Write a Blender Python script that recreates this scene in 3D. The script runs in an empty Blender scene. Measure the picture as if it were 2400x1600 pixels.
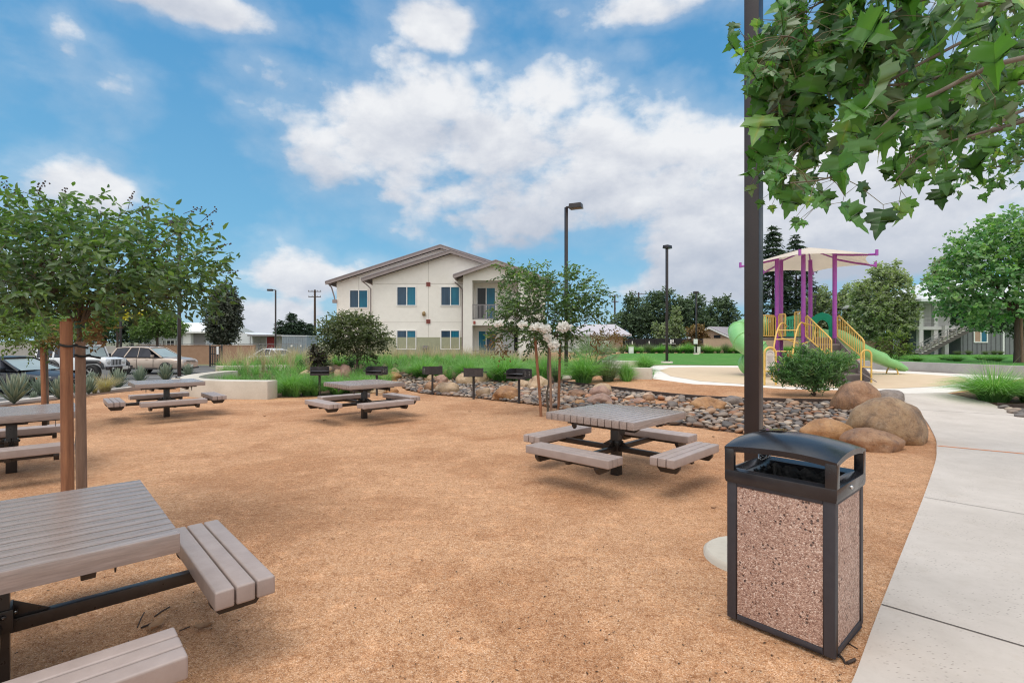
import bpy, bmesh, math, random
import numpy as np
from mathutils import Vector, Matrix, noise as mnoise
R = math.radians
scene = bpy.context.scene
col = scene.collection
rng = np.random.default_rng(7)
random.seed(7)

# ------------------------------------------------------------------ survey of the place
F, VH, CH = 1190.0, 799.0, 1.61          # focal length (px of the 2400 px photo), horizon row, eye height

def sm(t):
    t = min(1.0, max(0.0, t)); return t * t * (3 - 2 * t)

def h(x, y):
    """ground height: lot on the left lies low, the playground side rises, a planted mound by the flats"""
    z = 0.42 * sm((y - 8) / 10) * sm((x + 2) / 6)
    z += -0.45 * sm((-x - 12.5) / 4)
    z += 0.55 * sm((y - 16.5) / 7) * sm((32 - y) / 5) * sm((x + 16) / 5) * sm((2 - x) / 4)
    return z

def gp(u, v):
    """point of the ground seen at photo pixel (u, v)"""
    y = F * CH / (v - VH)
    for _ in range(80):
        y = 0.5 * y + 0.5 * F * (CH - h((u - 1200) * y / F, y)) / (v - VH)
    x = (u - 1200) * y / F
    return (x, y, h(x, y))

def at(u, v, y):
    """point at depth y seen at photo pixel (u, v)"""
    return ((u - 1200) * y / F, y, CH - (v - VH) * y / F)

# ------------------------------------------------------------------ object helpers
def tag(o, label=None, cat=None, group=None, kind=None):
    if label: o['label'] = label
    if cat: o['category'] = cat
    if group: o['group'] = group
    if kind: o['kind'] = kind
    return o

def thing(name, label, cat, loc=(0, 0, 0), rz=0.0, group=None):
    o = bpy.data.objects.new(name, None); col.objects.link(o)
    o.empty_display_size = 0.1
    o.location = loc; o.rotation_euler = (0, 0, rz)
    return tag(o, label, cat, group)

def copy_tree(o, loc, rz=0.0, label=None, scale=None):
    def rec(s, parent):
        c = s.copy(); col.objects.link(c); c.parent = parent
        for ch in list(s.children): rec(ch, c)
        return c
    c = rec(o, None)
    c.location = loc; c.rotation_euler = (0, 0, rz)
    if scale: c.scale = (scale,) * 3
    if label: c['label'] = label
    return c

def link(name, me, parent=None, loc=None):
    o = bpy.data.objects.new(name, me); col.objects.link(o)
    if parent: o.parent = parent
    if loc: o.location = loc
    return o

class MB:
    """collects shapes, then links them as ONE mesh object"""
    def __init__(s): s.v = []; s.f = []; s.mi = []; s.sm = []
    def add(s, vs, fs, mi=0, smooth=False, M=None):
        b = len(s.v)
        s.v += [tuple(M @ Vector(p)) if M else tuple(p) for p in vs]
        s.f += [tuple(i + b for i in f) for f in fs]
        s.mi += [mi] * len(fs); s.sm += [smooth] * len(fs)
        return s
    def box(s, c, d, rz=0, mi=0, M=None, taper=1.0):
        x, y, z = (q / 2 for q in d)
        vs = [(-x, -y, -z), (x, -y, -z), (x, y, -z), (-x, y, -z), (-x * taper, -y * taper, z), (x * taper, -y * taper, z), (x * taper, y * taper, z), (-x * taper, y * taper, z)]
        T = Matrix.Translation(c) @ Matrix.Rotation(rz, 4, 'Z')
        if M: T = M @ T
        return s.add(vs, [(3, 2, 1, 0), (4, 5, 6, 7), (0, 1, 5, 4), (1, 2, 6, 5), (2, 3, 7, 6), (3, 0, 4, 7)], mi, False, T)
    def bar(s, a, b, w, t, mi=0, up=(0, 0, 1)):
        a = Vector(a); b = Vector(b); d = b - a; L = d.length; d.normalize()
        upv = Vector(up); sx = d.cross(upv)
        if sx.length < 1e-4: sx = d.cross(Vector((0, 1, 0)))
        sx.normalize(); uz = sx.cross(d)
        M = Matrix(((sx.x, d.x, uz.x, (a.x + b.x) / 2), (sx.y, d.y, uz.y, (a.y + b.y) / 2), (sx.z, d.z, uz.z, (a.z + b.z) / 2), (0, 0, 0, 1)))
        return s.box((0, 0, 0), (w, L, t), 0, mi, M)
    def tube(s, pts, r, n=8, mi=0, cap=True, smooth=True):
        pts = [Vector(p) for p in pts]; k = len(pts)
        rr = r if hasattr(r, '__len__') else [r] * k
        vs = []; fs = []; prev = None
        for i, p in enumerate(pts):
            d = (pts[min(i + 1, k - 1)] - pts[max(i - 1, 0)]).normalized()
            a = prev if prev is not None else (Vector((1, 0, 0)) if abs(d.x) < .9 else Vector((0, 1, 0)))
            a = (a - d * a.dot(d)).normalized(); prev = a; b = d.cross(a)
            for j in range(n):
                t = 2 * math.pi * j / n
                vs.append(p + (a * math.cos(t) + b * math.sin(t)) * rr[i])
        for i in range(k - 1):
            for j in range(n):
                fs.append((i * n + j, i * n + (j + 1) % n, (i + 1) * n + (j + 1) % n, (i + 1) * n + j))
        s.add(vs, fs, mi, smooth)
        if cap:
            s.add(vs[:n], [tuple(range(n))[::-1]], mi); s.add(vs[-n:], [tuple(range(n))], mi)
        return s
    def lathe(s, prof, n=24, mi=0, M=None, smooth=True, cap=True):
        vs = []; fs = []
        for r, z in prof:
            for j in range(n):
                t = 2 * math.pi * j / n; vs.append((r * math.cos(t), r * math.sin(t), z))
        for i in range(len(prof) - 1):
            for j in range(n):
                fs.append((i * n + j, i * n + (j + 1) % n, (i + 1) * n + (j + 1) % n, (i + 1) * n + j))
        s.add(vs, fs, mi, smooth, M)
        if cap:
            s.add(vs[:n], [tuple(range(n))[::-1]], mi, False, M); s.add(vs[-n:], [tuple(range(n))], mi, False, M)
        return s
    def prism(s, poly, z0, z1, mi=0, M=None):
        n = len(poly)
        vs = [(p[0], p[1], z0) for p in poly] + [(p[0], p[1], z1) for p in poly]
        fs = [tuple(range(n))[::-1], tuple(range(n, 2 * n))] + [(i, (i + 1) % n, n + (i + 1) % n, n + i) for i in range(n)]
        return s.add(vs, fs, mi, False, M)
    def quad(s, a, b, c, d, mi=0): return s.add([a, b, c, d], [(0, 1, 2, 3)], mi)
    def mesh(s, name, mats, bevel=0, bseg=2, subsurf=0):
        me = bpy.data.meshes.new(name)
        me.from_pydata(s.v, [], s.f)
        for m in (mats if isinstance(mats, (list, tuple)) else [mats]): me.materials.append(m)
        me.polygons.foreach_set('material_index', s.mi); me.polygons.foreach_set('use_smooth', s.sm)
        if bevel:
            bm = bmesh.new(); bm.from_mesh(me)
            bmesh.ops.remove_doubles(bm, verts=bm.verts, dist=1e-5)
            ed = [e for e in bm.edges if len(e.link_faces) == 2 and e.calc_face_angle(0) > R(35)]
            bmesh.ops.bevel(bm, geom=ed, offset=bevel, segments=bseg, profile=.6, affect='EDGES', clamp_overlap=True)
            for f in bm.faces: f.smooth = True
            bm.to_mesh(me); bm.free()
            me.polygons.foreach_set('use_smooth', [True] * len(me.polygons))
            try: me.set_sharp_from_angle(angle=R(40))
            except Exception: pass
        me.update()
        return me
    def build(s, name, mats, parent=None, bevel=0, bseg=2, loc=None):
        return link(name, s.mesh(name, mats, bevel, bseg), parent, loc)

# ------------------------------------------------------------------ material helpers
class NT:
    def __init__(s, tree): s.t = tree; s.n = tree.nodes; s.l = tree.links
    def __call__(s, typ, _in=None, **kw):
        n = s.n.new(typ)
        for k, v in kw.items(): setattr(n, k, v)
        if _in:
            for k, v in _in.items():
                sk = n.inputs[k]
                if isinstance(v, bpy.types.NodeSocket): s.l.new(v, sk)
                elif isinstance(v, bpy.types.Node): s.l.new(v.outputs[0], sk)
                else: sk.default_value = v
        return n
    def math(s, op, a, b=0.0, c=None, clamp=False):
        n = s('ShaderNodeMath', {0: a, 1: b}, operation=op, use_clamp=clamp)
        if c is not None:
            if isinstance(c, (bpy.types.NodeSocket, bpy.types.Node)): s.l.new(c if isinstance(c, bpy.types.NodeSocket) else c.outputs[0], n.inputs[2])
            else: n.inputs[2].default_value = c
        return n
    def mix(s, fac, a, b, blend='MIX'):
        n = s('ShaderNodeMix', data_type='RGBA', blend_type=blend)
        for i, v in ((0, fac), (6, a), (7, b)):
            if isinstance(v, bpy.types.NodeSocket): s.l.new(v, n.inputs[i])
            elif isinstance(v, bpy.types.Node): s.l.new(v.outputs[0], n.inputs[i])
            else: n.inputs[i].default_value = (*v, 1) if hasattr(v, '__len__') and len(v) == 3 else v
        return n.outputs[2]
    def ramp(s, fac, stops, interp='LINEAR'):
        n = s('ShaderNodeValToRGB', {0: fac}); e = n.color_ramp.elements; n.color_ramp.interpolation = interp
        e[0].position, e[0].color = stops[0][0], (*stops[0][1], 1)
        e[1].position, e[1].color = stops[-1][0], (*stops[-1][1], 1)
        for p, c in stops[1:-1]:
            q = e.new(p); q.color = (*c, 1)
        return n.outputs[0]
    def sstep(s, v, a, b):
        n = s('ShaderNodeMapRange', {0: v, 1: a, 2: b}, interpolation_type='SMOOTHSTEP'); return n.outputs[0]

def new_mat(name):
    m = bpy.data.materials.new(name); m.use_nodes = True
    nt = NT(m.node_tree); nt.n.clear()
    out = nt('ShaderNodeOutputMaterial'); b = nt('ShaderNodeBsdfPrincipled')
    nt.l.new(b.outputs[0], out.inputs[0])
    return m, nt, b, out

def coords(nt, kind='Object', rnd=True):
    tc = nt('ShaderNodeTexCoord').outputs[kind]
    if not rnd: return tc
    oi = nt('ShaderNodeObjectInfo').outputs['Random']
    off = nt('ShaderNodeVectorMath', {0: (13.1, 7.7, 5.3), 3: nt.math('MULTIPLY', oi, 9.0)}, operation='SCALE')
    return nt('ShaderNodeVectorMath', {0: tc, 1: off}, operation='ADD').outputs[0]

def mat(name, c1, c2=None, scale=5, rough=.6, bump=0., bscale=None, metal=0., detail=5, stretch=None, rvar=.12, spec=.5, coat=0., grime=None, gscale=1.2):
    m, nt, b, out = new_mat(name)
    co = coords(nt)
    if stretch: co = nt('ShaderNodeMapping', {0: co, 3: stretch}).outputs[0]
    c2 = c2 or tuple(min(1, q * .78) for q in c1)
    nz = nt('ShaderNodeTexNoise', {'Vector': co, 'Scale': scale, 'Detail': detail, 'Roughness': .62})
    c = nt.ramp(nz.outputs[0], [(.3, c2), (.7, c1)])
    ob = nt.math('MULTIPLY_ADD', nt('ShaderNodeObjectInfo').outputs['Random'], .16, .92)
    c = nt.mix(1.0, c, nt('ShaderNodeCombineXYZ', {0: ob, 1: ob, 2: ob}).outputs[0], 'MULTIPLY')
    if grime:
        gn = nt('ShaderNodeTexNoise', {'Vector': co, 'Scale': gscale, 'Detail': 8, 'Roughness': .7})
        c = nt.mix(nt.math('MULTIPLY', nt.sstep(gn.outputs[0], .5, .72), .6), c, grime)
    nt.l.new(c, b.inputs['Base Color'])
    n2 = nt('ShaderNodeTexNoise', {'Vector': co, 'Scale': scale * 1.7, 'Detail': 3})
    r = nt.math('MULTIPLY_ADD', n2.outputs[0], rvar * 2, rough - rvar)
    nt.l.new(r.outputs[0], b.inputs['Roughness'])
    b.inputs['Metallic'].default_value = metal; b.inputs['Specular IOR Level'].default_value = spec
    b.inputs['Coat Weight'].default_value = coat; b.inputs['Coat Roughness'].default_value = .06
    if bump:
        n3 = nt('ShaderNodeTexNoise', {'Vector': co, 'Scale': bscale or scale * 4, 'Detail': 6, 'Roughness': .65})
        bp = nt('ShaderNodeBump', {'Height': n3.outputs[0], 'Strength': bump, 'Distance': .02})
        nt.l.new(bp.outputs[0], b.inputs['Normal'])
    return m

def leaf_mat(name, stops, trans=.35, rough=.45, back=None, spec=.4, tint=(1.5, 1.7, .6)):
    """foliage: colour from the per-leaf 'shade' value, some light passes through"""
    m, nt, b, out = new_mat(name)
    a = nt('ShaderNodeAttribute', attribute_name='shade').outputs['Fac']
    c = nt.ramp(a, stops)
    cf = c
    if back:
        g = nt('ShaderNodeNewGeometry').outputs['Backfacing']
        cf = nt.mix(nt.math('MULTIPLY', g, .75), c, back)
    nt.l.new(cf, b.inputs['Base Color'])
    b.inputs['Roughness'].default_value = rough; b.inputs['Specular IOR Level'].default_value = spec
    tr = nt('ShaderNodeBsdfTranslucent', {0: nt.mix(1.0, c, tint, 'MULTIPLY')})
    mx = nt('ShaderNodeMixShader', {0: trans, 1: b.outputs[0], 2: tr.outputs[0]})
    nt.l.new(mx.outputs[0], out.inputs[0])
    return m

# ------------------------------------------------------------------ camera
cam_d = bpy.data.cameras.new('camera'); cam = bpy.data.objects.new('camera', cam_d); col.objects.link(cam)
cam_d.sensor_width = 36.0; cam_d.lens = 36.0 * F / 2400; cam_d.clip_start = .05; cam_d.clip_end = 3000
cam.location = (0, 0, CH); cam.rotation_euler = (R(90), 0, 0)
scene.camera = cam
scene.view_settings.view_transform = 'Standard'; scene.view_settings.look = 'None'
scene.view_settings.exposure = 0; scene.view_settings.gamma = 1
scene.cycles.filter_width = 1.15
scene.cycles.max_bounces = 6; scene.cycles.transparent_max_bounces = 6

# ------------------------------------------------------------------ light and sky
SUN_EL, SUN_AZ = 68.0, -138.0             # degrees; azimuth measured from +y towards +x
sd = Vector((math.sin(R(SUN_AZ)) * math.cos(R(SUN_EL)), math.cos(R(SUN_AZ)) * math.cos(R(SUN_EL)), math.sin(R(SUN_EL))))
sun_d = bpy.data.lights.new('sun', 'SUN'); sun_d.energy = 1.35; sun_d.angle = R(28); sun_d.color = (1, .95, .87)
sun = bpy.data.objects.new('sun', sun_d); col.objects.link(sun)
sun.rotation_euler = sd.to_track_quat('Z', 'Y').to_euler(); sun.location = (-6, -4, 12)

def build_world():
    w = bpy.data.worlds.new('World'); scene.world = w; w.use_nodes = True
    nt = NT(w.node_tree); nt.n.clear()
    out = nt('ShaderNodeOutputWorld'); bg = nt('ShaderNodeBackground', {1: 0.1})
    nt.l.new(bg.outputs[0], out.inputs[0])
    sky = nt('ShaderNodeTexSky', sky_type='NISHITA', sun_disc=False)
    sky.sun_elevation = R(SUN_EL); sky.sun_rotation = R(SUN_AZ); sky.air_density = 1.0; sky.dust_density = .6; sky.ozone_density = 1.6
    d = nt('ShaderNodeTexCoord').outputs['Generated']
    sp = nt('ShaderNodeSeparateXYZ', {0: d})
    az = nt.math('ARCTAN2', sp.outputs[0], sp.outputs[1])
    el = nt.math('ARCSINE', sp.outputs[2])
    # noise that breaks the cloud outlines up; two scales
    dz = nt('ShaderNodeMapping', {0: d, 3: (1, 1, 1.5)}).outputs[0]
    n1 = nt('ShaderNodeTexNoise', {'Vector': dz, 'Scale': 4.2, 'Detail': 10, 'Roughness': .6, 'Distortion': .08})
    n2 = nt('ShaderNodeTexNoise', {'Vector': dz, 'Scale': 2.0, 'Detail': 4, 'Roughness': .5})
    # banks of cloud: photo bearing (u, v), half widths, weight
    blobs = [(1180, 330, 470, 130, 1.0), (950, 250, 260, 80, .85), (1330, 230, 260, 100, .9), (1480, 420, 420, 150, 1.), (1950, 480, 600, 230, 1.3), (2250, 250, 460, 260, 1.0), (1750, 560, 300, 90, .9), (2250, 580, 340, 90, 1.0), (1250, 510, 340, 60, .85),
             (1150, 450, 330, 90, .8), (790, 400, 110, 60, .62), (210, 450, 150, 75, .95), (480, 20, 260, 50, 1.), (150, 60, 60, 60, .6), (1040, 50, 130, 60, .95), (650, 165, 120, 50, .8), (870, 115, 140, 60, .6), (1130, 170, 80, 40, .5),
             (700, 645, 220, 55, 1.1), (600, 745, 200, 60, 1.0), (1660, 665, 240, 70, 1.1), (1520, 20, 260, 50, .9), (1240, 560, 300, 40, .55), (1460, 130, 110, 40, .6),
             (-400, 200, 300, 120, 1.), (-900, 500, 500, 200, 1.), (30, 640, 260, 90, .8), (3300, 300, 900, 500, 1.)]
    acc = None; base = None
    for u, v, ru, rv, wt in blobs:
        a0 = math.atan((u - 1200) / F); e0 = math.atan((VH - v) / F * math.cos(a0))
        ra = 1.12 * ru / F * math.cos(a0) ** 2; re = 1.12 * rv / F * math.cos(a0) * math.cos(e0)
        ta = nt.math('MULTIPLY_ADD', az, 1 / ra, -a0 / ra); te = nt.math('MULTIPLY_ADD', el, 1 / re, -e0 / re)
        s = nt.math('ADD', nt.math('MULTIPLY', ta, ta), nt.math('MULTIPLY', te, te))
        g = nt.math('MULTIPLY', nt.math('EXPONENT', nt.math('MULTIPLY', s, -1.15)), wt)
        lo = nt.math('MULTIPLY', g, nt.math('MULTIPLY', te, -1.))     # >0 in the lower half of the bank
        acc = g if acc is None else nt.math('MAXIMUM', acc, g)
        base = lo if base is None else nt.math('ADD', base, lo)
    # overhead and behind: broken cloud
    ov = nt.math('MULTIPLY', nt.sstep(el, .75, 1.1), .75)
    bh = nt.math('MULTIPLY', nt.sstep(nt.math('MULTIPLY', sp.outputs[1], -1.), -.25, .3), .62)
    acc = nt.math('MAXIMUM', acc, nt.math('MAXIMUM', ov, bh))
    vb = nt('ShaderNodeTexVoronoi', {'Vector': nt('ShaderNodeVectorMath', {0: dz, 1: nt('ShaderNodeVectorMath', {0: n1.outputs['Color'], 3: .10}, operation='SCALE').outputs[0]}, operation='ADD').outputs[0], 'Scale': 7.5, 'Detail': 2.5, 'Roughness': .55, 'Lacunarity': 2.2}, feature='F1')
    dens = nt.math('ADD', acc, nt.math('MULTIPLY_ADD', n1.outputs[0], 1.8, -.9))
    dens = nt.math('ADD', dens, nt.math('MULTIPLY_ADD', vb.outputs['Distance'], -.5, VO))
    dens = nt.math('ADD', dens, nt.math('MULTIPLY_ADD', n2.outputs[0], 1.3, -.65))
    alpha = nt.sstep(dens, .26, .86)
    alpha = nt.math('MAXIMUM', alpha, nt.math('MULTIPLY', nt.sstep(dens, -.2, .6), .26))
    haze = nt.math('MULTIPLY', nt.sstep(el, .22, -.02), .42)
    alpha = nt.math('MAXIMUM', alpha, haze)
    # cloud body: bright tops, grey undersides, mottled
    dn = nt('ShaderNodeVectorMath', {0: dz, 1: (0, 0, .045)}, operation='ADD').outputs[0]
    n3 = nt('ShaderNodeTexNoise', {'Vector': dn, 'Scale': 4.2, 'Detail': 6, 'Roughness': .55, 'Distortion': .15})
    relief = nt.math('SUBTRACT', n1.outputs[0], n3.outputs[0])
    lit = nt.math('ADD', nt.math('MULTIPLY_ADD', relief, 2.6, .62), nt.math('MULTIPLY', base, -.55))
    lit = nt.math('SUBTRACT', lit, nt.math('MULTIPLY', nt.sstep(dens, .9, 1.7), .16), clamp=True)
    ccol = nt.ramp(lit, [(.0, (4.9, 5.4, 6.4)), (.45, (6.6, 6.9, 7.6)), (1., (8.95, 9.05, 9.25))])
    blue = nt.mix(1.0, sky.outputs[0], SKY_TINT, 'MULTIPLY')
    low = nt.mix(nt.sstep(el, .62, .0), (1.0, 3.5, 6.7), (2.7, 5.6, 7.9))
    low = nt.mix(.75, blue, low)
    # unseen cover overhead and behind the viewer, brightened to lift the fill light
    bhd = nt.sstep(nt.math('MULTIPLY', sp.outputs[1], -1.), -.1, .35); zen = nt.sstep(el, .66, 1.12)
    up = nt.math('MAXIMUM', zen, bhd)
    ccol = nt.mix(bhd, ccol, (14.6, 14.3, 13.8)); ccol = nt.mix(zen, ccol, (22.0, 21.6, 20.9))
    alpha = nt.math('MAXIMUM', alpha, nt.math('MULTIPLY', up, nt.math('MULTIPLY_ADD', n1.outputs[0], .5, .6, True)))
    c = nt.mix(nt.math('MULTIPLY', alpha, .97, 0, True), low, ccol)
    nt.l.new(c, bg.inputs[0])
    try: w.cycles.sampling_method = 'MANUAL'; w.cycles.sample_map_resolution = 512
    except Exception: pass
VO = .46
SKY_TINT = (.36, 1.08, 1.30)
build_world()
# ------------------------------------------------------------------ ground materials
def ground_mat():
    m, nt, b, out = new_mat('decomposed_granite')
    co = coords(nt, 'Object', False)
    v1 = nt('ShaderNodeTexVoronoi', {'Vector': co, 'Scale': 210.0, 'Randomness': 1.0})
    v2 = nt('ShaderNodeTexVoronoi', {'Vector': co, 'Scale': 95.0, 'Randomness': 1.0})
    g1 = nt.ramp(nt('ShaderNodeSeparateColor', {0: v1.outputs['Color']}).outputs[0], [(0, (.20, .085, .04)), (.25, (.46, .225, .10)), (.6, (.60, .325, .165)), (.86, (.70, .43, .245)), (1, (.88, .68, .50))])
    g2 = nt.ramp(nt('ShaderNodeSeparateColor', {0: v2.outputs['Color']}).outputs[1], [(0, (.36, .17, .07)), (.5, (.57, .30, .145)), (1, (.72, .46, .275))])
    c = nt.mix(.35, g1, g2)
    n1 = nt('ShaderNodeTexNoise', {'Vector': co, 'Scale': .55, 'Detail': 7, 'Roughness': .62})
    n2 = nt('ShaderNodeTexNoise', {'Vector': co, 'Scale': 5.0, 'Detail': 6, 'Roughness': .7})
    n3 = nt('ShaderNodeTexNoise', {'Vector': co, 'Scale': 26.0, 'Detail': 4, 'Roughness': .7})
    c = nt.mix(nt.math('MULTIPLY', nt.sstep(n1.outputs[0], .44, .60), .75), c, nt.mix(1.0, c, (.75, .67, .61), 'MULTIPLY'))
    n5 = nt('ShaderNodeTexNoise', {'Vector': nt('ShaderNodeMapping', {0: co, 3: (1, 2.2, 1)}).outputs[0], 'Scale': 1.7, 'Detail': 8, 'Roughness': .72})
    c = nt.mix(nt.math('MULTIPLY', nt.sstep(n5.outputs[0], .52, .70), .55), c, nt.mix(1.0, c, (.70, .60, .53), 'MULTIPLY'))
    c = nt.mix(nt.math('MULTIPLY', nt.sstep(n2.outputs[0], .48, .68), .8), c, nt.mix(1.0, c, (1.28, 1.27, 1.26), 'MULTIPLY'))
    c = nt.mix(nt.math('MULTIPLY', nt.sstep(n3.outputs[0], .50, .66), .75), c, nt.mix(1.0, c, (.66, .58, .52), 'MULTIPLY'))
    n6 = nt('ShaderNodeTexNoise', {'Vector': co, 'Scale': 11.0, 'Detail': 5, 'Roughness': .75})
    c = nt.mix(nt.math('MULTIPLY', nt.sstep(n6.outputs[0], .50, .66), .6), c, nt.mix(1.0, c, (.70, .62, .57), 'MULTIPLY'))
    c = nt.mix(1.0, c, (.915, .925, .975), 'MULTIPLY')
    nt.l.new(c, b.inputs['Base Color']); b.inputs['Roughness'].default_value = .93; b.inputs['Specular IOR Level'].default_value = .2
    hgt = nt.math('ADD', nt.math('MULTIPLY', v1.outputs['Distance'], -.35), nt.math('MULTIPLY_ADD', n3.outputs[0], .9, nt.math('MULTIPLY', n2.outputs[0], 1.6)))
    bp = nt('ShaderNodeBump', {'Height': hgt, 'Strength': .55, 'Distance': .012})
    nt.l.new(bp.outputs[0], b.inputs['Normal'])
    return m

def concrete_mat(name, c1, c2, speck=.5, joints=False):
    m, nt, b, out = new_mat(name)
    co = coords(nt, 'Object', False)
    n1 = nt('ShaderNodeTexNoise', {'Vector': co, 'Scale': 1.1, 'Detail': 9, 'Roughness': .68})
    n2 = nt('ShaderNodeTexNoise', {'Vector': co, 'Scale': 22.0, 'Detail': 5, 'Roughness': .7})
    c = nt.ramp(n1.outputs[0], [(.3, c2), (.72, c1)])
    c = nt.mix(nt.math('MULTIPLY', nt.sstep(n2.outputs[0], .45, .8), .3), c, nt.mix(1.0, c, (.8, .78, .75), 'MULTIPLY'))
    n8 = nt('ShaderNodeTexNoise', {'Vector': co, 'Scale': 3.2, 'Detail': 8, 'Roughness': .75})
    c = nt.mix(nt.math('MULTIPLY', nt.sstep(n8.outputs[0], .54, .72), .4), c, nt.mix(1.0, c, (.82, .77, .70), 'MULTIPLY'))
    st = nt('ShaderNodeMapping', {0: co, 2: (0, 0, .7), 3: (26, 60, 30)}).outputs[0]
    v = nt('ShaderNodeTexVoronoi', {'Vector': st, 'Scale': 1.0})
    nn = nt('ShaderNodeTexNoise', {'Vector': co, 'Scale': 2.6, 'Detail': 3})
    pit = nt.math('MULTIPLY', nt.sstep(v.outputs['Distance'], .24, .12), nt.sstep(nn.outputs[0], .40, .58))
    c = nt.mix(nt.math('MULTIPLY', pit, speck), c, (.28, .24, .21))
    nt.l.new(c, b.inputs['Base Color']); b.inputs['Roughness'].default_value = .8; b.inputs['Specular IOR Level'].default_value = .3
    hg = nt.math('MULTIPLY_ADD', pit, -.8, nt.math('MULTIPLY', n2.outputs[0], .5))
    bp = nt('ShaderNodeBump', {'Height': hg, 'Strength': .35, 'Distance': .006}); nt.l.new(bp.outputs[0], b.inputs['Normal'])
    return m

M = {}
M['dg'] = ground_mat()
M['path'] = concrete_mat('pale_concrete', (.59, .525, .475), (.455, .40, .355), .85)
M['rim'] = concrete_mat('white_concrete', (.78, .73, .68), (.66, .62, .57), .3)
M['wall_conc'] = concrete_mat('board_cast_concrete', (.62, .565, .49), (.47, .42, .35), .35)
M['grey_conc'] = concrete_mat('grey_concrete', (.42, .395, .375), (.30, .28, .27), .3)
M['pad'] = mat('tan_rubber_surface', (.68, .53, .37), (.62, .47, .32), 2.0, .85, .1, 180, grime=(.55, .41, .28), gscale=.6)
M['asphalt'] = mat('asphalt', (.13, .125, .12), (.08, .078, .076), 8, .85, .2, 120)
M['soil'] = mat('mulch_soil', (.16, .085, .05), (.07, .04, .025), 14, .95, .6, 60)
M['lawn'] = mat('mown_lawn', (.115, .28, .06), (.05, .165, .03), 7, .85, .8, 60, spec=.1, grime=(.17, .27, .085), gscale=.45)
M['field'] = mat('dry_field', (.20, .20, .11), (.13, .14, .07), .3, .95)
M['table'] = mat('taupe_recycled_plank', (.345, .272, .245), (.232, .182, .162), 9, .21, .12, 60, stretch=(9, .7, 9), rvar=.1, spec=.75, grime=(.42, .36, .34), gscale=2.2)
M['plank'] = mat('taupe_bench_plank', (.39, .312, .285), (.32, .252, .228), 7, .42, .1, 90, stretch=(1, 1, 1), rvar=.08)
M['steel'] = mat('dark_brown_steel', (.028, .022, .02), (.018, .014, .013), 20, .32, .05, 60, spec=.5)
M['pole'] = mat('bronze_pole_paint', (.026, .019, .021), (.020, .0145, .016), 3, .33, .03, 80, grime=(.038, .031, .031), gscale=1.5)
M['grill'] = mat('black_grill_steel', (.045, .038, .040), (.018, .015, .016), 9, .5, .15, 50, grime=(.09, .075, .07), gscale=5)
M['bin_black'] = mat('black_bin_plastic', (.022, .023, .028), (.013, .013, .017), 5, .22, .06, 8, rvar=.14, spec=.6, grime=(.035, .035, .038), gscale=4)
M['bin_frame'] = mat('charcoal_bin_frame', (.036, .034, .042), (.028, .027, .034), 20, .5, .1, 220)
M['bag'] = mat('black_bag', (.012, .012, .014), (.006, .006, .007), 6, .2, .9, 12)
M['chrome'] = mat('bright_metal', (.6, .6, .6), (.5, .5, .5), 10, .25, 0, metal=1.)
M['edging'] = mat('dark_edging_board', (.055, .032, .024), (.03, .018, .014), 12, .7, .3, 40)
M['stake'] = mat('redwood_stake', (.33, .145, .068), (.16, .062, .030), 4, .7, .3, 30, stretch=(9, 9, .7), grime=(.14, .06, .035), gscale=3)
M['stake2'] = mat('weathered_stake', (.29, .185, .13), (.18, .105, .07), 4, .75, .35, 30, stretch=(9, 9, .7), grime=(.10, .065, .05), gscale=3)
M['bark'] = mat('pale_bark', (.40, .28, .215), (.24, .155, .115), 9, .85, .5, 22, stretch=(1, 1, .35), grime=(.12, .07, .05), gscale=7)
M['bark2'] = mat('olive_brown_bark', (.155, .13, .098), (.08, .066, .05), 9, .85, .5, 22, stretch=(1, 1, .35))
M['bark_dark'] = mat('dark_bark', (.09, .062, .048), (.045, .03, .024), 9, .9, .6, 25, stretch=(1, 1, .3))
M['rubber'] = mat('black_rubber', (.02, .02, .02), (.012, .012, .012), 20, .8)

def aggregate_mat():
    m, nt, b, out = new_mat('pink_pebble_aggregate')
    co = coords(nt)
    v = nt('ShaderNodeTexVoronoi', {'Vector': co, 'Scale': 150.0})
    ve = nt('ShaderNodeTexVoronoi', {'Vector': co, 'Scale': 150.0}, feature='DISTANCE_TO_EDGE')
    s = nt('ShaderNodeSeparateColor', {0: v.outputs['Color']})
    c = nt.ramp(s.outputs[0], [(0, (.20, .11, .08)), (.12, (.36, .215, .165)), (.5, (.50, .32, .25)), (.85, (.62, .43, .345)), (1, (.78, .62, .53))])
    c = nt.mix(nt.math('MULTIPLY', nt.sstep(ve.outputs['Distance'], .10, .02), .55), c, (.17, .09, .065))
    v2 = nt('ShaderNodeTexVoronoi', {'Vector': co, 'Scale': 46.0})
    n = nt('ShaderNodeTexNoise', {'Vector': co, 'Scale': 11.0, 'Detail': 2})
    hole = nt.math('MULTIPLY', nt.sstep(v2.outputs['Distance'], .34, .2), nt.sstep(n.outputs[0], .5, .58))
    c = nt.mix(nt.math('MULTIPLY', hole, .85), c, (.035, .02, .02))
    n4 = nt('ShaderNodeTexNoise', {'Vector': co, 'Scale': 3.0, 'Detail': 4})
    c = nt.mix(nt.math('MULTIPLY', nt.sstep(n4.outputs[0], .58, .74), .5), c, (.22, .12, .075))
    nt.l.new(c, b.inputs['Base Color']); b.inputs['Roughness'].default_value = .62
    hg = nt.math('ADD', nt.math('MULTIPLY', v.outputs['Distance'], -1.), nt.math('MULTIPLY', hole, -1.2))
    bp = nt('ShaderNodeBump', {'Height': hg, 'Strength': .8, 'Distance': .004}); nt.l.new(bp.outputs[0], b.inputs['Normal'])
    return m
M['aggregate'] = aggregate_mat()

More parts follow.
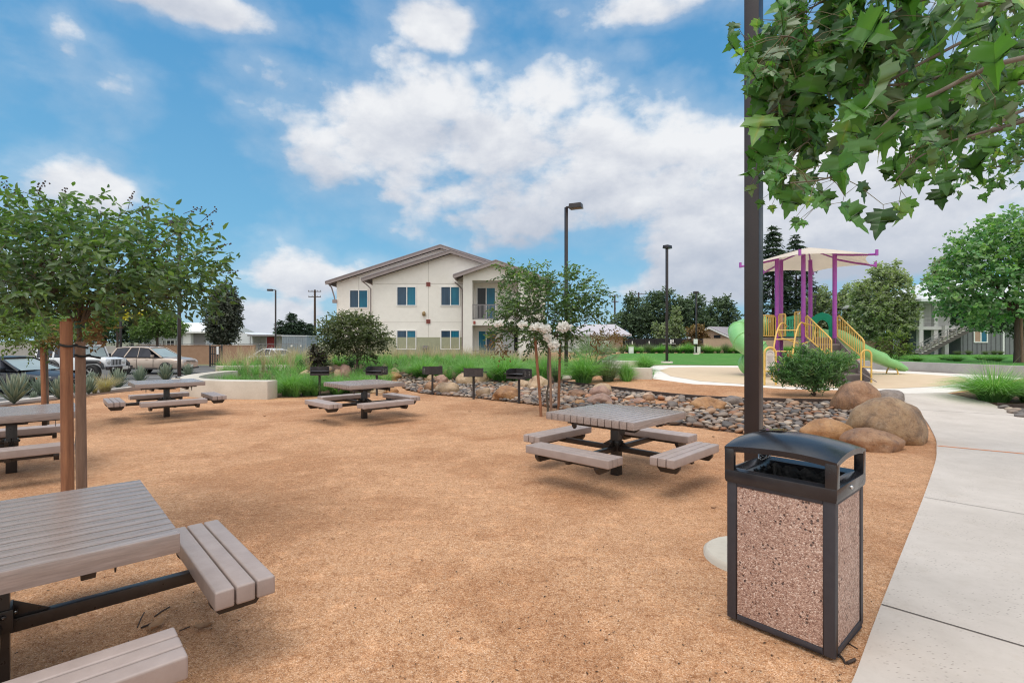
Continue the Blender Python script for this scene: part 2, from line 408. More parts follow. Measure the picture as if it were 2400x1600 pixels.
def stone_mat(name, stops, island=False, rough=.55):
    """one colour per stone plus its own mottling"""
    m, nt, b, out = new_mat(name)
    rnd = nt('ShaderNodeNewGeometry').outputs['Random Per Island'] if island else nt('ShaderNodeObjectInfo').outputs['Random']
    co = coords(nt)
    c = nt.ramp(rnd, stops, 'CONSTANT')
    n = nt('ShaderNodeTexNoise', {'Vector': co, 'Scale': 16.0, 'Detail': 6, 'Roughness': .7})
    c = nt.mix(nt.math('MULTIPLY', nt.sstep(n.outputs[0], .38, .7), .55), c, nt.mix(1.0, c, (.62, .58, .56), 'MULTIPLY'))
    nt.l.new(c, b.inputs['Base Color']); b.inputs['Roughness'].default_value = rough
    bp = nt('ShaderNodeBump', {'Height': n.outputs[0], 'Strength': .15, 'Distance': .01}); nt.l.new(bp.outputs[0], b.inputs['Normal'])
    return m
PEB0 = [(0, (.19, .17, .165)), (.12, (.40, .33, .28)), (.24, (.12, .115, .12)), (.34, (.50, .33, .22)), (.44, (.27, .20, .165)), (.54, (.56, .47, .39)), (.62, (.22, .215, .225)), (.72, (.38, .19, .10)), (.79, (.33, .28, .25)), (.88, (.62, .55, .48)), (.95, (.155, .12, .105))]
PEB = [(p, (c[0] * .66 + .012, c[1] * .60 + .008, c[2] * .545 + .005)) for p, c in PEB0]
M['cobble'] = stone_mat('river_cobble', PEB)
M['cobble_mass'] = stone_mat('river_cobble_mass', PEB, True)
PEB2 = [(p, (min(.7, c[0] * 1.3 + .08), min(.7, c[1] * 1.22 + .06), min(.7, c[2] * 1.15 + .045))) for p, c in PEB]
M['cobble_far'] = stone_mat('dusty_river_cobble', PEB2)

def boulder_mat(name, c1, c2, c3, vein=(.5, .4, .3)):
    m, nt, b, out = new_mat(name)
    co = coords(nt)
    wp = nt('ShaderNodeTexNoise', {'Vector': co, 'Scale': 1.6, 'Detail': 4})
    n1 = nt('ShaderNodeTexNoise', {'Vector': co, 'Scale': 1.9, 'Detail': 9, 'Roughness': .66, 'Distortion': .6})
    n2 = nt('ShaderNodeTexNoise', {'Vector': co, 'Scale': 11.0, 'Detail': 8, 'Roughness': .7})
    c = nt.ramp(n1.outputs[0], [(.28, c3), (.48, c2), (.68, c1)])
    c = nt.mix(nt.math('MULTIPLY', nt.sstep(n2.outputs[0], .48, .72), .5), c, c3)
    wv = nt('ShaderNodeTexNoise', {'Vector': co, 'Scale': 2.4, 'Detail': 3, 'Distortion': 1.6})
    line = nt.sstep(nt.math('ABSOLUTE', nt.math('SUBTRACT', wv.outputs[0], .5)), .02, .004)
    c = nt.mix(nt.math('MULTIPLY', line, .12), c, vein)
    n7 = nt('ShaderNodeTexNoise', {'Vector': co, 'Scale': 48.0, 'Detail': 6, 'Roughness': .8})
    c = nt.mix(nt.math('MULTIPLY', nt.sstep(n7.outputs[0], .5, .66), .45), c, nt.mix(1.0, c, (.55, .5, .46), 'MULTIPLY'))
    sk = nt('ShaderNodeTexNoise', {'Vector': nt('ShaderNodeMapping', {0: co, 3: (9, 9, 1.6)}).outputs[0], 'Scale': 1.0, 'Detail': 5, 'Roughness': .7})
    c = nt.mix(nt.math('MULTIPLY', nt.sstep(sk.outputs[0], .56, .70), .5), c, c3)
    nt.l.new(c, b.inputs['Base Color'])
    nt.l.new(nt.math('MULTIPLY_ADD', n2.outputs[0], .4, .22).outputs[0], b.inputs['Roughness'])
    hg = nt.math('ADD', nt.math('MULTIPLY_ADD', n2.outputs[0], .7, n1.outputs[0]), nt.math('MULTIPLY', n7.outputs[0], .25))
    bp = nt('ShaderNodeBump', {'Height': hg, 'Strength': .85, 'Distance': .05}); nt.l.new(bp.outputs[0], b.inputs['Normal'])
    return m
BM = {'tan': boulder_mat('tan_boulder', (.55, .40, .26), (.46, .315, .19), (.25, .155, .095)),
      'orange': boulder_mat('orange_boulder', (.50, .28, .125), (.38, .19, .075), (.15, .07, .033), (.55, .42, .3)),
      'brown': boulder_mat('brown_boulder', (.41, .235, .125), (.29, .15, .078), (.105, .052, .03)),
      'pink': boulder_mat('pink_boulder', (.46, .295, .22), (.36, .21, .155), (.19, .105, .08)),
      'grey': boulder_mat('grey_boulder', (.27, .22, .19), (.19, .15, .13), (.09, .07, .06)),
      'big': boulder_mat('weathered_boulder', (.44, .295, .165), (.31, .185, .095), (.085, .048, .028))}

# ------------------------------------------------------------------ the ground sheets
def struct(name, me, loc=None): return tag(link(name, me, None, loc), kind='structure')

def axis(lo, hi, step, far):
    a = list(np.arange(lo, hi + 1e-6, step)); return [-q for q in far[::-1] if -q < lo] + a + [q for q in far if q > hi]
FAR = [45, 55, 70, 100, 160, 300, 700, 1600]
gx = axis(-40, 40, .5, FAR); gy = axis(-6, 60, .5, [70, 100, 160, 300, 700, 1600])
gy = [-400, -60, -20] + [q for q in gy if q >= -6]
vs = [(x, y, h(x, y)) for y in gy for x in gx]; nx = len(gx)
fs = [(j * nx + i, j * nx + i + 1, (j + 1) * nx + i + 1, (j + 1) * nx + i) for j in range(len(gy) - 1) for i in range(nx - 1)]
me = bpy.data.meshes.new('ground'); me.from_pydata(vs, [], fs); me.materials.append(M['dg'])
me.materials.append(M['field']); me.polygons.foreach_set('use_smooth', [True] * len(fs))
me.polygons.foreach_set('material_index', [1 if (vs[f[0]][1] > 55 or abs(vs[f[0]][0]) > 44 or (vs[f[0]][1] > 43 and vs[f[0]][0] < -14)) else 0 for f in fs]); struct('ground', me)

def drape(name, poly, m, dz, skirt=0., zf=None, step=.5):
    """a sheet cut to a polygon and laid on the ground, dz above it"""
    bm = bmesh.new()
    f = bm.faces.new([bm.verts.new((p[0], p[1], 0)) for p in poly])
    if f.normal.z < 0 or True: f.normal_update()
    if f.normal.z < 0: f.normal_flip()
    bmesh.ops.triangulate(bm, faces=bm.faces)
    xs = [p[0] for p in poly]; ys = [p[1] for p in poly]
    for lo, hi, no in ((min(xs), max(xs), (1, 0, 0)), (min(ys), max(ys), (0, 1, 0))):
        k = math.floor(lo / step) + 1
        while k * step < hi:
            q = k * step
            bmesh.ops.bisect_plane(bm, geom=bm.verts[:] + bm.edges[:] + bm.faces[:], dist=1e-5, plane_co=Vector(no) * q, plane_no=no); k += 1
    zf = zf or h
    for v in bm.verts: v.co.z = zf(v.co.x, v.co.y) + dz
    if skirt:
        be = [e for e in bm.edges if len(e.link_faces) == 1]
        r = bmesh.ops.extrude_edge_only(bm, edges=be)
        for v in r['geom']:
            if isinstance(v, bmesh.types.BMVert): v.co.z -= skirt
    bmesh.ops.recalc_face_normals(bm, faces=bm.faces)
    me = bpy.data.meshes.new(name); bm.to_mesh(me); bm.free(); me.materials.append(m)
    return struct(name, me)

def PX(lst): return [gp(u, v)[:2] for u, v in lst]
def smooth_line(pts, k=6):
    """Catmull-Rom through the points"""
    P = [Vector((p[0], p[1], p[2] if len(p) > 2 else 0)) for p in pts]; P = [2 * P[0] - P[1]] + P + [2 * P[-1] - P[-2]]
    out = []
    for i in range(1, len(P) - 2):
        for j in range(k):
            t = j / k
            out.append(.5 * ((2 * P[i]) + (P[i + 1] - P[i - 1]) * t + (2 * P[i - 1] - 5 * P[i] + 4 * P[i + 1] - P[i + 2]) * t * t + (3 * P[i] - P[i - 1] - 3 * P[i + 1] + P[i + 2]) * t ** 3))
    out.append(P[-2]); return out

pad_near = PX([(1500, 876), (1531, 892), (1623, 904.5), (1744, 910), (1851, 917), (1963, 919), (2070, 921), (2130, 922), (2219, 921)])
pad_right = PX([(2290, 908), (2400, 886), (2399, 883), (2240, 875.5), (2078, 867), (2030, 862)])
pad_far = PX([(1990, 859.5), (1860, 858), (1744, 857), (1640, 856), (1531, 855.5), (1505, 862)])
drape('playground_rim', smooth_line(pad_near, 4) + [Vector((*p, 0)) for p in pad_right + pad_far], M['rim'], .02, .08)
pad_in = PX([(1545, 868), (1572, 882), (1640, 893.5), (1744, 901), (1851, 907), (1963, 910.5), (2100, 911), (2200, 906), (2280, 895), (2262, 884.5), (2078, 872), (1990, 864), (1860, 862), (1744, 861), (1640, 860), (1570, 861)])
drape('playground_surface', pad_in, M['pad'], .026)
path_l = PX([(1960, 1660), (2000, 1600), (2065, 1424), (2164, 1169), (2192, 1085), (2195, 1055), (2191, 1024), (2165, 980), (2126, 946), (2080, 923)])
path_r = PX([(2219, 922), (2314, 943), (2400, 977)])
path_L = smooth_line(path_l, 5)
path_poly = [(1.15, 1.55)] + [(p.x, p.y) for p in path_L] + path_r + [(10.0, 9.3), (8.4, 7.3), (7.0, 5.6), (5.6, 3.9), (4.4, 2.5), (3.2, 1.0), (2.4, -.6), (1.0, -.6)]
drape('footpath', path_poly, M['path'], .024, .08)
# tooled joints across the path, one of them filled with orange sealant
def joint(a, b, w, m, name):
    a = Vector(gp(*a)); b = Vector(gp(*b)); d = (b - a).normalized(); n = Vector((-d.y, d.x, 0)) * w / 2
    n.z = 0; b2 = a + d * min((b - a).length * 2.2, 2.15)
    pts = [a - n, b2 - n, b2 + n, a + n]
    drape(name, [(p.x, p.y) for p in pts], m, .0275)
M['joint'] = mat('dark_joint', (.13, .11, .095), (.09, .075, .065), 30, .95)  # plain dark colour of the tooled joints
M['sealant'] = mat('orange_sealant', (.75, .24, .07), (.62, .18, .05), 30, .7)
joint((2066, 1424), (2400, 1524), .011, M['joint'], 'path_joint')
joint((2165, 1169), (2400, 1210), .007, M['joint'], 'path_joint')
joint((2197, 1047), (2400, 1066), .05, M['sealant'], 'path_joint')
joint((2147, 961), (2330, 972), .012, M['joint'], 'path_joint')

cob_front = PX([(935, 896), (950, 912), (990, 921), (1050, 927), (1114, 931), (1152, 937), (1213, 943), (1269, 950), (1330, 962), (1400, 975), (1470, 985), (1545, 994), (1600, 997), (1743, 1016), (1890, 1030), (2000, 1040), (2040, 1030)])
cob_back = PX([(2060, 985), (2040, 957), (1963, 947), (1870, 945), (1789, 943), (1632, 937), (1500, 923), (1400, 910), (1345, 903), (1305, 900), (1230, 897), (1152, 895), (1050, 890), (1000, 886), (955, 880), (925, 883)])
cob_poly = cob_front + cob_back
drape('cobble_bed_soil', cob_poly, M['soil'], .005)
# dusty bare patch in the right end of the bed stays decomposed granite
drape('bare_granite', PX([(1440, 934), (1520, 931), (1600, 940), (1700, 944), (1690, 949), (1600, 951), (1500, 947), (1445, 942)]), M['dg'], .012)
planter_poly = PX([(655, 931), (730, 929), (880, 921)]) + cob_back[::-1] [0:1] + PX([(955, 880), (1000, 886), (1050, 890), (1152, 895), (1230, 897), (1305, 900), (1345, 903), (1390, 903.5), (1440, 902), (1480, 898)]) + [(4.6, 16.5), (4.2, 19), (3.0, 25), (2.0, 33.5), (-12.5, 34.5), (-13.5, 30), (-12.6, 22), (-10.9, 19), (-10.4, 17), (-9.7, 15.8), (-9, 15.1), (-8, 14.75), (-6.9, 14.6)]
drape('planting_soil', planter_poly, M['soil'], .008)
agave_poly = [(-12.4, 10), (-12.55, 12.4), (-12.5, 15), (-12.3, 16.7), (-11.4, 17.2), (-11.4, 19), (-12.8, 22.5), (-15.9, 23), (-15.9, 10)]
drape('agave_bed_soil', agave_poly, M['soil'], .008)
drape('car_park', [(-60, 8), (-16.2, 8), (-16.2, 43.5), (-60, 43.5)], M['asphalt'], .004)
kb = MB()
for k in range(16): kb.box((-16.05, 9 + 1.6 * k, h(-16.05, 9 + 1.6 * k) + .02), (.3, 1.59, .26))
kb.build('car_park_kerb', M['path'], None, .02); tag(bpy.data.objects['car_park_kerb'], kind='structure')
st = MB()
for k in range(10): st.box((-19.2, 10.2 + 2.75 * k, h(-19.2, 10) + .007), (5.2, .1, .002))
tag(st.build('parking_lines', mat('white_road_paint', (.7, .7, .68), (.5, .5, .48), 12, .7)), kind='structure')
lawn_poly = PX([(1392, 850), (1440, 849), (1500, 853.5), (1531, 854), (1640, 854.8), (1744, 855.5), (1860, 856.5), (1990, 858)]) + [(15.5, 22.5), (19, 30), (40, 52), (12, 52), (9, 46)]
drape('lawn', lawn_poly, M['lawn'], .012)
def bank_z(x, y): return .42 + .34 * sm((42 - y) / 20)
drape('lawn_bank', [(15.9, 20.95), (16.6, 19.4), (17.3, 16.9), (17.9, 14), (18.2, 11), (40, 11), (60, 40), (60, 60), (40, 56), (15.5, 22.5)], M['lawn'], .02, zf=bank_z)
bed_r = PX([(2219, 922.5), (2314, 943.5), (2400, 977.5)]) + [(13.2, 10.8), (15.2, 13.2)] + PX([(2400, 905), (2320, 912)])
drape('verge_soil', bed_r, M['soil'], .012)

# walls and edgings
def ribbon_wall(name, pts, w, z0, z1, m, label, cat, bevel=.015, k=5, group=None):
    L = smooth_line(pts, k); left = []; right = []
    for i, p in enumerate(L):
        d = (L[min(i + 1, len(L) - 1)] - L[max(i - 1, 0)]); d.z = 0; d.normalize(); n = Vector((-d.y, d.x, 0)) * w / 2
        left.append(p + n); right.append(p - n)
    b = MB(); n = len(L); V = []
    for i in range(n):
        for q, z in ((left[i], z0), (right[i], z0), (right[i], z1), (left[i], z1)):
            V.append((q.x, q.y, z(q.x, q.y) if callable(z) else z))
    Fc = [(3, 2, 1, 0), (4 * n - 4, 4 * n - 3, 4 * n - 2, 4 * n - 1)]
    for i in range(n - 1):
        for a in range(4): Fc.append((4 * i + a, 4 * i + (a + 1) % 4, 4 * i + 4 + (a + 1) % 4, 4 * i + 4 + a))
    b.add(V, Fc)
    o = b.build(name, m, None, bevel)
    return tag(o, label, cat, group)
ribbon_wall('seat_wall', [(-6.75, 14.32), (-7.6, 14.42), (-8.5, 14.62), (-9.35, 15.05), (-10.0, 15.75), (-10.45, 16.7), (-10.7, 18), (-10.65, 19.3)], .5, -.3, .505, M['wall_conc'], 'curved pale concrete seat wall bending round the left end of the grass planter', 'seat wall', .025)
ribbon_wall('planter_cap', [(-12.0, 20.6), (-11.2, 20.9), (-10.2, 21.2), (-9.2, 21.2)], .35, .2, .62, M['wall_conc'], 'low buff concrete kerb half buried in grass behind the curved seat wall', 'kerb')
a = gp(1531, 894); c = gp(1440, 893)
ribbon_wall('seat_wall', [(a[0] + .02, a[1] + .2), (a[0] - .55, a[1] + .42), (a[0] - 1.2, a[1] + .85), (c[0] + .3, c[1] + 1.1)], .42, 0.0, a[2] + .42, M['wall_conc'], 'short pale concrete seat wall at the left tip of the play area', 'seat wall', .02)
b0 = gp(1490, 868); c0 = gp(1425, 866)
ribbon_wall('seat_wall', [(b0[0] + .1, b0[1] + .2), (b0[0] - .7, b0[1] + .1), (c0[0], c0[1] + .3)], .45, 0.0, b0[2] + .40, M['rim'], 'white concrete block wall partly hidden by tufts left of the lawn lamp post', 'seat wall', .02)
ribbon_wall('retaining_wall', [(14.3, 22.9), (15.35, 21.3), (16.1, 19.4), (16.8, 16.9), (17.35, 14), (17.7, 11)], .3, .2, lambda x, y: .80, M['grey_conc'], 'long low grey concrete retaining wall curving round the back of the play area', 'retaining wall', .015, 5)
ed = PX([(1320, 899), (1343, 903), (1400, 910), (1500, 922), (1543, 928), (1632, 936), (1744, 942), (1789, 942.5), (1870, 944.5), (1963, 946), (2010, 950)])
ribbon_wall('edging_board', ed, .05, lambda x, y: h(x, y) - .1, lambda x, y: h(x, y) + .12, M['edging'], 'dark brown timber edging board along the back of the cobble bed', 'edging board', .006, 3)
ed2 = PX([(2338, 952), (2400, 955)]) + [(14.5, 12.8)]
ribbon_wall('edging_board', ed2, .05, lambda x, y: h(x, y) - .1, lambda x, y: h(x, y) + .1, M['edging'], 'short dark edging board below the big grass clump by the footpath', 'edging board', .006, 3)
ed3 = PX([(1305, 899.5), (1240, 896.5), (1152, 894), (1060, 889)])
ribbon_wall('edging_board', ed3, .04, lambda x, y: h(x, y) - .1, lambda x, y: h(x, y) + .07, M['edging'], 'dark edging strip under the grasses behind the row of boulders and grills', 'edging board', .006, 3)
# raised granite strip between edging board and play area
strip = [(p[0] - .02, p[1] + .03) for p in ed] + PX([(2060, 930), (2070, 922.5)]) + [(p[0], p[1] - .02) for p in pad_near[:7][::-1]]
drape('granite_strip', strip, M['dg'], .075, .1)
# ------------------------------------------------------------------ picnic tables
S, TH, D, W, LB, HB = .605, .085, .886, .2785, .558, .428
def build_table(label, loc, rz):
    t = thing('picnic_table', label, 'picnic table', loc, rz, 'square picnic tables with four attached benches')
    n = 13; w = 2 * S / n; tb = MB()
    for i in range(n): tb.box((-S + w * (i + .5), 0, .76 - TH / 2), (w - .010, 2 * S, TH))
    tb.build('tabletop', M['table'], t, .006)
    fr = MB()
    for x in (-.33, .33):
        fr.box((x, 0, .655), (.07, .98, .035))
        for y in (-.4, .4): fr.prism([(-.035, 0), (.035, 0), (.035, -.05), (.012, -.075), (-.012, -.075), (-.035, -.05)], -.003, .003, 0, Matrix.Translation((x, y, .638)) @ Matrix.Rotation(R(90), 4, 'X'))
    for y in (-.3, .3): fr.prism([(-.5, .055), (.5, .055), (.5, .03), (.44, -.02), (-.44, -.02), (-.5, .03)], -.025, .025, 0, Matrix.Translation((0, y, .617)) @ Matrix.Rotation(R(90), 4, 'X'))
    fr.box((0, 0, .6), (.3, .3, .012))
    fr.build('table_frame', M['steel'], t, .004)
    pd = MB(); pd.box((0, 0, .29), (.102, .102, .64))
    pd.box((0, 0, .36), (.125, .125, .1))
    for k in range(4):
        A = Matrix.Rotation(R(90) * k, 4, 'Z')
        for y in (-.03, .03): pd.lathe([(.012, 0), (.012, .012), (.006, .016)], 8, 1, A @ Matrix.Translation((.0625, y, .385)) @ Matrix.Rotation(R(90), 4, 'Y'))
    pd.build('pedestal', [M['steel'], M['chrome']], t, .004)
    for k in range(4):
        A = Matrix.Rotation(R(90) * k, 4, 'Z')
        ar = MB(); ar.bar(A @ Vector((.05, 0, .32)), A @ Vector((D + .08, 0, .318)), .05, .062)
        ar.add([A @ Vector(p) for p in ((.06, -.004, .345), (.06, .004, .345), (.2, .004, .345), (.2, -.004, .345), (.06, -.004, .43), (.06, .004, .43))], [(0, 1, 2, 3), (0, 4, 5, 1), (3, 2, 5, 4), (0, 3, 4), (1, 5, 2)])
        ar.build('support_arm', M['steel'], t, .005)
        sb = MB(); sw = W / 3
        for i in range(3): sb.box((D - W / 2 + sw * (i + .5), 0, HB - .045), (sw - .008, 2 * LB, .09), 0, 0, A)
        so = sb.build('seat', M['plank'], t, .011, 3)
        sf = MB()
        sf.box((D, 0, .332), (.06, .9, .012), 0, 0, A)
        for y in (-.4, .4):
            sf.prism([(-.125, .05), (.125, .05), (.125, .02), (.085, -.03), (-.085, -.03), (-.125, .02)], -.024, .024, 0, A @ Matrix.Translation((D, y, .286)) @ Matrix.Rotation(R(90), 4, 'X'))
        sf.bar(A @ Vector((D, -.42, .31)), A @ Vector((D, .42, .31)), .045, .04)
        sf.build('seat_frame', M['steel'], so, .004)
    return t
tab = build_table('picnic table nearest the litter bin, whole square top and all four benches in view', (1.264, 6.156, 0), -.769)
copy_tree(tab, (-2.325, 2.28, 0), -.819, 'closest picnic table, wet top cut off by the left edge of the photo')
copy_tree(tab, (-3.095, 10.63, 0), -.795, 'picnic table in the middle distance in front of the two leftmost grills')
copy_tree(tab, (-7.391, 10.863, 0), -.826, 'picnic table in front of the curved concrete seat wall')
t5 = copy_tree(tab, (-6.16, 6.25, 0), -.828, 'picnic table behind the redwood tree stakes at the left edge, with only three benches')
# this one leaves the side next to the tree open for a wheelchair
for o in [c for c in t5.children if (c.name.startswith('seat') or c.name.startswith('support_arm')) and np.mean([v.co.y for v in c.data.vertices]) > .15]:
    for q in list(o.children) + [o]: bpy.data.objects.remove(q)

# ------------------------------------------------------------------ litter bin
def build_bin():
    t = thing('litter_bin', 'square litter bin with pebbled aggregate panels and glossy black domed lid beside the footpath', 'litter bin', (1.615, 2.905, .0), R(-48)); t.scale = (1, .91, 1.035)
    a = .275
    fr = MB()
    for sx in (-1, 1):
        for sy in (-1, 1): fr.box((sx * (a - .028), sy * (a - .028), .40), (.056, .056, .76))
    for k in range(4):
        A = Matrix.Rotation(R(90) * k, 4, 'Z')
        fr.box((0, -(a - .02), .036), (2 * a - .112, .04, .032), 0, 0, A); fr.box((0, -(a - .02), .769), (2 * a - .112, .04, .024), 0, 0, A)
    fr.box((0, 0, .03), (.44, .44, .02)); fr.build('frame', M['bin_frame'], t, .006)
    for k in range(4):
        A = Matrix.Rotation(R(90) * k, 4, 'Z')
        MB().box((0, -(a - .016), .4045), (2 * a - .114, .02, .703), 0, 0, A).build('aggregate_panel', M['aggregate'], t, .003)
    # lid: rim that slopes in to the throat, four corner posts, arched roof
    rim = MB(); o = .285; i1 = .205; i2 = .185
    def ring(hw, z): return [(-hw, -hw, z), (hw, -hw, z), (hw, hw, z), (-hw, hw, z)]
    V = ring(o - .004, .776) + ring(o, .795) + ring(o, .842) + ring(o - .03, .856) + ring(i1, .838) + ring(i2, .80) + ring(i2 - .005, .70)
    Fc = [(4 * r + k, 4 * r + (k + 1) % 4, 4 * r + 4 + (k + 1) % 4, 4 * r + 4 + k) for r in range(6) for k in range(4)]
    rim.add(V, Fc)
    rim.build('lid_rim', M['bin_black'], t, .006)
    for sx in (-1, 1):
        for sy in (-1, 1):
            cp = MB(); cp.prism([(sx * o, sy * o), (sx * (o - .055), sy * o), (sx * (o - .05), sy * (o - .04)), (sx * (o - .04), sy * (o - .05)), (sx * o, sy * (o - .055))][::int(sx * sy)], .84, .965)
            cp.build('lid_post', M['bin_black'], t, .006)
    dm = MB(); N = 20; V = []; Fc = []
    def top(x, y):
        ax, ay = abs(x) / o, abs(y) / o
        return .970 + .020 * (1 - ax ** 2) + .058 * (1 - ay ** 2.2) * (.55 + .45 * (1 - ax ** 3)) + .004 * math.sin(9 * x + 3) * math.cos(7 * y)
    for j in range(N + 1):
        for i in range(N + 1):
            x = -o + 2 * o * i / N; y = -o + 2 * o * j / N; V.append((x, y, top(x, y)))
    for j in range(N):
        for i in range(N): Fc.append((j * (N + 1) + i, j * (N + 1) + i + 1, (j + 1) * (N + 1) + i + 1, (j + 1) * (N + 1) + i))
    dm.add(V, Fc, 0, True)
    # fascia hanging from the roof edge and the underside
    edge = [(i, 0) for i in range(N)] + [(N, j) for j in range(N)] + [(N - i, N) for i in range(N)] + [(0, N - j) for j in range(N)]
    V2 = []
    for i, j in edge:
        x = -o + 2 * o * i / N; y = -o + 2 * o * j / N; z = top(x, y)
        V2 += [(x, y, z), (x * .995, y * .995, z - .03), (x * .9, y * .9, z - .032), (0, 0, .985)]
    n = len(edge); Fc = []
    for k in range(n):
        q = (k + 1) % n
        for r in range(3): Fc.append((4 * k + r, 4 * k + r + 1, 4 * q + r + 1, 4 * q + r))
    dm.add(V2, Fc, 0, False)
    lid = dm.build('lid_roof', M['bin_black'], t)
    ab = MB(); ab.prism([(-.07, -.05), (.05, -.055), (.068, -.02), (.06, .05), (-.04, .058), (-.072, .02)], -.001, .002, 0, Matrix.Translation((-.12, .03, 1.0495)) @ Matrix.Rotation(R(-6), 4, 'Y'))
    ab.build('ash_plate', mat('scorched_plate', (.008, .008, .01), (.004, .004, .005), 8, .12), lid)
    bg = MB(); N = 14; V = []; Fc = []
    for j in range(5):
        for i in range(4 * N):
            tt = i / (4 * N) * 4; s_ = int(tt); f_ = tt - s_; hw = .178 - .012 * j
            x, y = [(-hw + 2 * hw * f_, -hw), (hw, -hw + 2 * hw * f_), (hw - 2 * hw * f_, hw), (-hw, hw - 2 * hw * f_)][s_]
            wv = .008 * math.sin(i * 1.7 + j) + .006 * math.sin(i * 3.1 + j * 2)
            V.append((x * (1 + wv * 5), y * (1 + wv * 5), .825 - .11 * j + wv))
    q = 4 * N
    for j in range(4):
        for i in range(q): Fc.append((j * q + i, j * q + (i + 1) % q, (j + 1) * q + (i + 1) % q, (j + 1) * q + i))
    Fc.append(tuple(range(4 * q, 5 * q)))
    bg.add(V, Fc, 0, True); bg.build('bin_liner', M['bag'], t)
    lk = MB(); lk.lathe([(.011, 0), (.011, .008), (.008, .01)], 12, 0, Matrix.Translation((o, -.03, .815)) @ Matrix.Rotation(R(90), 4, 'Y'))
    lk.build('lock', M['chrome'], t)
    cable = MB(); cable.tube([(-.2 + .03 * math.cos(q), .1 + .05 * math.sin(q), .875 + .012 * math.sin(2.3 * q)) for q in np.linspace(0, 11, 50)], .004, 6)
    cable.build('tether_cable', M['chrome'], t)
build_bin()

# ------------------------------------------------------------------ lamp posts
def lamp_post(label, base, top, w=.102, rz=0., arm=.45, head=True, plinth=.3, headdir=0., baseh=.12, sign=False):
    t = thing('lamp_post', label, 'lamp post', base, 0, 'square bronze lamp posts')
    hh = top - base[2]
    MB().box((0, 0, hh / 2 + baseh), (w, w, hh - baseh * 1.0), rz).build('pole', M['pole'], t, .006)
    pb = MB(); pb.lathe([(plinth, -.4), (plinth, baseh - .02), (plinth - .025, baseh)], 28); pb.build('concrete_base', M['wall_conc'], t)
    bp = MB(); bp.box((0, 0, baseh + .012), (w * 2.2, w * 2.2, .024), rz)
    for sx in (-1, 1):
        for sy in (-1, 1): bp.lathe([(.012, 0), (.012, .05)], 6, 0, Matrix.Rotation(rz, 4, 'Z') @ Matrix.Translation((sx * w * .85, sy * w * .85, baseh + .02)))
    bp.build('base_plate', M['pole'], t)
    if head:
        A = Matrix.Rotation(headdir, 4, 'Z')
        hd = MB(); hd.box((arm, 0, hh + .06), (.46, .32, .17), 0, 0, A, .92); hd.box((arm * .35, 0, hh + .06), (arm * .7, .06, .06), 0, 0, A)
        ho = hd.build('lamp_head', M['pole'], t, .01)
        MB().box((arm, 0, hh - .003), (.38, .26, .012), 0, 0, A).build('lens', mat('lamp_glass', (.5, .5, .48), (.4, .4, .38), 20, .2), ho)
    return t
lamp_post('tall dark square lamp post rising behind the litter bin through the plane leaves', (1.79, 3.76, 0), 6.3, .104, R(-43), .5, True, .35, R(60), .05)
p = at(1327, 905, 18.0); lamp_post('lamp post with an arm lamp to the right standing behind the flowering crape myrtle', (p[0], 18.0, h(p[0], 18)), 6.30, .1, R(20), .36, True, .25, R(-25))
p = gp(1563, 850); lamp_post('free standing lamp post on the lawn left of the foreground post', p, at(0, 580, p[1])[2], .115, R(15), .05, True, .32, R(40), .1)
p = at(646, 845, 46); lamp_post('distant lamp post with its lamp turned left in front of the grey shed', (p[0], p[1], -.3), 6.2, .11, 0, .5, True, .25, R(180))
p = at(420, 872, 19); lamp_post('dark lamp post seen through the left tree right of the tan car', (p[0], p[1], h(p[0], p[1])), 6.0, .112, R(40), .4, True, .25, R(160))
p = at(283, 820, 36); lamp_post('thin dark lamp post rising behind the white off-roader and tan car', (p[0], p[1], -.45), 6.6, .115, 0, .4, True, .25, R(160))
p = at(1632, 830, 46); lamp_post('far lamp post in front of the dark trees with a white notice on it', (p[0], p[1], .42), 6.0, .115, R(10), .05, True, .25, R(180))
p = at(1911, 826, 54); lamp_post('far lamp post between the play tower and the grey green trees', (p[0], p[1], .42), 6.35, .11, R(10), .05, True, .25, R(160))

# ------------------------------------------------------------------ barbecue grills
def build_grill(label, loc, rz):
    t = thing('barbecue_grill', label, 'barbecue grill', loc, rz, 'park grills on posts')
    hz = .62
    MB().tube([(0, 0, -.2), (0, 0, hz)], .033, 12).build('post', M['grill'], t)
    b = MB()                                             # open side faces local -y
    b.box((0, 0, hz + .01), (.52, .38, .012)); b.box((0, .186, hz + .125), (.52, .008, .24))
    for s in (-1, 1):
        b.prism([(-.19, 0), (.182, 0), (.182, .24), (-.06, .24), (-.19, .2)], -.004, .004, 0, Matrix.Translation((s * .257, 0, hz + .006)) @ Matrix.Rotation(R(90), 4, 'Z') @ Matrix.Rotation(R(90), 4, 'X'))
        for y in (-.1, .07):
            for z in (.09, .13, .17): b.box((s * .2625, y, hz + z), (.003, .02, .014), 0, 1)
    b.box((0, -.188, hz + .03), (.52, .008, .055))
    b.build('firebox', [M['grill'], M['rim']], t)
    g = MB()
    for k in range(17): g.tube([(-.24, -.18 + .0225 * k, hz + .12), (.24, -.18 + .0225 * k, hz + .12)], .005, 5)
    for s in (-1, 1):
        g.bar((s * .24, -.2, hz + .12), (s * .24, .18, hz + .12), .012, .012)
        g.tube([(s * .24, -.15, hz + .12), (s * .34, -.15, hz + .12)], .007, 6); g.tube([(s * .30, -.15, hz + .12), (s * .36, -.15, hz + .12)], .014, 8)
    g.build('cooking_grate', M['grill'], t)
    return t
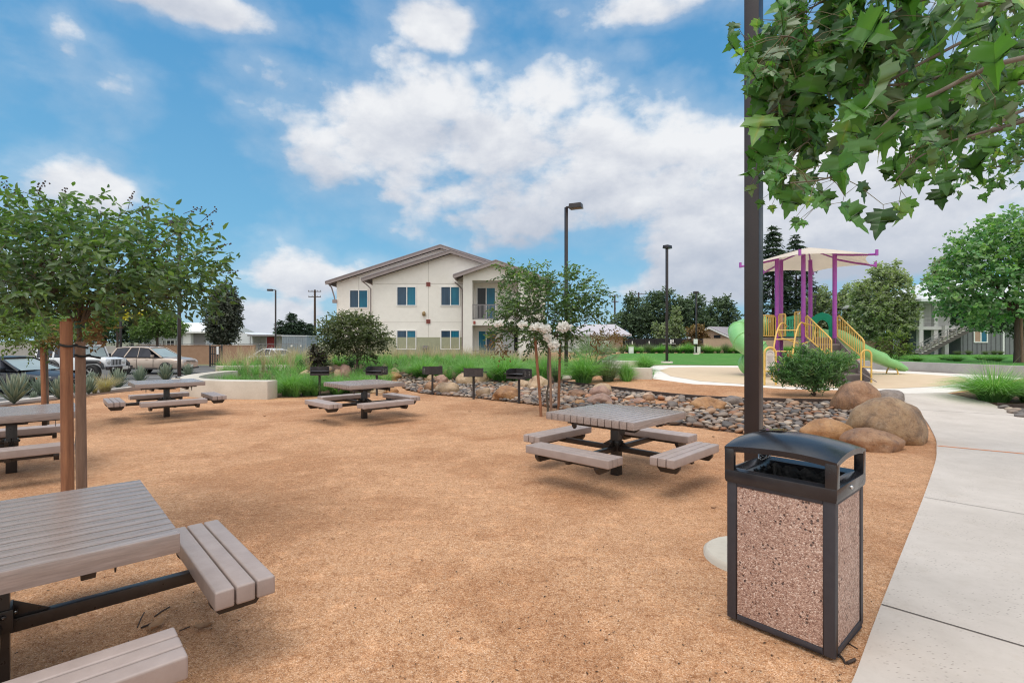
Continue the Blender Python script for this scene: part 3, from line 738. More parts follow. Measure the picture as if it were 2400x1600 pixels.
gl = [((749, 927), R(24), 'barbecue grill standing leftmost of the five, in front of dark grass'),
      ((883, 926), R(-14), 'barbecue grill partly hidden behind the middle picnic table'),
      ((1013.5, 923.7), R(205), 'barbecue grill between the brown boulder and the wide tan boulder'),
      ((1110, 934), R(180), 'barbecue grill turned so that its plain back faces the viewer'),
      ((1216.5, 944), R(-38), 'barbecue grill nearest the flowering crape myrtle, beside the large angular boulder')]
g0 = None
for (u, v), a, lb in gl:
    p = gp(u, v)
    if g0 is None: g0 = build_grill(lb, p, a)
    else: copy_tree(g0, p, a, lb)

# ------------------------------------------------------------------ boulders
def boulder(label, u0, u1, v0, v1, kind, seed, flat=1.0, rough=.16, depth=.8, pw=.6):
    uc = (u0 + u1) / 2; x, y, z = gp(uc, v1 - .12 * (v1 - v0))
    w = (u1 - u0) * y / F; hh = (v1 - v0) * y / F * .96
    bm = bmesh.new(); bmesh.ops.create_icosphere(bm, subdivisions=4, radius=1)
    o3 = Vector((seed * 3.17, seed * 1.3, seed * .7))
    for vv in bm.verts:
        q = vv.co.copy(); n = mnoise.noise(q * .9 + o3) * rough * 1.5 + mnoise.noise(q * 2.1 + o3) * rough * .7 + mnoise.noise(q * 5 + o3) * rough * .15
        c = mnoise.cell_vector((q * .8 + o3)) if False else None
        r = 1 + n
        # a few planed faces so that it reads as broken stone
        for k in range(3):
            d = Vector((math.sin(seed * 1.7 + k * 2.1), math.cos(seed * 2.3 + k * 1.7), .55 * math.sin(seed + k))).normalized()
            e = q.dot(d) * r; lim = .80 + .08 * math.sin(seed * 5 + k)
            if e > lim: r *= 1 - (e - lim) / max(e, .01) * pw
        vv.co = q * r
    zs = [v.co.z for v in bm.verts]; xs = [v.co.x for v in bm.verts]
    zt = max(zs); sx = w / (max(xs) - min(xs)); sz = hh / (zt + .45)
    for vv in bm.verts: vv.co = Vector((vv.co.x * sx, vv.co.y * sx * depth, (vv.co.z + .45) * sz if vv.co.z > -.45 else (vv.co.z + .45) * sz * .5))
    for f in bm.faces: f.smooth = True
    me = bpy.data.meshes.new('boulder'); bm.to_mesh(me); bm.free(); me.materials.append(BM[kind])
    o = link('boulder', me, None, (x, y + w * depth * .25, z - .02)); o.rotation_euler = (0, 0, 0)
    tag(o, label, 'boulder', 'boulders set along the dry creek bed')
BL = [(700, 728, 865, 881, 'tan', 'flat tan boulder in the grass left of the first grill'),
      (751, 782, 857, 878, 'tan', 'pale rounded boulder just behind the first grill'),
      (781, 801, 864, 884, 'tan', 'small yellowish stone between the pale boulder and the upright pink one'),
      (794, 823, 854, 885, 'pink', 'upright pink boulder left of the shrub tree stems'),
      (908, 936, 861, 881, 'tan', 'upper boulder of the pair behind the second grill'),
      (887, 941, 870, 891, 'orange', 'broad orange boulder behind the post of the second grill'),
      (864, 901, 908, 923, 'tan', 'low tan stone seen under the middle table, left one of two'),
      (901, 934, 907, 922, 'orange', 'low brown stone seen under the middle table, right one of two'),
      (996, 1021, 877, 893, 'tan', 'yellowish stone right below the third grill box'),
      (1018, 1051, 877, 898, 'pink', 'rough pinkish boulder right of the third grill post'),
      (1037, 1052, 865, 882, 'tan', 'pale boulder at the grass edge right of the third grill'),
      (993, 1031, 893, 919, 'brown', 'brown boulder left of the wide tan boulder, touching the third grill post'),
      (1016, 1075, 895, 925, 'tan', 'wide smooth tan boulder between third and fourth grills'),
      (1066, 1110, 874, 904, 'tan', 'cleft pale boulder behind the fourth grill'),
      (1112, 1149, 873, 900, 'tan', 'rounded tan boulder showing right of the fourth grill box'),
      (1116, 1152, 908, 933, 'tan', 'squat tan boulder right of the fourth grill post'),
      (1149, 1215, 904, 941, 'orange', 'large angular orange boulder left of the fifth grill post'),
      (1205, 1231, 919, 934, 'pink', 'small pink stone right of the fifth grill post'),
      (1202, 1244, 889, 912, 'tan', 'tan boulder under the fifth grill box'),
      (1233, 1290, 880, 914, 'tan', 'large banded boulder behind the leaning left stake'),
      (1296, 1316, 897, 911, 'grey', 'small grey stone between the middle and right stakes'),
      (1330, 1379, 911, 933, 'brown', 'flat topped brown boulder right of the stakes'),
      (1390, 1440, 898, 926, 'tan', 'tan boulder at the back of the cluster behind the large table'),
      (1379, 1435, 903, 934, 'pink', 'rounded pinkish boulder in the middle of the cluster behind the large table'),
      (1375, 1443, 921, 948, 'pink', 'smooth pale pink boulder directly behind the large table top'),
      (1345, 1370, 934, 949, 'orange', 'small orange stone beside the back corner of the large table'),
      (1507, 1536, 922, 945, 'brown', 'small round boulder on the bare granite'),
      (1474, 1518, 931, 946, 'pink', 'flat pale stone left of the small round boulder'),
      (1626, 1710, 929, 965, 'orange', 'smooth orange loaf-shaped boulder left of the foreground post'),
      (1696, 1746, 927, 952, 'grey', 'grey boulder half hidden by the foreground post'),
      (1963, 2080, 895, 972, 'brown', 'tall rounded brown boulder left of the biggest boulder'),
      (2066, 2126, 913, 946, 'grey', 'dark smooth boulder at the edge of the footpath'),
      (2012, 2190, 937, 1050, 'big', 'biggest boulder, weathered and beside the footpath'),
      (1890, 2012, 983, 1041, 'orange', 'angular orange boulder with a tilted flat top'),
      (1991, 2136, 1006, 1062, 'brown', 'low brown boulder in front of the biggest boulder')]
for i, (u0, u1, v0, v1, k, lb) in enumerate(BL):
    big = (u1 - u0) > 100
    boulder(lb, u0, u1, v0, v1, k, i + 2.3, rough=.15 if big else .2, pw=.75 if 'angular' in lb or 'flat topped' in lb else .45, depth=.75)

# ------------------------------------------------------------------ river cobbles
def inside(p, poly):
    x, y = p; c = False; j = len(poly) - 1
    for i in range(len(poly)):
        xi, yi = poly[i][:2]; xj, yj = poly[j][:2]
        if (yi > y) != (yj > y) and x < (xj - xi) * (y - yi) / (yj - yi) + xi: c = not c
        j = i
    return c
def cobble_mesh(seed, sub):
    bm = bmesh.new(); bmesh.ops.create_icosphere(bm, subdivisions=sub, radius=1)
    rs = random.Random(seed); ax = (1, rs.uniform(.62, .88), rs.uniform(.36, .52)); o3 = Vector((seed * 2.1, seed, 0))
    for v in bm.verts:
        r = 1 + .22 * mnoise.noise(v.co * .9 + o3); v.co = Vector((v.co.x * ax[0], v.co.y * ax[1], v.co.z * ax[2])) * r
    for f in bm.faces: f.smooth = True
    return bm
CM = []
for k in range(9):
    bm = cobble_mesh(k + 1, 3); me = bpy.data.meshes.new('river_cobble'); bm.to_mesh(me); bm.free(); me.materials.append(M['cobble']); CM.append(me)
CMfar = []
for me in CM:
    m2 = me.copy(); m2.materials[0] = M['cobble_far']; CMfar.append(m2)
bare = PX([(1450, 935), (1520, 931), (1620, 940), (1700, 944), (1690, 948), (1600, 950), (1500, 946), (1455, 941)])
xs = [p[0] for p in cob_poly]; ys = [p[1] for p in cob_poly]
cells = {}; stones = []
rc = random.Random(11)
for it in range(60000):
    x = rc.uniform(min(xs), max(xs)); y = rc.uniform(min(ys), max(ys))
    if not inside((x, y), cob_poly): continue
    if inside((x, y), bare) and rc.random() < .93: continue
    r = rc.choice((.05, .06, .065, .075, .085, .105)) * rc.uniform(.85, 1.15)
    key = (int(x / .25), int(y / .25)); ok = True
    for dx in (-1, 0, 1):
        for dy in (-1, 0, 1):
            for (a, b, q) in cells.get((key[0] + dx, key[1] + dy), ()):
                if (a - x) ** 2 + (b - y) ** 2 < ((q + r) * .80) ** 2: ok = False; break
            if not ok: break
        if not ok: break
    if ok: cells.setdefault(key, []).append((x, y, r)); stones.append((x, y, r))
for q in [(2352, 958), (2366, 962), (2380, 966), (2392, 963), (2388, 972), (2397, 969), (2372, 969), (2394, 978)]:
    x, y, z = gp(*q); stones.append((x, y, rc.uniform(.07, .12)))
stones.sort(key=lambda s: -s[2] / s[1])
for i, (x, y, r) in enumerate(stones[:300]):
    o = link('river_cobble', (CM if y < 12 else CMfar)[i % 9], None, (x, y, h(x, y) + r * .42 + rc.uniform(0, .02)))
    o.rotation_euler = (rc.uniform(-.42, .42), rc.uniform(-.42, .42), rc.uniform(0, 6.28)); o.scale = (r * 1.12,) * 3
    tag(o, 'smooth rounded river cobble lying in the dry creek bed of mixed grey and tan stones', 'cobble', 'river cobbles in the dry creek bed')
bases = []
for k in range(9):
    bm = cobble_mesh(k + 1, 2); bases.append((np.array([v.co[:] for v in bm.verts]), [[v.index for v in f.verts] for f in bm.faces])); bm.free()
V = []; Fc = []; nb = 0
for i, (x, y, r) in enumerate(stones[300:]):
    bv, bf = bases[i % 9]
    Mx = np.array((Matrix.Rotation(rc.uniform(0, 6.28), 3, 'Z') @ Matrix.Rotation(rc.uniform(-.25, .25), 3, 'X')))
    V.append(bv @ Mx.T * r * 1.12 + (x, y, h(x, y) + r * .42 + rc.uniform(0, .02))); Fc += [[q + nb for q in f] for f in bf]; nb += len(bv)
me = bpy.data.meshes.new('river_cobbles'); me.from_pydata(np.concatenate(V).tolist(), [], Fc); me.materials.append(M['cobble_mass'])
me.polygons.foreach_set('use_smooth', [True] * len(Fc))
tag(link('river_cobbles', me), 'remaining small river cobbles filling the dry creek bed', 'cobbles', None, 'stuff')
print('stones', len(stones))
# ------------------------------------------------------------------ foliage tools
def fast_mesh(name, V, Q, m, shade=None):
    V = np.ascontiguousarray(V, dtype=np.float32); Q = np.ascontiguousarray(Q, dtype=np.int32)
    me = bpy.data.meshes.new(name); k = Q.shape[1]
    me.vertices.add(len(V)); me.vertices.foreach_set('co', V.ravel())
    me.loops.add(Q.size); me.loops.foreach_set('vertex_index', Q.ravel())
    me.polygons.add(len(Q)); me.polygons.foreach_set('loop_start', np.arange(0, Q.size, k, dtype=np.int32))
    try: me.polygons.foreach_set('loop_total', np.full(len(Q), k, dtype=np.int32))
    except Exception: pass
    me.update(calc_edges=True)
    if shade is not None:
        a = me.attributes.new('shade', 'FLOAT', 'POINT'); a.data.foreach_set('value', np.clip(shade, 0, 1).astype(np.float32))
    me.materials.append(m)
    return me
def unit(a): return a / (np.linalg.norm(a, axis=-1, keepdims=True) + 1e-9)

def leaves(P, A, N, L, W, shade, fold=.22, curl=.12):
    n = len(P); A = unit(A); S = unit(np.cross(A, N)); N = np.cross(S, A)
    L = np.broadcast_to(L, n)[:, None]; W = np.broadcast_to(W, n)[:, None]
    f = N * W * fold
    V = np.stack([P, P + A * L * .32 + S * W * .5 + f, P + A * L * .72 + S * W * .36 + f * .7 - N * L * curl * .4, P + A * L - N * L * curl, P + A * L * .72 - S * W * .36 + f * .7 - N * L * curl * .4, P + A * L * .32 - S * W * .5 + f], 1)
    b = np.arange(n)[:, None] * 6
    Q = np.stack([b + [0, 5, 4, 3], b + [0, 3, 2, 1]], 1).reshape(-1, 4)
    return V.reshape(-1, 3), Q, np.repeat(shade, 6)

def crown_leaves(r, blobs, ntwig, nleaf, L, W, tl, org, droop=.25, inner=.5, flat=.5, shade0=.5):
    """twigs spread through ellipsoids (c, radii[, shade offset]); leaves sit along each twig"""
    vol = np.array([b[1][0] * b[1][1] * b[1][2] for b in blobs]) ** .75; pick = r.choice(len(blobs), ntwig, p=vol / vol.sum())
    C = np.array([b[0] for b in blobs])[pick]; Rr = np.array([b[1] for b in blobs])[pick]; so = np.array([b[2] if len(b) > 2 else 0. for b in blobs])[pick]
    d = unit(r.normal(size=(ntwig, 3))); rad = inner + (1 - inner) * r.random(ntwig) ** .6
    P = C + d * Rr * rad[:, None]
    out = unit(P - np.array(org)); dr = unit(out * .8 + r.normal(size=(ntwig, 3)) * .55 + d * .4 + np.array([0, 0, -droop]))
    tws = r.normal(size=ntwig) * .11
    t = np.linspace(0.05, 1, nleaf)[None, :] + r.normal(size=(ntwig, nleaf)) * .05
    pos = P[:, None] + dr[:, None] * (t[..., None] - .5) * tl + np.array([0, 0, -1]) * (t[..., None] ** 2) * tl * droop * .5
    n = ntwig * nleaf; side = unit(np.cross(dr, [0, 0, 1.0]))[:, None] * np.where(np.arange(nleaf) % 2 == 0, 1, -1)[None, :, None]
    ax = dr[:, None] * .55 + side * .7 + r.normal(size=(ntwig, nleaf, 3)) * .45 + np.array([0, 0, -droop])
    nr = np.array([0, 0, 1.0]) * flat + r.normal(size=(ntwig, nleaf, 3)) * (1 - flat * .5)
    hz = d[:, 2] * .16 + (rad - .75) * .45  # inner and lower leaves toned darker: crown shade painted into the colour
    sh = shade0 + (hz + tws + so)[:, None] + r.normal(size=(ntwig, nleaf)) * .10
    sc = r.uniform(.7, 1.2, n)
    return leaves(pos.reshape(-1, 3), ax.reshape(-1, 3), nr.reshape(-1, 3), L * sc, W * sc, sh.ravel()), P, dr

def pb(u, v, ru, rv, y, dy=None, so=0.):
    k = y / F; return (np.array(at(u, v, y)), np.array([ru * k, dy if dy else (ru + rv) / 2 * k, rv * k]), so)

def branch_path(a, b, r, sag=.1, n=5, wob=.035):
    a = Vector(a); b = Vector(b); L = (b - a).length
    return [a.lerp(b, i / n) + Vector((r.normal(), r.normal(), r.normal())) * L * wob * math.sin(math.pi * i / n) + Vector((0, 0, -sag * L * math.sin(math.pi * i / n) * .5)) for i in range(n + 1)]

def tree(name, label, cat, base, fork, blobs, m, ntwig, nleaf, L, W, tl, seed, trunk_r=.05, bark=None, stems=None, group=None, droop=.25, inner=.5, limbs=True, flat=.5, shade0=.5, twigs=0):
    r = np.random.default_rng(seed); t = thing(name, label, cat, base, 0, group); B0 = np.array(base)
    (V, Q, sh), P, dr = crown_leaves(r, blobs, ntwig, nleaf, L, W, tl, fork, droop, inner, flat, shade0)
    link('crown', fast_mesh('crown', V - B0, Q, m, sh), t)
    b = MB(); fk = Vector(fork) - Vector(base)
    for (sx, sy) in (stems or [(0, 0)]):
        pts = branch_path((sx, sy, -.1), fk + Vector((-sx * .4, -sy * .4, 0)), r, 0, 6, .008)
        b.tube(pts, [trunk_r * (1.25 - .45 * i / 6) for i in range(7)], 10)
    if limbs:
        for c, rr, *_ in blobs:
            e = Vector(c - B0); st = fk.lerp(e, .02)
            e = e + Vector((0, 0, rr[2] * .3)); L_ = (e - fk).length; mid = fk.lerp(e, .42) + Vector((0, 0, max(0, .30 * L_ - .3 * (e.z - fk.z))))
            pts = smooth_line([tuple(fk), tuple(fk.lerp(mid, .5) + Vector((0, 0, .08 * L_))), tuple(mid), tuple(e)], 3)
            b.tube(pts, [trunk_r * .5 * (1 - .85 * i / len(pts)) for i in range(len(pts))], 7)
        for k in range(twigs):
            i = int(r.integers(ntwig)); c = min(blobs, key=lambda q: np.linalg.norm(q[0] - P[i]))[0]
            pts = branch_path(Vector((c * .7 + np.array(fork) * .3) - B0), Vector(P[i] - dr[i] * tl * .4 - B0), r, .06, 4) + [Vector(P[i] + dr[i] * tl * .45 - B0) - Vector((0, 0, tl * droop * .4))]
            b.tube(pts, [trunk_r * .16 * (1 - .8 * q / 5) + .0012 for q in range(6)], 4)
    b.build('trunk', bark or M['bark'], t)
    return t

G = {}
G['myrtle'] = leaf_mat('crape_myrtle_leaf', [(0, (0.0187, 0.0414, 0.0178)), (0.4, (0.0621, 0.1257, 0.0473)), (0.7, (0.1164, 0.2218, 0.0709)), (1, (0.2328, 0.3696, 0.1109))], .3, .38, (.10, .15, .07), .5)
G['myrtle2'] = leaf_mat('young_myrtle_leaf', [(0, (.03, .055, .015)), (.45, (.085, .16, .04)), (.8, (.17, .27, .07)), (1, (.26, .35, .11))], .35, .45, (.16, .22, .09))
G['rust'] = leaf_mat('dry_myrtle_leaf', [(0, (0.082, 0.0403, 0.0203)), (0.5, (0.2214, 0.138, 0.0675)), (1, (0.3444, 0.2875, 0.135))], .3, .6)
G['grey_green'] = leaf_mat('grey_green_leaf', [(0, (0.0408, 0.065, 0.0388)), (0.45, (0.1299, 0.1762, 0.1076)), (0.8, (0.2598, 0.3156, 0.1937)), (1, (0.4269, 0.4827, 0.3228))], .38, .6, (.2, .22, .15))
G['dark'] = leaf_mat('dark_evergreen_leaf', [(0, (0.019, 0.0342, 0.0217)), (0.5, (0.0608, 0.0988, 0.0578)), (1, (0.1615, 0.228, 0.1173))], .2, .6)
G['conifer'] = leaf_mat('conifer_needles', [(0, (0.0154, 0.0307, 0.023)), (0.5, (0.0499, 0.0864, 0.0576)), (1, (0.1344, 0.2016, 0.1152))], .15, .65)
G['plane'] = leaf_mat('plane_leaf', [(0, (0.026, 0.0649, 0.0212)), (0.4, (0.0649, 0.1711, 0.0472)), (0.75, (0.1062, 0.2655, 0.0649)), (0.93, (0.2006, 0.3776, 0.1062)), (1, (0.4012, 0.3776, 0.0826))], .42, .36, (.26, .31, .22), .5)
G['plane_far'] = leaf_mat('plane_crown_leaf', [(0, (0.0161, 0.047, 0.0215)), (0.4, (0.0605, 0.1747, 0.0672)), (0.75, (0.1344, 0.3158, 0.1142)), (1, (0.2957, 0.4973, 0.1882))], .3, .5, (.18, .26, .15))
G['purple'] = leaf_mat('purple_leaf', [(0, (.016, .014, .012)), (.5, (.05, .042, .034)), (1, (.13, .12, .08))], .2, .5)
G['bush'] = leaf_mat('bright_bush_leaf', [(0, (0.022, 0.055, 0.022)), (0.45, (0.0715, 0.1815, 0.0605)), (0.8, (0.165, 0.319, 0.121)), (1, (0.396, 0.506, 0.264))], .3, .45, (.12, .2, .09))
G['yellow'] = leaf_mat('golden_leaf', [(0, (.25, .2, .02)), (.5, (.55, .45, .05)), (1, (.8, .7, .12))], .4, .5)
G['lime'] = leaf_mat('lime_leaf', [(0, (.05, .08, .015)), (.5, (.19, .25, .06)), (1, (.36, .40, .12))], .35, .5)
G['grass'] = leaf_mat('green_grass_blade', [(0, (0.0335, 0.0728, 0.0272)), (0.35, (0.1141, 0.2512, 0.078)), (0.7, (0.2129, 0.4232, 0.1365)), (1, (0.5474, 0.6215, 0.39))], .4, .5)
G['grass_grey'] = leaf_mat('grey_grass_blade', [(0, (.03, .045, .025)), (.5, (.11, .155, .09)), (1, (.26, .30, .19))], .3, .6)
G['plume'] = leaf_mat('feathery_seed_head', [(0, (0.1984, 0.1587, 0.1037)), (0.5, (0.4364, 0.3306, 0.2666)), (1, (0.6612, 0.529, 0.4592))], .4, .8)
G['straw'] = leaf_mat('straw_grass_blade', [(0, (0.3312, 0.2565, 0.156)), (0.5, (0.5704, 0.475, 0.36)), (1, (0.4784, 0.532, 0.336))], .35, .6)
G['agave'] = leaf_mat('agave_leaf', [(0, (0.0308, 0.0484, 0.0352)), (0.4, (0.1056, 0.1452, 0.11)), (0.75, (0.2024, 0.2508, 0.198)), (1, (0.4576, 0.4928, 0.396))], .08, .5)
G['flower'] = leaf_mat('white_blossom', [(0, (.80, .80, .74)), (.5, (.88, .88, .85)), (1, (.92, .92, .91))], .45, .7, tint=(1, 1, .98))
G['palm'] = leaf_mat('palm_fan', [(0, (0.0625, 0.0938, 0.0575)), (0.5, (0.1875, 0.25, 0.1581)), (1, (0.375, 0.4375, 0.2875))], .2, .5)

def add_to_crown(t, V, Q, sh, m):
    me = next(c for c in t.children if c.name.startswith('crown')).data
    k = len(me.vertices); a = np.empty(k * 3, np.float32); me.vertices.foreach_get('co', a); q = np.empty(len(me.loops), np.int32); me.loops.foreach_get('vertex_index', q)
    s0 = np.empty(k, np.float32); me.attributes['shade'].data.foreach_get('value', s0); mats = list(me.materials); mi = np.empty(len(me.polygons), np.int32); me.polygons.foreach_get('material_index', mi)
    n = fast_mesh('crown', np.concatenate([a.reshape(-1, 3), V]), np.concatenate([q.reshape(-1, 4), Q + k]), mats[0], np.concatenate([s0, np.clip(sh, 0, 1)]))
    for x in mats[1:]: n.materials.append(x)
    if m not in mats: n.materials.append(m)
    n.polygons.foreach_set('material_index', np.concatenate([mi, np.full(len(Q), list(n.materials).index(m), np.int32)]))
    next(c for c in t.children if c.name.startswith('crown')).data = n

# ------------------------------------------------------------------ trees near the tables
STK = 'round timber stakes tied to young trees'
def stake(label, u0, v0, y, top_uv, r, m='stake', y2=None, base_z=None):
    a = Vector(at(u0, 0, y)); a.z = h(a.x, y) if base_z is None else base_z
    b = Vector(at(top_uv[0], top_uv[1], y2 or y)); t = thing('tree_stake', label, 'tree stake', a, 0, STK); d = b - a
    MB().tube([(0, 0, -.2) if i == 0 else d * (i / 6) for i in range(7)], [r * 1.04, r * 1.03, r, r * .99, r * .98, r * .96, r * .95], 14).build('shaft', M[m], t)
    return t
def tie(t, z, r, off=(0, 0)):
    b = MB(); b.tube([(off[0] + r * math.cos(q), off[1] + r * math.sin(q), z + .006 * math.sin(2 * q)) for q in np.linspace(0, 6.283, 22)], .009, 6)
    b.tube([(off[0] + r, off[1], z), (off[0] + r + .05, off[1] + .06, z - .02)], .008, 6); b.build('tie', M['rubber'], t)
s1 = stake('thick redwood stake in front of the left tree trunk', 160, 0, 3.75, (155, 752), .039); tie(s1, 1.58, .047)
stake('thin redwood stake just behind the thick one at the left tree', 166, 0, 4.35, (163, 745), .022)
s2 = stake('weathered grey brown stake right of the left tree trunk', 193, 0, 3.9, (188, 800), .034, 'stake2'); tie(s2, 1.50, .043)
bx, by = at(183, 0, 4.1)[0], 4.1
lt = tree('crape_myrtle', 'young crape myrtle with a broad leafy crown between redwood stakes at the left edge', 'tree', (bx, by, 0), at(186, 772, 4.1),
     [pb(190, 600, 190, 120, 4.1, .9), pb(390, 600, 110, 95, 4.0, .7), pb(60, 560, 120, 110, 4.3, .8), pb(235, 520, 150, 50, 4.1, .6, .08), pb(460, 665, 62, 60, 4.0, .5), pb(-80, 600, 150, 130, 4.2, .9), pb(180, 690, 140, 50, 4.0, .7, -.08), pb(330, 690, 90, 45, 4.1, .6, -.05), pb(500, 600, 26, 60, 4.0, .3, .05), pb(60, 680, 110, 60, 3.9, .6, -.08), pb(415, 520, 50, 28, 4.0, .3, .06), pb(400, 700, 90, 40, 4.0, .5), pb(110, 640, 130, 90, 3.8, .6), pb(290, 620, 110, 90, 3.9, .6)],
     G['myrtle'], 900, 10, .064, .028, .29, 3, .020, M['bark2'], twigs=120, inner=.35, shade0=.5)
r = np.random.default_rng(5)
# seed heads on the twig ends above the crown
for (u, v, du, dv) in [(60, 480, -25, -45), (100, 470, -10, -38), (150, 478, 5, -40), (90, 445, 18, -22), (300, 490, 10, -40), (430, 500, 45, -12), (455, 540, 48, -14), (490, 590, 45, -20), (510, 640, 45, -6), (470, 520, 40, -30), (320, 500, 30, -20), (20, 455, -10, -30)]:
    b = MB(); p0 = Vector(at(u, v, 4.0)) - Vector((bx, by, 0)); d = Vector((du, 0, -dv)) * 4.0 / F
    b.tube([p0, p0 + d * .6 + Vector((0, 0, .01)), p0 + d], [.0025, .002, .0012], 4)
    for k in range(9):
        q = p0 + d * (.35 + .65 * k / 8) + Vector(r.normal(size=3)) * .012
        b.lathe([(.0005, -.007), (.006, -.003), (.006, .003), (.0005, .007)], 6, 0, Matrix.Translation(q), True, False)
    b.build('seed_head', M['bark_dark'], lt)
gt = MB(); gt.lathe([(.0335, 0), (.0335, .055)], 14); gt.build('green_tag', mat('green_tape', (.02, .11, .06), None, 5, .5), lt, loc=(.012, -.0, 1.715))
# rusty sprig low on the trunk
for b_ in (pb(215, 790, 28, 22, 4.1, .12), pb(232, 770, 15, 25, 4.1, .1), pb(205, 740, 15, 20, 4.1, .08)):
    (V, Q, sh), _, _ = crown_leaves(r, [b_], 7, 7, .045, .02, .16, at(190, 780, 4.1), .2, .2); add_to_crown(lt, V - np.array((bx, by, 0)), Q, sh, G['rust'])

s3 = stake('redwood stake in the background left of the thick stakes', 105, 0, 9.0, (99, 812), .036); stake('pale narrow stake beside the background redwood stake', 113, 0, 9.25, (109, 812), .02, 'stake2')
bx2 = at(111, 0, 9.1)[0]
t2 = tree('crape_myrtle', 'smaller crape myrtle with yellow green leaves behind the left table', 'tree', (bx2, 9.1, 0), at(108, 815, 9.1),
     [pb(55, 755, 90, 55, 9.1, .7), pb(130, 770, 60, 45, 9.1, .6), pb(-10, 745, 70, 70, 9.2, .7), pb(175, 775, 35, 35, 9.1, .4), pb(80, 800, 60, 28, 9.0, .4, -.05)],
     G['myrtle2'], 420, 9, .070, .031, .34, 8, .02, M['bark2'], twigs=30, inner=.3)
for b_ in (pb(150, 775, 30, 35, 9.0, .3), pb(120, 800, 18, 16, 9.0, .2)):
    (V, Q, sh), _, _ = crown_leaves(r, [b_], 18, 7, .06, .03, .25, at(110, 812, 9.1), .2, .2); add_to_crown(t2, V - np.array((bx2, 9.1, 0)), Q, sh, G['rust'])
p = (at(233, 0, 38.)[0], 38., -.446)
stake('distant redwood stake seen between left tree trunk and tan car', 233, 0, 38.0, (233, 757), .15)
tree('crape_myrtle', 'distant small yellow green tree at the redwood stake between the left trunk and tan car', 'tree', (p[0] + .3, 38.2, p[2]), at(236, 775, 38.2), [pb(222, 740, 38, 35, 38.2), pb(245, 745, 25, 28, 38.2), pb(215, 770, 25, 16, 38.2)], G['myrtle2'], 260, 8, .24, .12, .9, 12, .07)

# flowering crape myrtle in the middle
stake('leaning left stake of the flowering crape myrtle', 1269, 0, 10.72, (1254, 790), .030, 'stake')
stake('middle stake of the flowering crape myrtle, weathered', 1292, 0, 10.8, (1288, 806), .028, 'stake2')
stake('right stake of the flowering crape myrtle', 1309, 0, 11.6, (1313, 798), .031, 'stake')
cx = at(1284, 0, 11.0)[0]
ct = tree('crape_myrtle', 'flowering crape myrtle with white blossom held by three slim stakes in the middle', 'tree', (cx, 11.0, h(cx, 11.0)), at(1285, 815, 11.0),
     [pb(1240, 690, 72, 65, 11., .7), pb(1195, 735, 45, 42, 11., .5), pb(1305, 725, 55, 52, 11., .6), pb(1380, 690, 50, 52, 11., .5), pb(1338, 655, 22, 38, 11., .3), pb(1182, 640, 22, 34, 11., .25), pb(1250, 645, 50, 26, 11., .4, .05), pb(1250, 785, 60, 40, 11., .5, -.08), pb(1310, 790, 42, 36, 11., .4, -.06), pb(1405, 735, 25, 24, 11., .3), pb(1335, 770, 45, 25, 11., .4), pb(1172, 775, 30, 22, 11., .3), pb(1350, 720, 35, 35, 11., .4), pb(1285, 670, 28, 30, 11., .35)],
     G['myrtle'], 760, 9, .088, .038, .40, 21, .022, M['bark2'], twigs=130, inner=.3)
r = np.random.default_rng(31); B0 = np.array((cx, 11.0, h(cx, 11.0)))
for b_ in (pb(1420, 780, 38, 14, 11., .25), pb(1450, 785, 14, 14, 11., .2), pb(1400, 800, 12, 22, 11., .15), pb(1160, 790, 18, 24, 11., .2), pb(1178, 815, 16, 16, 11., .2)):
    (V, Q, sh), _, _ = crown_leaves(r, [b_], 12, 8, .07, .03, .32, at(1300, 780, 11.), .3, .2); add_to_crown(ct, V - B0, Q, sh, G['rust'])
for (u, v, ru, rv) in [(1258, 764, 13, 7), (1278, 770, 11, 9), (1322, 765, 13, 11), (1297, 806, 10, 12), (1226, 758, 10, 6), (1168, 758, 8, 5), (1285, 790, 8, 8)]:
    c, rr, _ = pb(u, v, ru, rv, 10.4); n = int(50 + ru * rv * 1.5)
    d = unit(r.normal(size=(n, 3))); P = c + d * (rr * [1.15, 1.3, 1]) * r.uniform(.45, 1.05, (n, 1)) + np.sin(np.arange(n) * 2.4)[:, None] * rr * [.25, .2, .2]
    V, Q, sh = leaves(P, r.normal(size=(n, 3)), r.normal(size=(n, 3)), .05, .042, r.uniform(.3, 1, n), .3, .2)
    link('blossom', fast_mesh('blossom', V - B0, Q, G['flower'], sh), ct)

# shrub tree with two stems on the mound, shrubs beside it
q = gp(836, 878)
tree('shrub_tree', 'round headed shrubby tree with two slim stems growing among boulders before the flats', 'tree', q, at(838, 838, q[1]),
     [pb(825, 775, 70, 38, q[1]), pb(785, 785, 42, 30, q[1]), pb(872, 785, 44, 30, q[1]), pb(815, 745, 40, 18, q[1]), pb(855, 825, 34, 20, q[1]), pb(800, 815, 32, 20, q[1]), pb(765, 765, 22, 20, q[1]), pb(900, 800, 16, 20, q[1]), pb(850, 750, 30, 18, q[1])],
     leaf_mat('olive_leaf', [(0, (.02, .03, .012)), (.45, (.07, .10, .04)), (.8, (.13, .165, .07)), (1, (.26, .27, .13))], .3, .5, (.16, .18, .1)), 980, 8, .12, .05, .5, 41, .045, M['bark_dark'], stems=[(-.09, 0), (.1, .05)], twigs=60, inner=.3)
q2 = gp(744, 868)
tree('dark_shrub', 'dark purplish shrub on a short stem left of the shrubby tree', 'shrub', q2, at(745, 850, q2[1]), [pb(747, 828, 24, 22, q2[1]), pb(742, 845, 18, 14, q2[1]), pb(735, 815, 12, 12, q2[1])], G['purple'], 190, 8, .085, .05, .25, 43, .04, M['bark_dark'], inner=.2)
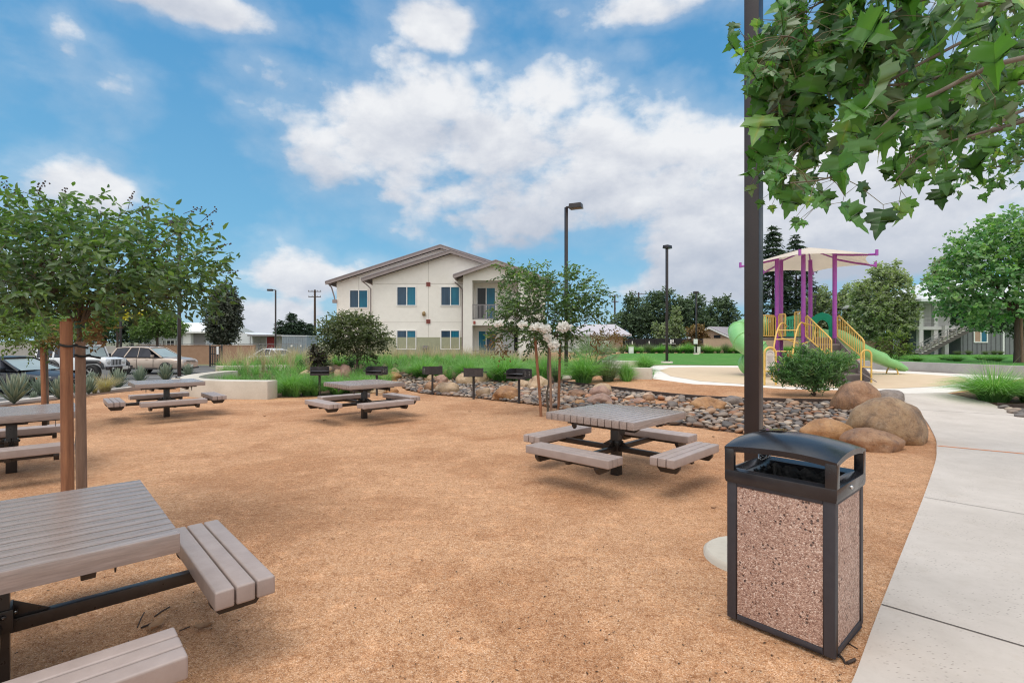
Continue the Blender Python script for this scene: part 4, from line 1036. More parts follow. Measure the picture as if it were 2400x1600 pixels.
def shrub(label, u0, u1, v0, v1, m, seed, n=110, L=.07, W=.03, cat='shrub', y=None, name='shrub'):
    q = gp((u0 + u1) / 2, v1) if y is None else at((u0 + u1) / 2, v1, y)
    uc = (u0 + u1) / 2; vc = (v0 + v1) / 2; y = q[1]
    return tree(name, label, cat, q, (q[0], q[1], q[2] + .05), [pb(uc, vc, (u1 - u0) * .42, (v1 - v0) * .46, y), pb(uc - (u1 - u0) * .2, vc + (v1 - v0) * .15, (u1 - u0) * .25, (v1 - v0) * .3, y), pb(uc + (u1 - u0) * .2, vc + (v1 - v0) * .1, (u1 - u0) * .25, (v1 - v0) * .3, y)], m, n, 8, L, W, .3, seed, .02, M['bark_dark'], inner=.2, droop=0)
shrub('low blue green shrub left of the dark purplish shrub', 700, 735, 843, 866, G['dark'], 51)
shrub('low grey green shrub between dark purplish shrub and pink boulder', 748, 778, 842, 862, G['grey_green'], 52)
shrub('narrow dark shrub left of the two slim stems', 815, 832, 830, 866, G['dark'], 53, 70)
shrub('sprawling leafy shrub in front of the porch left of the blossoming tree', 1160, 1205, 818, 850, G['bush'], 54, 70)

# ------------------------------------------------------------------ bigger trees far off
def far_tree(label, y, zb, trunk_uv, blobs, m, n, L, seed, name='broadleaf_tree', group='trees beyond the lawn and fence', tr=.18, **k):
    base = at(trunk_uv[0], 0, y); base = (base[0], y, zb); fk = at(trunk_uv[0], trunk_uv[1], y)
    return tree(name, label, 'tree', base, fk, [pb(*q[:4], y, None, q[4] if len(q) > 4 else 0) for q in blobs], m, int(n * 1.7), 9, L * 1.05, L * .62, L * 3.0, seed, tr, M['bark_dark'], None, group, inner=k.get('inner', .35), shade0=k.get('sh', .5))
TG = 'dark trees behind the black fence'
far_tree('round dark tree left end of the clump behind the black fence', 74, .4, (1462, 790), [(1462, 765, 40, 35), (1435, 780, 24, 22), (1490, 740, 34, 45), (1478, 705, 14, 22)], G['dark'], 420, .34, 61, group=TG)
far_tree('tallest dark tree in the clump behind the black fence', 76, .4, (1545, 790), [(1545, 735, 42, 52), (1520, 760, 40, 40), (1557, 695, 22, 22), (1530, 705, 22, 24), (1575, 750, 34, 40)], G['dark'], 520, .34, 62, group=TG)
far_tree('dark tree right behind the lamp post with the white notice', 74, .4, (1622, 790), [(1615, 745, 40, 45), (1600, 720, 26, 28), (1632, 710, 22, 22), (1640, 765, 36, 32)], G['dark'], 440, .34, 63, group=TG)
far_tree('dark spreading tree above the tan house roof', 77, .4, (1690, 790), [(1680, 740, 42, 42), (1700, 715, 20, 24), (1715, 760, 26, 34), (1660, 760, 34, 30), (1728, 785, 14, 22)], G['dark'], 440, .34, 64, group=TG)
far_tree('pale pointed poplar right of the lawn lamp post', 60, .42, (1584, 800), [(1584, 778, 19, 24), (1584, 752, 13, 22), (1585, 730, 5, 15)], G['grey_green'], 190, .24, 65, 'poplar', 'pale pointed poplars', .1, inner=.15, sh=.68)
far_tree('shorter pale poplar left of the lawn lamp post', 60, .42, (1546, 800), [(1548, 782, 16, 18), (1537, 765, 5, 15), (1556, 768, 6, 14)], G['grey_green'], 120, .24, 66, 'poplar', 'pale pointed poplars', .1, inner=.15, sh=.66)
far_tree('rusty brown tree left of the tan house', 58, .42, (1634, 800), [(1634, 775, 20, 16), (1645, 790, 16, 12)], G['rust'], 130, .24, 67, 'rusty_tree', None, .1, sh=.35)
RG = 'grey green trees behind the play area'
far_tree('grey green tree just right of the dark conifers', 55, .42, (1912, 800), [(1915, 735, 26, 50), (1930, 700, 14, 30), (1900, 770, 30, 30)], G['grey_green'], 330, .28, 71, group=RG, sh=.5)
far_tree('grey green tree between the purple right post and the tall forked tree', 56, .42, (1975, 800), [(1975, 740, 30, 55), (1985, 690, 14, 25), (1965, 780, 36, 25), (1995, 770, 28, 30)], G['grey_green'], 380, .28, 72, group=RG, sh=.66)
far_tree('tallest grey green tree with two pointed tops right of the play tower', 46, .42, (2057, 805), [(2045, 720, 44, 60), (2060, 650, 18, 38), (2095, 690, 34, 60), (2096, 640, 14, 34), (2030, 770, 40, 28), (2090, 760, 44, 34), (2120, 730, 26, 40), (2018, 690, 22, 36)], G['grey_green'], 1000, .24, 73, group=RG, sh=.74)
far_tree('grey green tree touching the roof edge of the grey building', 52, .42, (2145, 805), [(2142, 720, 26, 36), (2125, 760, 30, 34), (2160, 750, 22, 40)], G['grey_green'], 330, .26, 74, group=RG, sh=.66)
far_tree('tree top rising behind the grey building roof', 60, .42, (2203, 700), [(2200, 660, 28, 30), (2206, 625, 16, 22), (2185, 680, 20, 20)], G['grey_green'], 240, .3, 75, group=RG, sh=.68)
far_tree('dark low tree shading the front of the grey building', 33, .6, (2450, 765), [(2265, 728, 50, 28), (2335, 742, 80, 30), (2400, 740, 60, 40)], G['dark'], 420, .2, 76, group=None, sh=.5, tr=.07)  # shaded part of the plane crown, made as a separate dark tree
def conifer(label, u, vt, vb, hw, y, zb, seed, n=900, L=.4, group='tall dark conifers', m='conifer'):
    r = np.random.default_rng(seed); base = np.array((at(u, 0, y)[0], y, zb)); zt = at(u, vt, y)[2]; H = zt - zb; k = y / F
    t = thing('conifer', label, 'conifer', base, 0, group)
    q = r.random(n) ** .75; zz = .08 + .92 * (1 - q); zz = np.round(zz * 22) / 22 + r.normal(size=n) * .008
    az = r.random(n) * 6.283; lob = 1 + .25 * np.sin(az * 3 + zz * 40)
    rad = hw * k * np.clip(1 - zz, .02, 1) ** .8 * lob * (.35 + .65 * r.random(n) ** .5)
    P = np.stack([rad * np.cos(az), rad * np.sin(az), zz * H], 1); out = np.stack([np.cos(az), np.sin(az), np.zeros(n)], 1)
    nl = 7; tt = np.linspace(-1, 1, nl)[None, :, None]
    pos = P[:, None] + out[:, None] * tt * L * .8 - np.array([0, 0, 1]) * (tt + 1) ** 2 * L * .12
    side = np.stack([-np.sin(az), np.cos(az), np.zeros(n)], 1)[:, None] * np.where(np.arange(nl) % 2 == 0, 1, -1)[None, :, None]
    ax = out[:, None] * .7 + side * .8 + r.normal(size=(n, nl, 3)) * .25 + [0, 0, -.1]
    sh = .42 + .3 * (rad / (hw * k * np.clip(1 - zz, .02, 1) ** .8 + .01) - .8)[:, None] + r.normal(size=(n, nl)) * .13 + r.normal(size=(n, 1)) * .08  # needles nearer the trunk toned darker, shade painted in
    V, Q, s = leaves(pos.reshape(-1, 3), ax.reshape(-1, 3), np.array([0, 0, 1.]) + r.normal(size=(n * nl, 3)) * .4, L, L * .3, sh.ravel())
    link('crown', fast_mesh('crown', V, Q, G[m], s), t)
    MB().tube([(0, 0, -.2), (0, 0, H * .5), (0, 0, H * .99)], [H * .014 + .05, H * .009, .015], 8).build('trunk', M['bark_dark'], t)
conifer('tallest dark conifer behind the play tower, left of two', 1812, 533, 800, 62, 60, .42, 81, 1100, .5)
conifer('second dark conifer behind the play tower, right of two', 1866, 552, 800, 66, 60, .42, 82, 1100, .5)
CG = 'conifers behind the grey shed'
conifer('tallest conifer behind the grey shed', 684, 733, 805, 24, 85, -.3, 83, 420, .6, CG)
conifer('leftmost conifer behind the grey shed', 657, 750, 805, 22, 85, -.3, 84, 300, .6, CG)
conifer('conifer between the tallest one and the utility pole', 706, 748, 805, 22, 86, -.3, 85, 300, .6, CG)
conifer('smallest conifer touching the left utility pole', 727, 756, 805, 18, 86, -.3, 86, 260, .6, CG)
far_tree('dark oval tree standing behind the brown block wall', 48, -.4, (526, 812), [(522, 752, 36, 52), (528, 700, 25, 42), (522, 785, 33, 22), (548, 730, 14, 36), (508, 720, 20, 40), (556, 705, 5, 16)], leaf_mat('dusty_dark_leaf', [(0, (.014, .02, .014)), (.5, (.045, .06, .042)), (1, (.14, .165, .12))], .2, .55, (.12, .13, .1)), 900, .22, 91, 'oval_tree', None, .12)
far_tree('small spreading tree with light green leaves behind the tan car', 40, -.4, (369, 790), [(365, 765, 55, 24), (340, 775, 32, 18), (400, 768, 40, 20), (370, 742, 40, 20), (385, 750, 40, 18)], G['myrtle2'], 420, .17, 92, 'spreading_tree', None, .1)
far_tree('golden leaved tree glimpsed under the left crown', 44, -.4, (275, 790), [(275, 735, 20, 20), (262, 752, 14, 14), (330, 735, 14, 10)], G['yellow'], 120, .2, 93, 'golden_tree', None, .1)
far_tree('dark tree behind the parked cars, left one', 58, -.4, (245, 800), [(245, 770, 40, 34), (215, 780, 34, 24), (160, 760, 60, 40)], G['dark'], 380, .3, 94, group='dark trees behind the car park')
far_tree('dark tree behind the parked cars, right one', 60, -.4, (310, 800), [(310, 765, 38, 36), (335, 780, 24, 22), (290, 745, 22, 24)], G['dark'], 340, .3, 95, group='dark trees behind the car park')
far_tree('leafy green tree at the far left edge behind the cars', 50, -.4, (40, 800), [(40, 740, 60, 50), (-40, 740, 60, 60), (90, 765, 40, 30)], G['myrtle2'], 420, .26, 96, 'leafy_tree', None, sh=.35)

# plane tree on the right bank
yb = 20.0; bz = bank_z(20, yb); bp = at(2382, 0, yb)
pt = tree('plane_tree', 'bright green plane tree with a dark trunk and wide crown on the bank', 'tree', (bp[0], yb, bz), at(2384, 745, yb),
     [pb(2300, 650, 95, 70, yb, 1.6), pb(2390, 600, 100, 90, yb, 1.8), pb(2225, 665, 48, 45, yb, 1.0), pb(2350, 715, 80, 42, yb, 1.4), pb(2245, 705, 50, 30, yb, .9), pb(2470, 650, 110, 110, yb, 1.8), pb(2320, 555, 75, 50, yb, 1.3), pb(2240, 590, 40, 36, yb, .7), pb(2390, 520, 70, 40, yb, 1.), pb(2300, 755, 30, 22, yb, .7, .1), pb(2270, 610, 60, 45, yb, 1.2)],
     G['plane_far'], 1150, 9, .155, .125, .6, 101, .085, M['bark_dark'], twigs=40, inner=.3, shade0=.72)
stake('pale stake beside the dark plane tree trunk on the bank', 2395, 0, 20.1, (2393, 745), .06, 'stake2', None, bz)
bq = at(2108, 850, 24.)
tree('sapling', 'sparse sapling with yellow green top beside the play area wall', 'sapling', (bq[0], 24., .42), at(2106, 815, 24.), [pb(2103, 785, 22, 14, 24.), pb(2085, 825, 34, 22, 24., .5, -.1), pb(2125, 820, 22, 20, 24., .5, -.1), pb(2065, 800, 20, 12, 24.), pb(2065, 850, 20, 14, 24., .4, -.15)], G['lime'], 170, 7, .13, .055, .4, 103, .03, M['bark_dark'], twigs=30, inner=.2, shade0=.36)

# bright bush by the play area
q = gp(1908, 934)
tree('flowering_bush', 'bright green many stemmed bush in front of the play stairs beside the boulders', 'bush', q, (q[0], q[1], q[2] + .15),
     [pb(1825, 875, 24, 18, q[1], .3), pb(1855, 855, 30, 20, q[1], .3, .1), pb(1930, 845, 34, 20, q[1], .3, .14), pb(1900, 885, 50, 18, q[1], .4), pb(1985, 842, 22, 14, q[1], .2, .16), pb(1895, 868, 50, 30, q[1], .45), pb(1860, 880, 36, 24, q[1], .4), pb(1935, 872, 42, 28, q[1], .4), pb(1890, 845, 42, 22, q[1], .35, .1), pb(1962, 850, 30, 18, q[1], .3, .14), pb(1840, 890, 22, 16, q[1], .25, .05), pb(1905, 905, 34, 22, q[1], .35, -.1), pb(1980, 860, 20, 14, q[1], .2, .1), pb(1885, 825, 16, 16, q[1], .2, .18), pb(1955, 895, 24, 18, q[1], .25, -.05)],
     G['bush'], 560, 13, .115, .024, .20, 111, .022, M['bark_dark'], stems=[(-.12, 0), (.1, .03), (0, -.06), (.16, -.05), (-.05, .08)], twigs=90, inner=.25, droop=-.35, flat=.2)
# ------------------------------------------------------------------ grasses, agaves, palm
def blades(r, C, Hh, spread, n, width=.006, droop=.9, seg=3, s0=.45):
    """arching blades round the clump centres C (k,3)"""
    k = len(C); N = k * n; c = np.repeat(C, n, 0); Hs = np.repeat(np.broadcast_to(Hh, k), n) * r.uniform(.55, 1.12, N)
    sp = np.repeat(np.broadcast_to(spread, k), n)
    az = r.random(N) * 6.283; lean = sp * r.random(N) ** .48
    o = np.stack([np.cos(az), np.sin(az), np.zeros(N)], 1)
    root = c + o * (r.random(N) * .22 * sp)[:, None]
    ts = np.linspace(0, 1, seg + 1); side = np.stack([-np.sin(az), np.cos(az), np.zeros(N)], 1) + r.normal(size=(N, 3)) * .35; side = unit(side)
    V = []
    for t in ts:
        zz = Hs * (t * (1.15) - droop * .55 * t ** 2.4 * (lean / (sp + 1e-6)))
        p = root + o * (lean * t ** 1.6)[:, None] + np.stack([np.zeros(N), np.zeros(N), zz], 1)
        w = (width * (1 - t * .92))
        V += [p + side * w, p - side * w]
    V = np.stack(V, 1); m = 2 * (seg + 1); b = np.arange(N)[:, None] * m
    Q = np.stack([b + [2 * i, 2 * i + 1, 2 * i + 3, 2 * i + 2] for i in range(seg)], 1).reshape(-1, 4)
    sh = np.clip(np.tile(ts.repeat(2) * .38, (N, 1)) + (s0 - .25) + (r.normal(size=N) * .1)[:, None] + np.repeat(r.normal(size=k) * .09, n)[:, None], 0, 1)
    return V.reshape(-1, 3), Q, sh.ravel()

r = np.random.default_rng(201)
def scatter(poly, sp, cond=None, seed=1, tries=20000):
    rr = random.Random(seed); out = []; cells = {}
    xs = [p[0] for p in poly]; ys = [p[1] for p in poly]
    for _ in range(tries):
        x = rr.uniform(min(xs), max(xs)); y = rr.uniform(min(ys), max(ys))
        if not inside((x, y), poly) or (cond and not cond(x, y)): continue
        k = (int(x // sp), int(y // sp))
        if any((a - x) ** 2 + (b - y) ** 2 < sp * sp for i in (-1, 0, 1) for j in (-1, 0, 1) for (a, b) in cells.get((k[0] + i, k[1] + j), ())): continue
        cells.setdefault(k, []).append((x, y)); out.append((x, y, h(x, y)))
    return out
pts = np.array(scatter(planter_poly, .43, lambda x, y: y < 28.5 and not (x > 1 and y < 17.2 and x < 3.4) and not (-8.3 < x < -6.1 and 19 < y < 22.5), 3, 40000))
near = pts[pts[:, 1] < 20]; far_ = pts[pts[:, 1] >= 20]
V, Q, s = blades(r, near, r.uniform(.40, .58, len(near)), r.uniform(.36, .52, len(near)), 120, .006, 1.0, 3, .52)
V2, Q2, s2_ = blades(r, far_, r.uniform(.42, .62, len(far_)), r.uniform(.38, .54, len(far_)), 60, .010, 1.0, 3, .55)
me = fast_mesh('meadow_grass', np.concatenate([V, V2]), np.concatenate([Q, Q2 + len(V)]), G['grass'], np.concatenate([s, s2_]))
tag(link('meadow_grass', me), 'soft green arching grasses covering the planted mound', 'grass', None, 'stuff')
def plume_zone(x, y): return y > 24.5 or (x < -8 and y > 20.5)
pl = np.array(scatter(planter_poly + [], .55, plume_zone, 9, 16000))
V, Q, s = blades(r, pl, r.uniform(.75, 1.0, len(pl)), r.uniform(.25, .45, len(pl)), 30, .009, .5, 3, .6)
tag(link('plume_grass', fast_mesh('plume_grass', V, Q, G['plume'], s)), 'feathery pinkish tan seed heads along the back of the grass mound', 'grass', None, 'stuff')

TUFT = 'separate ornamental grass clumps'
def tuft_mesh(seed, Hh, sp, n, width, m, droop=.9, plumes=0, s0=.45):
    r = np.random.default_rng(seed); V, Q, s = blades(r, np.zeros((1, 3)), Hh, sp, n, width, droop, 4, s0)
    if plumes:
        v2, q2, s2 = blades(r, np.zeros((1, 3)), Hh * 1.12, sp * .8, plumes, width * .8, .25, 4, 1.0); Q = np.concatenate([Q, q2 + len(V)]); V = np.concatenate([V, v2]); s = np.concatenate([s, s2 * .3 + .7])
    return fast_mesh('grass_clump', V, Q, m, s)
TM = {'green': tuft_mesh(1, .68, .66, 1100, .0065, G['grass'], 1.35), 'grey': tuft_mesh(2, .6, .5, 700, .006, G['grass_grey'], .8), 'straw': tuft_mesh(3, .5, .5, 600, .004, G['straw'], .8), 'big': tuft_mesh(4, .80, .85, 1900, .0065, G['grass'], 1.45, 14), 'plumy': tuft_mesh(5, .7, .5, 500, .008, G['grass'], .8, 120, .5), 'blue': tuft_mesh(6, .7, .3, 260, .008, G['grass_grey'], .5)}
def tuft(label, u, v, wpx, hpx, kind, group=TUFT, y=None):
    q = gp(u, v) if y is None else at(u, v, y)
    o = link('grass_clump', TM[kind], None, q); bw = {'green': 1.24, 'grey': 1.0, 'straw': 1.0, 'big': 1.6, 'plumy': 1.0, 'blue': .6}[kind]; bh = {'green': .6, 'grey': .6, 'straw': .5, 'big': .70, 'plumy': .85, 'blue': .75}[kind]
    k = q[1] / F; o.scale = (1.3 * wpx * k / bw, 1.3 * wpx * k / bw, 1.08 * hpx * k / bh); o.rotation_euler = (0, 0, u * 1.7)
    return tag(o, label, 'grass clump', group)
tuft('dark green grass clump against the right end of the curved seat wall', 683, 927, 82, 56, 'green')
tuft('green grass clump left of the first grill post', 722, 926, 74, 48, 'green')
tuft('green grass clump between the first grill and the middle table', 790, 922, 90, 38, 'green')
tuft('green grass clump under the shrubby tree left of the second grill', 842, 915, 60, 38, 'green')
tuft('bright green grass clump behind the third grill', 990, 884, 90, 42, 'green')
tuft('green grass clump behind the fourth grill box', 1095, 886, 80, 45, 'green')
tuft('wide bright green grass clump behind the fifth grill', 1185, 893, 120, 58, 'green')
tuft('green grass clump between the stakes of the flowering tree', 1275, 895, 60, 62, 'green')
tuft('blue grey strappy clump right of the middle stake', 1302, 896, 26, 44, 'blue')
tuft('largest bright green grass clump right of the stakes', 1368, 902, 105, 76, 'green')
tuft('grey green grass clump between two bright ones near the short seat wall', 1425, 898, 70, 62, 'grey')
tuft('small bright grass clump touching the short concrete seat wall', 1466, 895, 48, 50, 'green')
tuft('bright grass clump right of the white concrete block', 1510, 868, 70, 36, 'green')
tuft('big bright green grass clump beside the footpath at the right edge', 2330, 940, 165, 72, 'big')
tuft('second green clump cut by the right edge of the photo', 2418, 944, 110, 60, 'big')
tuft('straw coloured fine grass clump between agaves at the car park', 246, 918, 66, 42, 'straw')
tuft('small bleached straw clump left of the larger straw clump', 222, 921, 26, 20, 'straw')
for i, (u, kind) in enumerate(zip(np.linspace(1440, 1725, 20), ['straw', 'grey', 'plumy', 'green'] * 5)):
    tuft('ornamental grass clump in the long row at the far edge of the lawn', u + (i % 3) * 3, 826.5, 22 + (i % 4) * 5, 15 + (i % 3) * 4, kind if kind != 'straw' else 'plumy', 'row of clumps at the far edge of the lawn', 51)
for i, u in enumerate((1845, 1862, 1880)):
    tuft('dark clump in front of the tan wall seen under the play deck', u, 826.5, 26, 18, 'green', 'clumps in front of the tan wall under the play deck', 50)
for i, u in enumerate(np.linspace(2150, 2400, 9)):
    x, y = at(u, 0, 21.5)[0], 21.5 + (i % 3)
    o = link('grass_clump', TM['green'], None, (x, y, bank_z(x, y))); o.scale = (.7, .7, .42); o.rotation_euler.z = i
    tag(o, 'low green clump in the grass fringe along the top of the long retaining wall', 'grass clump', 'clumps along the top of the retaining wall')
for i, u in enumerate((2245, 2270, 2310, 2330, 2345)):
    q = at(u, 829, 44.6); o = link('grass_clump', TM['grey'], None, (q[0], 44.6, .40)); o.scale = (.9, .9, .75 + .1 * (i % 2)); o.rotation_euler.z = i
    tag(o, 'low shrubby clump at the foot of the grey boarded wall', 'grass clump', 'clumps at the foot of the grey building')

def agave_mesh(seed):
    r = np.random.default_rng(seed); V = []; Q = []; S_ = []; n = 48
    for i in range(n):
        az = i * 2.39996; tilt = 1.25 * (i / n) ** .8; Lf = r.uniform(.85, 1.05) * (.85 + .15 * min(1, i / n * 1.6)); w = .10
        d = np.array([math.sin(tilt) * math.cos(az), math.sin(tilt) * math.sin(az), math.cos(tilt) * 1.25]); sd_ = np.array([-math.sin(az), math.cos(az), 0]); up = unit(np.cross(d, sd_)); up = up if up[2] > 0 else -up
        b = len(V); prof = [(0, .55), (.25, .9), (.5, 1.0), (.75, .72), (.92, .3), (1, .02)]
        for t, ww in prof:
            c = d * Lf * t + up * .07 * t * t + np.array([0, 0, .02]); k = .28 * w * ww
            V += [c + sd_ * w * ww + up * k, c - up * .1 * k, c - sd_ * w * ww + up * k]
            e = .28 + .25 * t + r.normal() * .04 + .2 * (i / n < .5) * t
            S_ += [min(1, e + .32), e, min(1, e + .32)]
        for j in range(5):
            for k in (0, 1): Q.append([b + 3 * j + k, b + 3 * j + k + 1, b + 3 * j + k + 4, b + 3 * j + k + 3])
    return fast_mesh('agave', np.array(V), np.array(Q), G['agave'], np.array(S_))
AM = [agave_mesh(k) for k in range(3)]
AG = [(33, 946, 40, 'largest agave at the left edge of the bed'), (54, 926, 30, 'agave directly behind the largest one at the left edge'), (78, 938, 13, 'small agave offset at the foot of the largest one'), (93, 926, 26, 'agave left of the background redwood stake'),
      (124, 912, 20, 'agave behind the background redwood stake in front of the dark saloon'), (138, 934, 30, 'agave between background stake and the thick redwood stake'), (186, 930, 24, 'agave half hidden by the left tree trunk and stakes'), (208, 923, 24, 'agave just right of the weathered stake'), (217, 906, 21, 'agave in front of the off-roader tyre'),
      (277, 911, 28, 'agave between straw grass and the table by the seat wall'), (328, 898, 24, 'agave below the gap between off-roader and tan car'), (388, 894, 26, 'agave in front of the tan car wheel'), (440, 884, 19, 'agave at the lamp post left of the seat wall'), (12, 915, 22, 'agave behind at the extreme left edge in front of the dark saloon'), (336, 904, 9, 'tiny agave offset below the one under the car gap')]
for i, (u, v, rad, lb) in enumerate(AG):
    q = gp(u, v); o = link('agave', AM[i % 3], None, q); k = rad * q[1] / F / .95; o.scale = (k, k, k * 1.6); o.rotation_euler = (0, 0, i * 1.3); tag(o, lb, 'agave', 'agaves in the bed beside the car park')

def fan_palm(label, u, v, y, rad):
    q = at(u, v, y); r = np.random.default_rng(77); t = thing('fan_palm', label, 'palm', (q[0], y, h(q[0], y))); V = []; Q = []; S_ = []; st = MB()
    for i in range(17):
        az = i * 2.4; tilt = .25 + 1.0 * (i / 17); d = np.array([math.sin(tilt) * math.cos(az), math.sin(tilt) * math.sin(az), math.cos(tilt)]); L = rad * r.uniform(.45, .62)
        c = d * L + np.array([0, 0, .15]); st.tube([(0, 0, .1), c * .5 + [0, 0, .03], c], [.016, .012, .008], 6)
        sd_ = np.array([-math.sin(az), math.cos(az), 0]); up = np.cross(d, sd_)
        for j in range(22):
            a = (j / 21 - .5) * 3.6; e = d * math.cos(a) + sd_ * math.sin(a) + up * .12 * math.cos(3 * a); e = e / np.linalg.norm(e); bl = rad * .52 * (.75 + .25 * math.cos(a)) * r.uniform(.9, 1.05)
            wv = np.cross(e, up); wv /= np.linalg.norm(wv) + 1e-6; w = .016; b = len(V); dr = np.array([0, 0, -.10 * bl * abs(r.normal())])
            V += [c, c + e * bl * .5 + wv * w, c + e * bl + dr, c + e * bl * .5 - wv * w]; Q.append([b, b + 1, b + 2, b + 3]); s = .35 + .25 * (d[2]) + r.normal() * .12; S_ += [s - .1, s, s + .15, s]
    link('fronds', fast_mesh('fronds', np.array(V), np.array(Q), G['palm'], np.array(S_)), t); st.build('stalks', M['bark_dark'], t)
fan_palm('grey green fan palm with spiky fronds in front of the low garage building', 1392, 846, 19.5, 1.55)

# ------------------------------------------------------------------ foreground plane tree: limbs from the right, lobed leaves
def plane_leaf_proto(curl, fold, seed):
    """five lobed toothed outline, cut into a fan of quads about the midrib; unit length"""
    half = [(0, 0), (.10, -.02), (.30, -.06), (.26, .06), (.47, .10), (.40, .20), (.56, .40), (.40, .38), (.36, .46), (.26, .42), (.20, .55), (.23, .68), (.13, .72), (.07, .90), (0, 1.04)]
    rr = random.Random(seed); V = []; T = []
    mid = [(0, y) for (_, y) in half]
    for sgn in (1, -1):
        b = len(V); n = len(half)
        for k, (x, y) in enumerate(half):
            m = max(0, min(1, y)); x2 = x * rr.uniform(.92, 1.06)
            def place(x, y):
                a = curl * (y - .2); z = -curl * .45 * max(0, y) ** 2 + fold * abs(x) * 1.0 - .5 * curl * x * x * 1.6 + .02 * math.sin(14 * x + 9 * y)
                return (x * (1 - .2 * fold), y * (1 - .12 * abs(curl)), z)
            V.append(place(0, m)); V.append(place(sgn * x2, y))
        for k in range(n - 1):
            q = [b + 2 * k, b + 2 * k + 1, b + 2 * k + 3, b + 2 * k + 2]
            T.append(q if sgn > 0 else q[::-1])
    return np.array(V), np.array(T)
PL = [plane_leaf_proto(c, f, i) for i, (c, f) in enumerate([(.15, .1), (.5, .3), (.9, .55), (-.25, .25), (1.3, .9), (.3, .15), (.7, 1.2), (1.6, .5)])]
def plane_leaves(r, P, A, N, size, shade):
    Vs = []; Qs = []; Ss = []; nb = 0; A = unit(A); S_ = unit(np.cross(A, N)); N = np.cross(S_, A)
    for i in range(len(P)):
        v, q = PL[int(r.integers(len(PL)))] if r.random() > .62 else PL[(0, 1, 3, 5)[int(r.integers(4))]]
        Vs.append(P[i] + (v[:, :1] * S_[i] + v[:, 1:2] * A[i] + v[:, 2:] * N[i]) * size[i]); Qs.append(q + nb); nb += len(v); Ss.append(np.full(len(v), shade[i]) + .12 * (np.arange(len(v)) % 2 == 0))
    return np.concatenate(Vs), np.concatenate(Qs), np.concatenate(Ss)
def build_foreground_plane():
    r = np.random.default_rng(301); bx_, by_ = 6.7, 3.6
    t = thing('plane_tree', 'plane tree reaching in from the upper right with large lobed leaves', 'tree', (bx_, by_, .1)); O = np.array((bx_, by_, .1))
    limb = MB(); P = []; A = []; size = []; sh = []; stalks = MB()
    fork = Vector((6.4, 3.55, 3.5)); limb.tube([(0, 0, -.3), (-.03, 0, 1.6), fork - Vector(O)], [.15, .125, .06], 12)
    def br(pix, y0, y1, r0=.013, r1=.003, join=True):
        n = len(pix); w = [Vector(at(u, v, y0 + (y1 - y0) * i / (n - 1))) for i, (u, v) in enumerate(pix)]
        pts = ([fork, fork.lerp(w[0], .5) + Vector((0, 0, .35))] if join else []) + w
        pts = smooth_line([tuple(p) for p in pts], 4); limb.tube([p - Vector(O) for p in pts], [(.012 if join else r0) * (1 - i / len(pts)) ** 1.6 + r1 for i in range(len(pts))], 7)
        return smooth_line([tuple(p) for p in w], 8)
    B = []
    B.append(br([(2420, -30), (2300, 12), (2200, -5), (2143, 5), (2057, 50), (1996, 75), (1957, 91), (1911, 96), (1878, 96), (1852, 86), (1830, 84)], 2.5, 2.25))
    B.append(br([(2420, 130), (2290, 170), (2200, 215), (2121, 250), (2071, 293), (2043, 330), (2011, 368), (1961, 408), (1914, 422), (1852, 428)], 2.3, 2.05))
    B.append(br([(2420, 90), (2236, 168), (2146, 193), (2050, 200), (1932, 195), (1868, 218), (1820, 250), (1795, 272)], 2.7, 2.4))
    B.append(br([(2420, -60), (2250, 60), (2100, 130), (1990, 150), (1905, 150), (1855, 165), (1815, 165)], 2.9, 2.6))
    B.append(br([(2440, 240), (2330, 300), (2230, 330), (2150, 370), (2100, 420)], 2.6, 2.3))
    B.append(br([(2420, -120), (2150, -60), (1980, -20), (1890, 25), (1850, 50)], 2.6, 2.4))
    B.append(br([(2250, 100), (2100, 180), (2000, 250), (1920, 310), (1870, 350), (1850, 385)], 2.5, 2.3, .006, .002, False))
    cnt = [44, 18, 42, 46, 12, 38, 20]
    for bi, line in enumerate(B):
        n = len(line)
        for k in range(cnt[bi]):
            s_ = r.random() ** .85; p = np.array(line[min(n - 1, int(s_ * n))]); tl = r.uniform(.05, .22)
            d = unit(np.array([-.28 + r.normal() * .6, r.normal() * .5, r.normal() * .55 - .15])); e = p + d * tl
            stalks.tube([Vector(p - O), Vector(p + d * tl * .5 + [0, 0, .012] - O), Vector(e - O)], [.0022, .0018, .0013], 4)
            m = int(r.integers(2, 4))
            for j in range(m):
                q = e + r.normal(size=3) * .03; ped = unit(d * .4 + r.normal(size=3) * .6 + [0, 0, -.4]); q2 = q + ped * r.uniform(.03, .07)
                stalks.tube([Vector(e - O), Vector(q2 - O)], [.0013, .001], 3)
                P.append(q2); A.append(ped * .35 + d * .2 + r.normal(size=3) * .35 + [0, 0, -.75]); young = s_ > .85
                size.append((r.uniform(.05, .09) if young else r.uniform(.10, .19)) * (.8 if bi in (1, 4, 6) else 1)); sh.append(np.clip(.42 + r.normal() * .27 + (.12 if young else 0), 0, 1 if r.random() < .02 else .84))
    # leaves placed on the outline seen in the photo's lower fringe
    for (u, v, y, s_) in [(1890, 468, 2.1, .11), (1965, 425, 2.08, .16), (2010, 385, 2.1, .15), (2060, 360, 2.15, .15), (2170, 410, 2.2, .16), (2060, 215, 2.0, .17), (2330, 160, 1.95, .18), (2050, 265, 2.1, .17), (2150, 290, 2.1, .15), (1930, 330, 2.3, .13), (1830, 330, 2.4, .11), (2255, 60, 1.95, .17), (2000, 290, 2.1, .15)]:
        P.append(np.array(at(u, v - 60, y))); A.append(np.array([r.normal() * .25, r.normal() * .15, -1.])); size.append(s_); sh.append(.5 + r.normal() * .1)
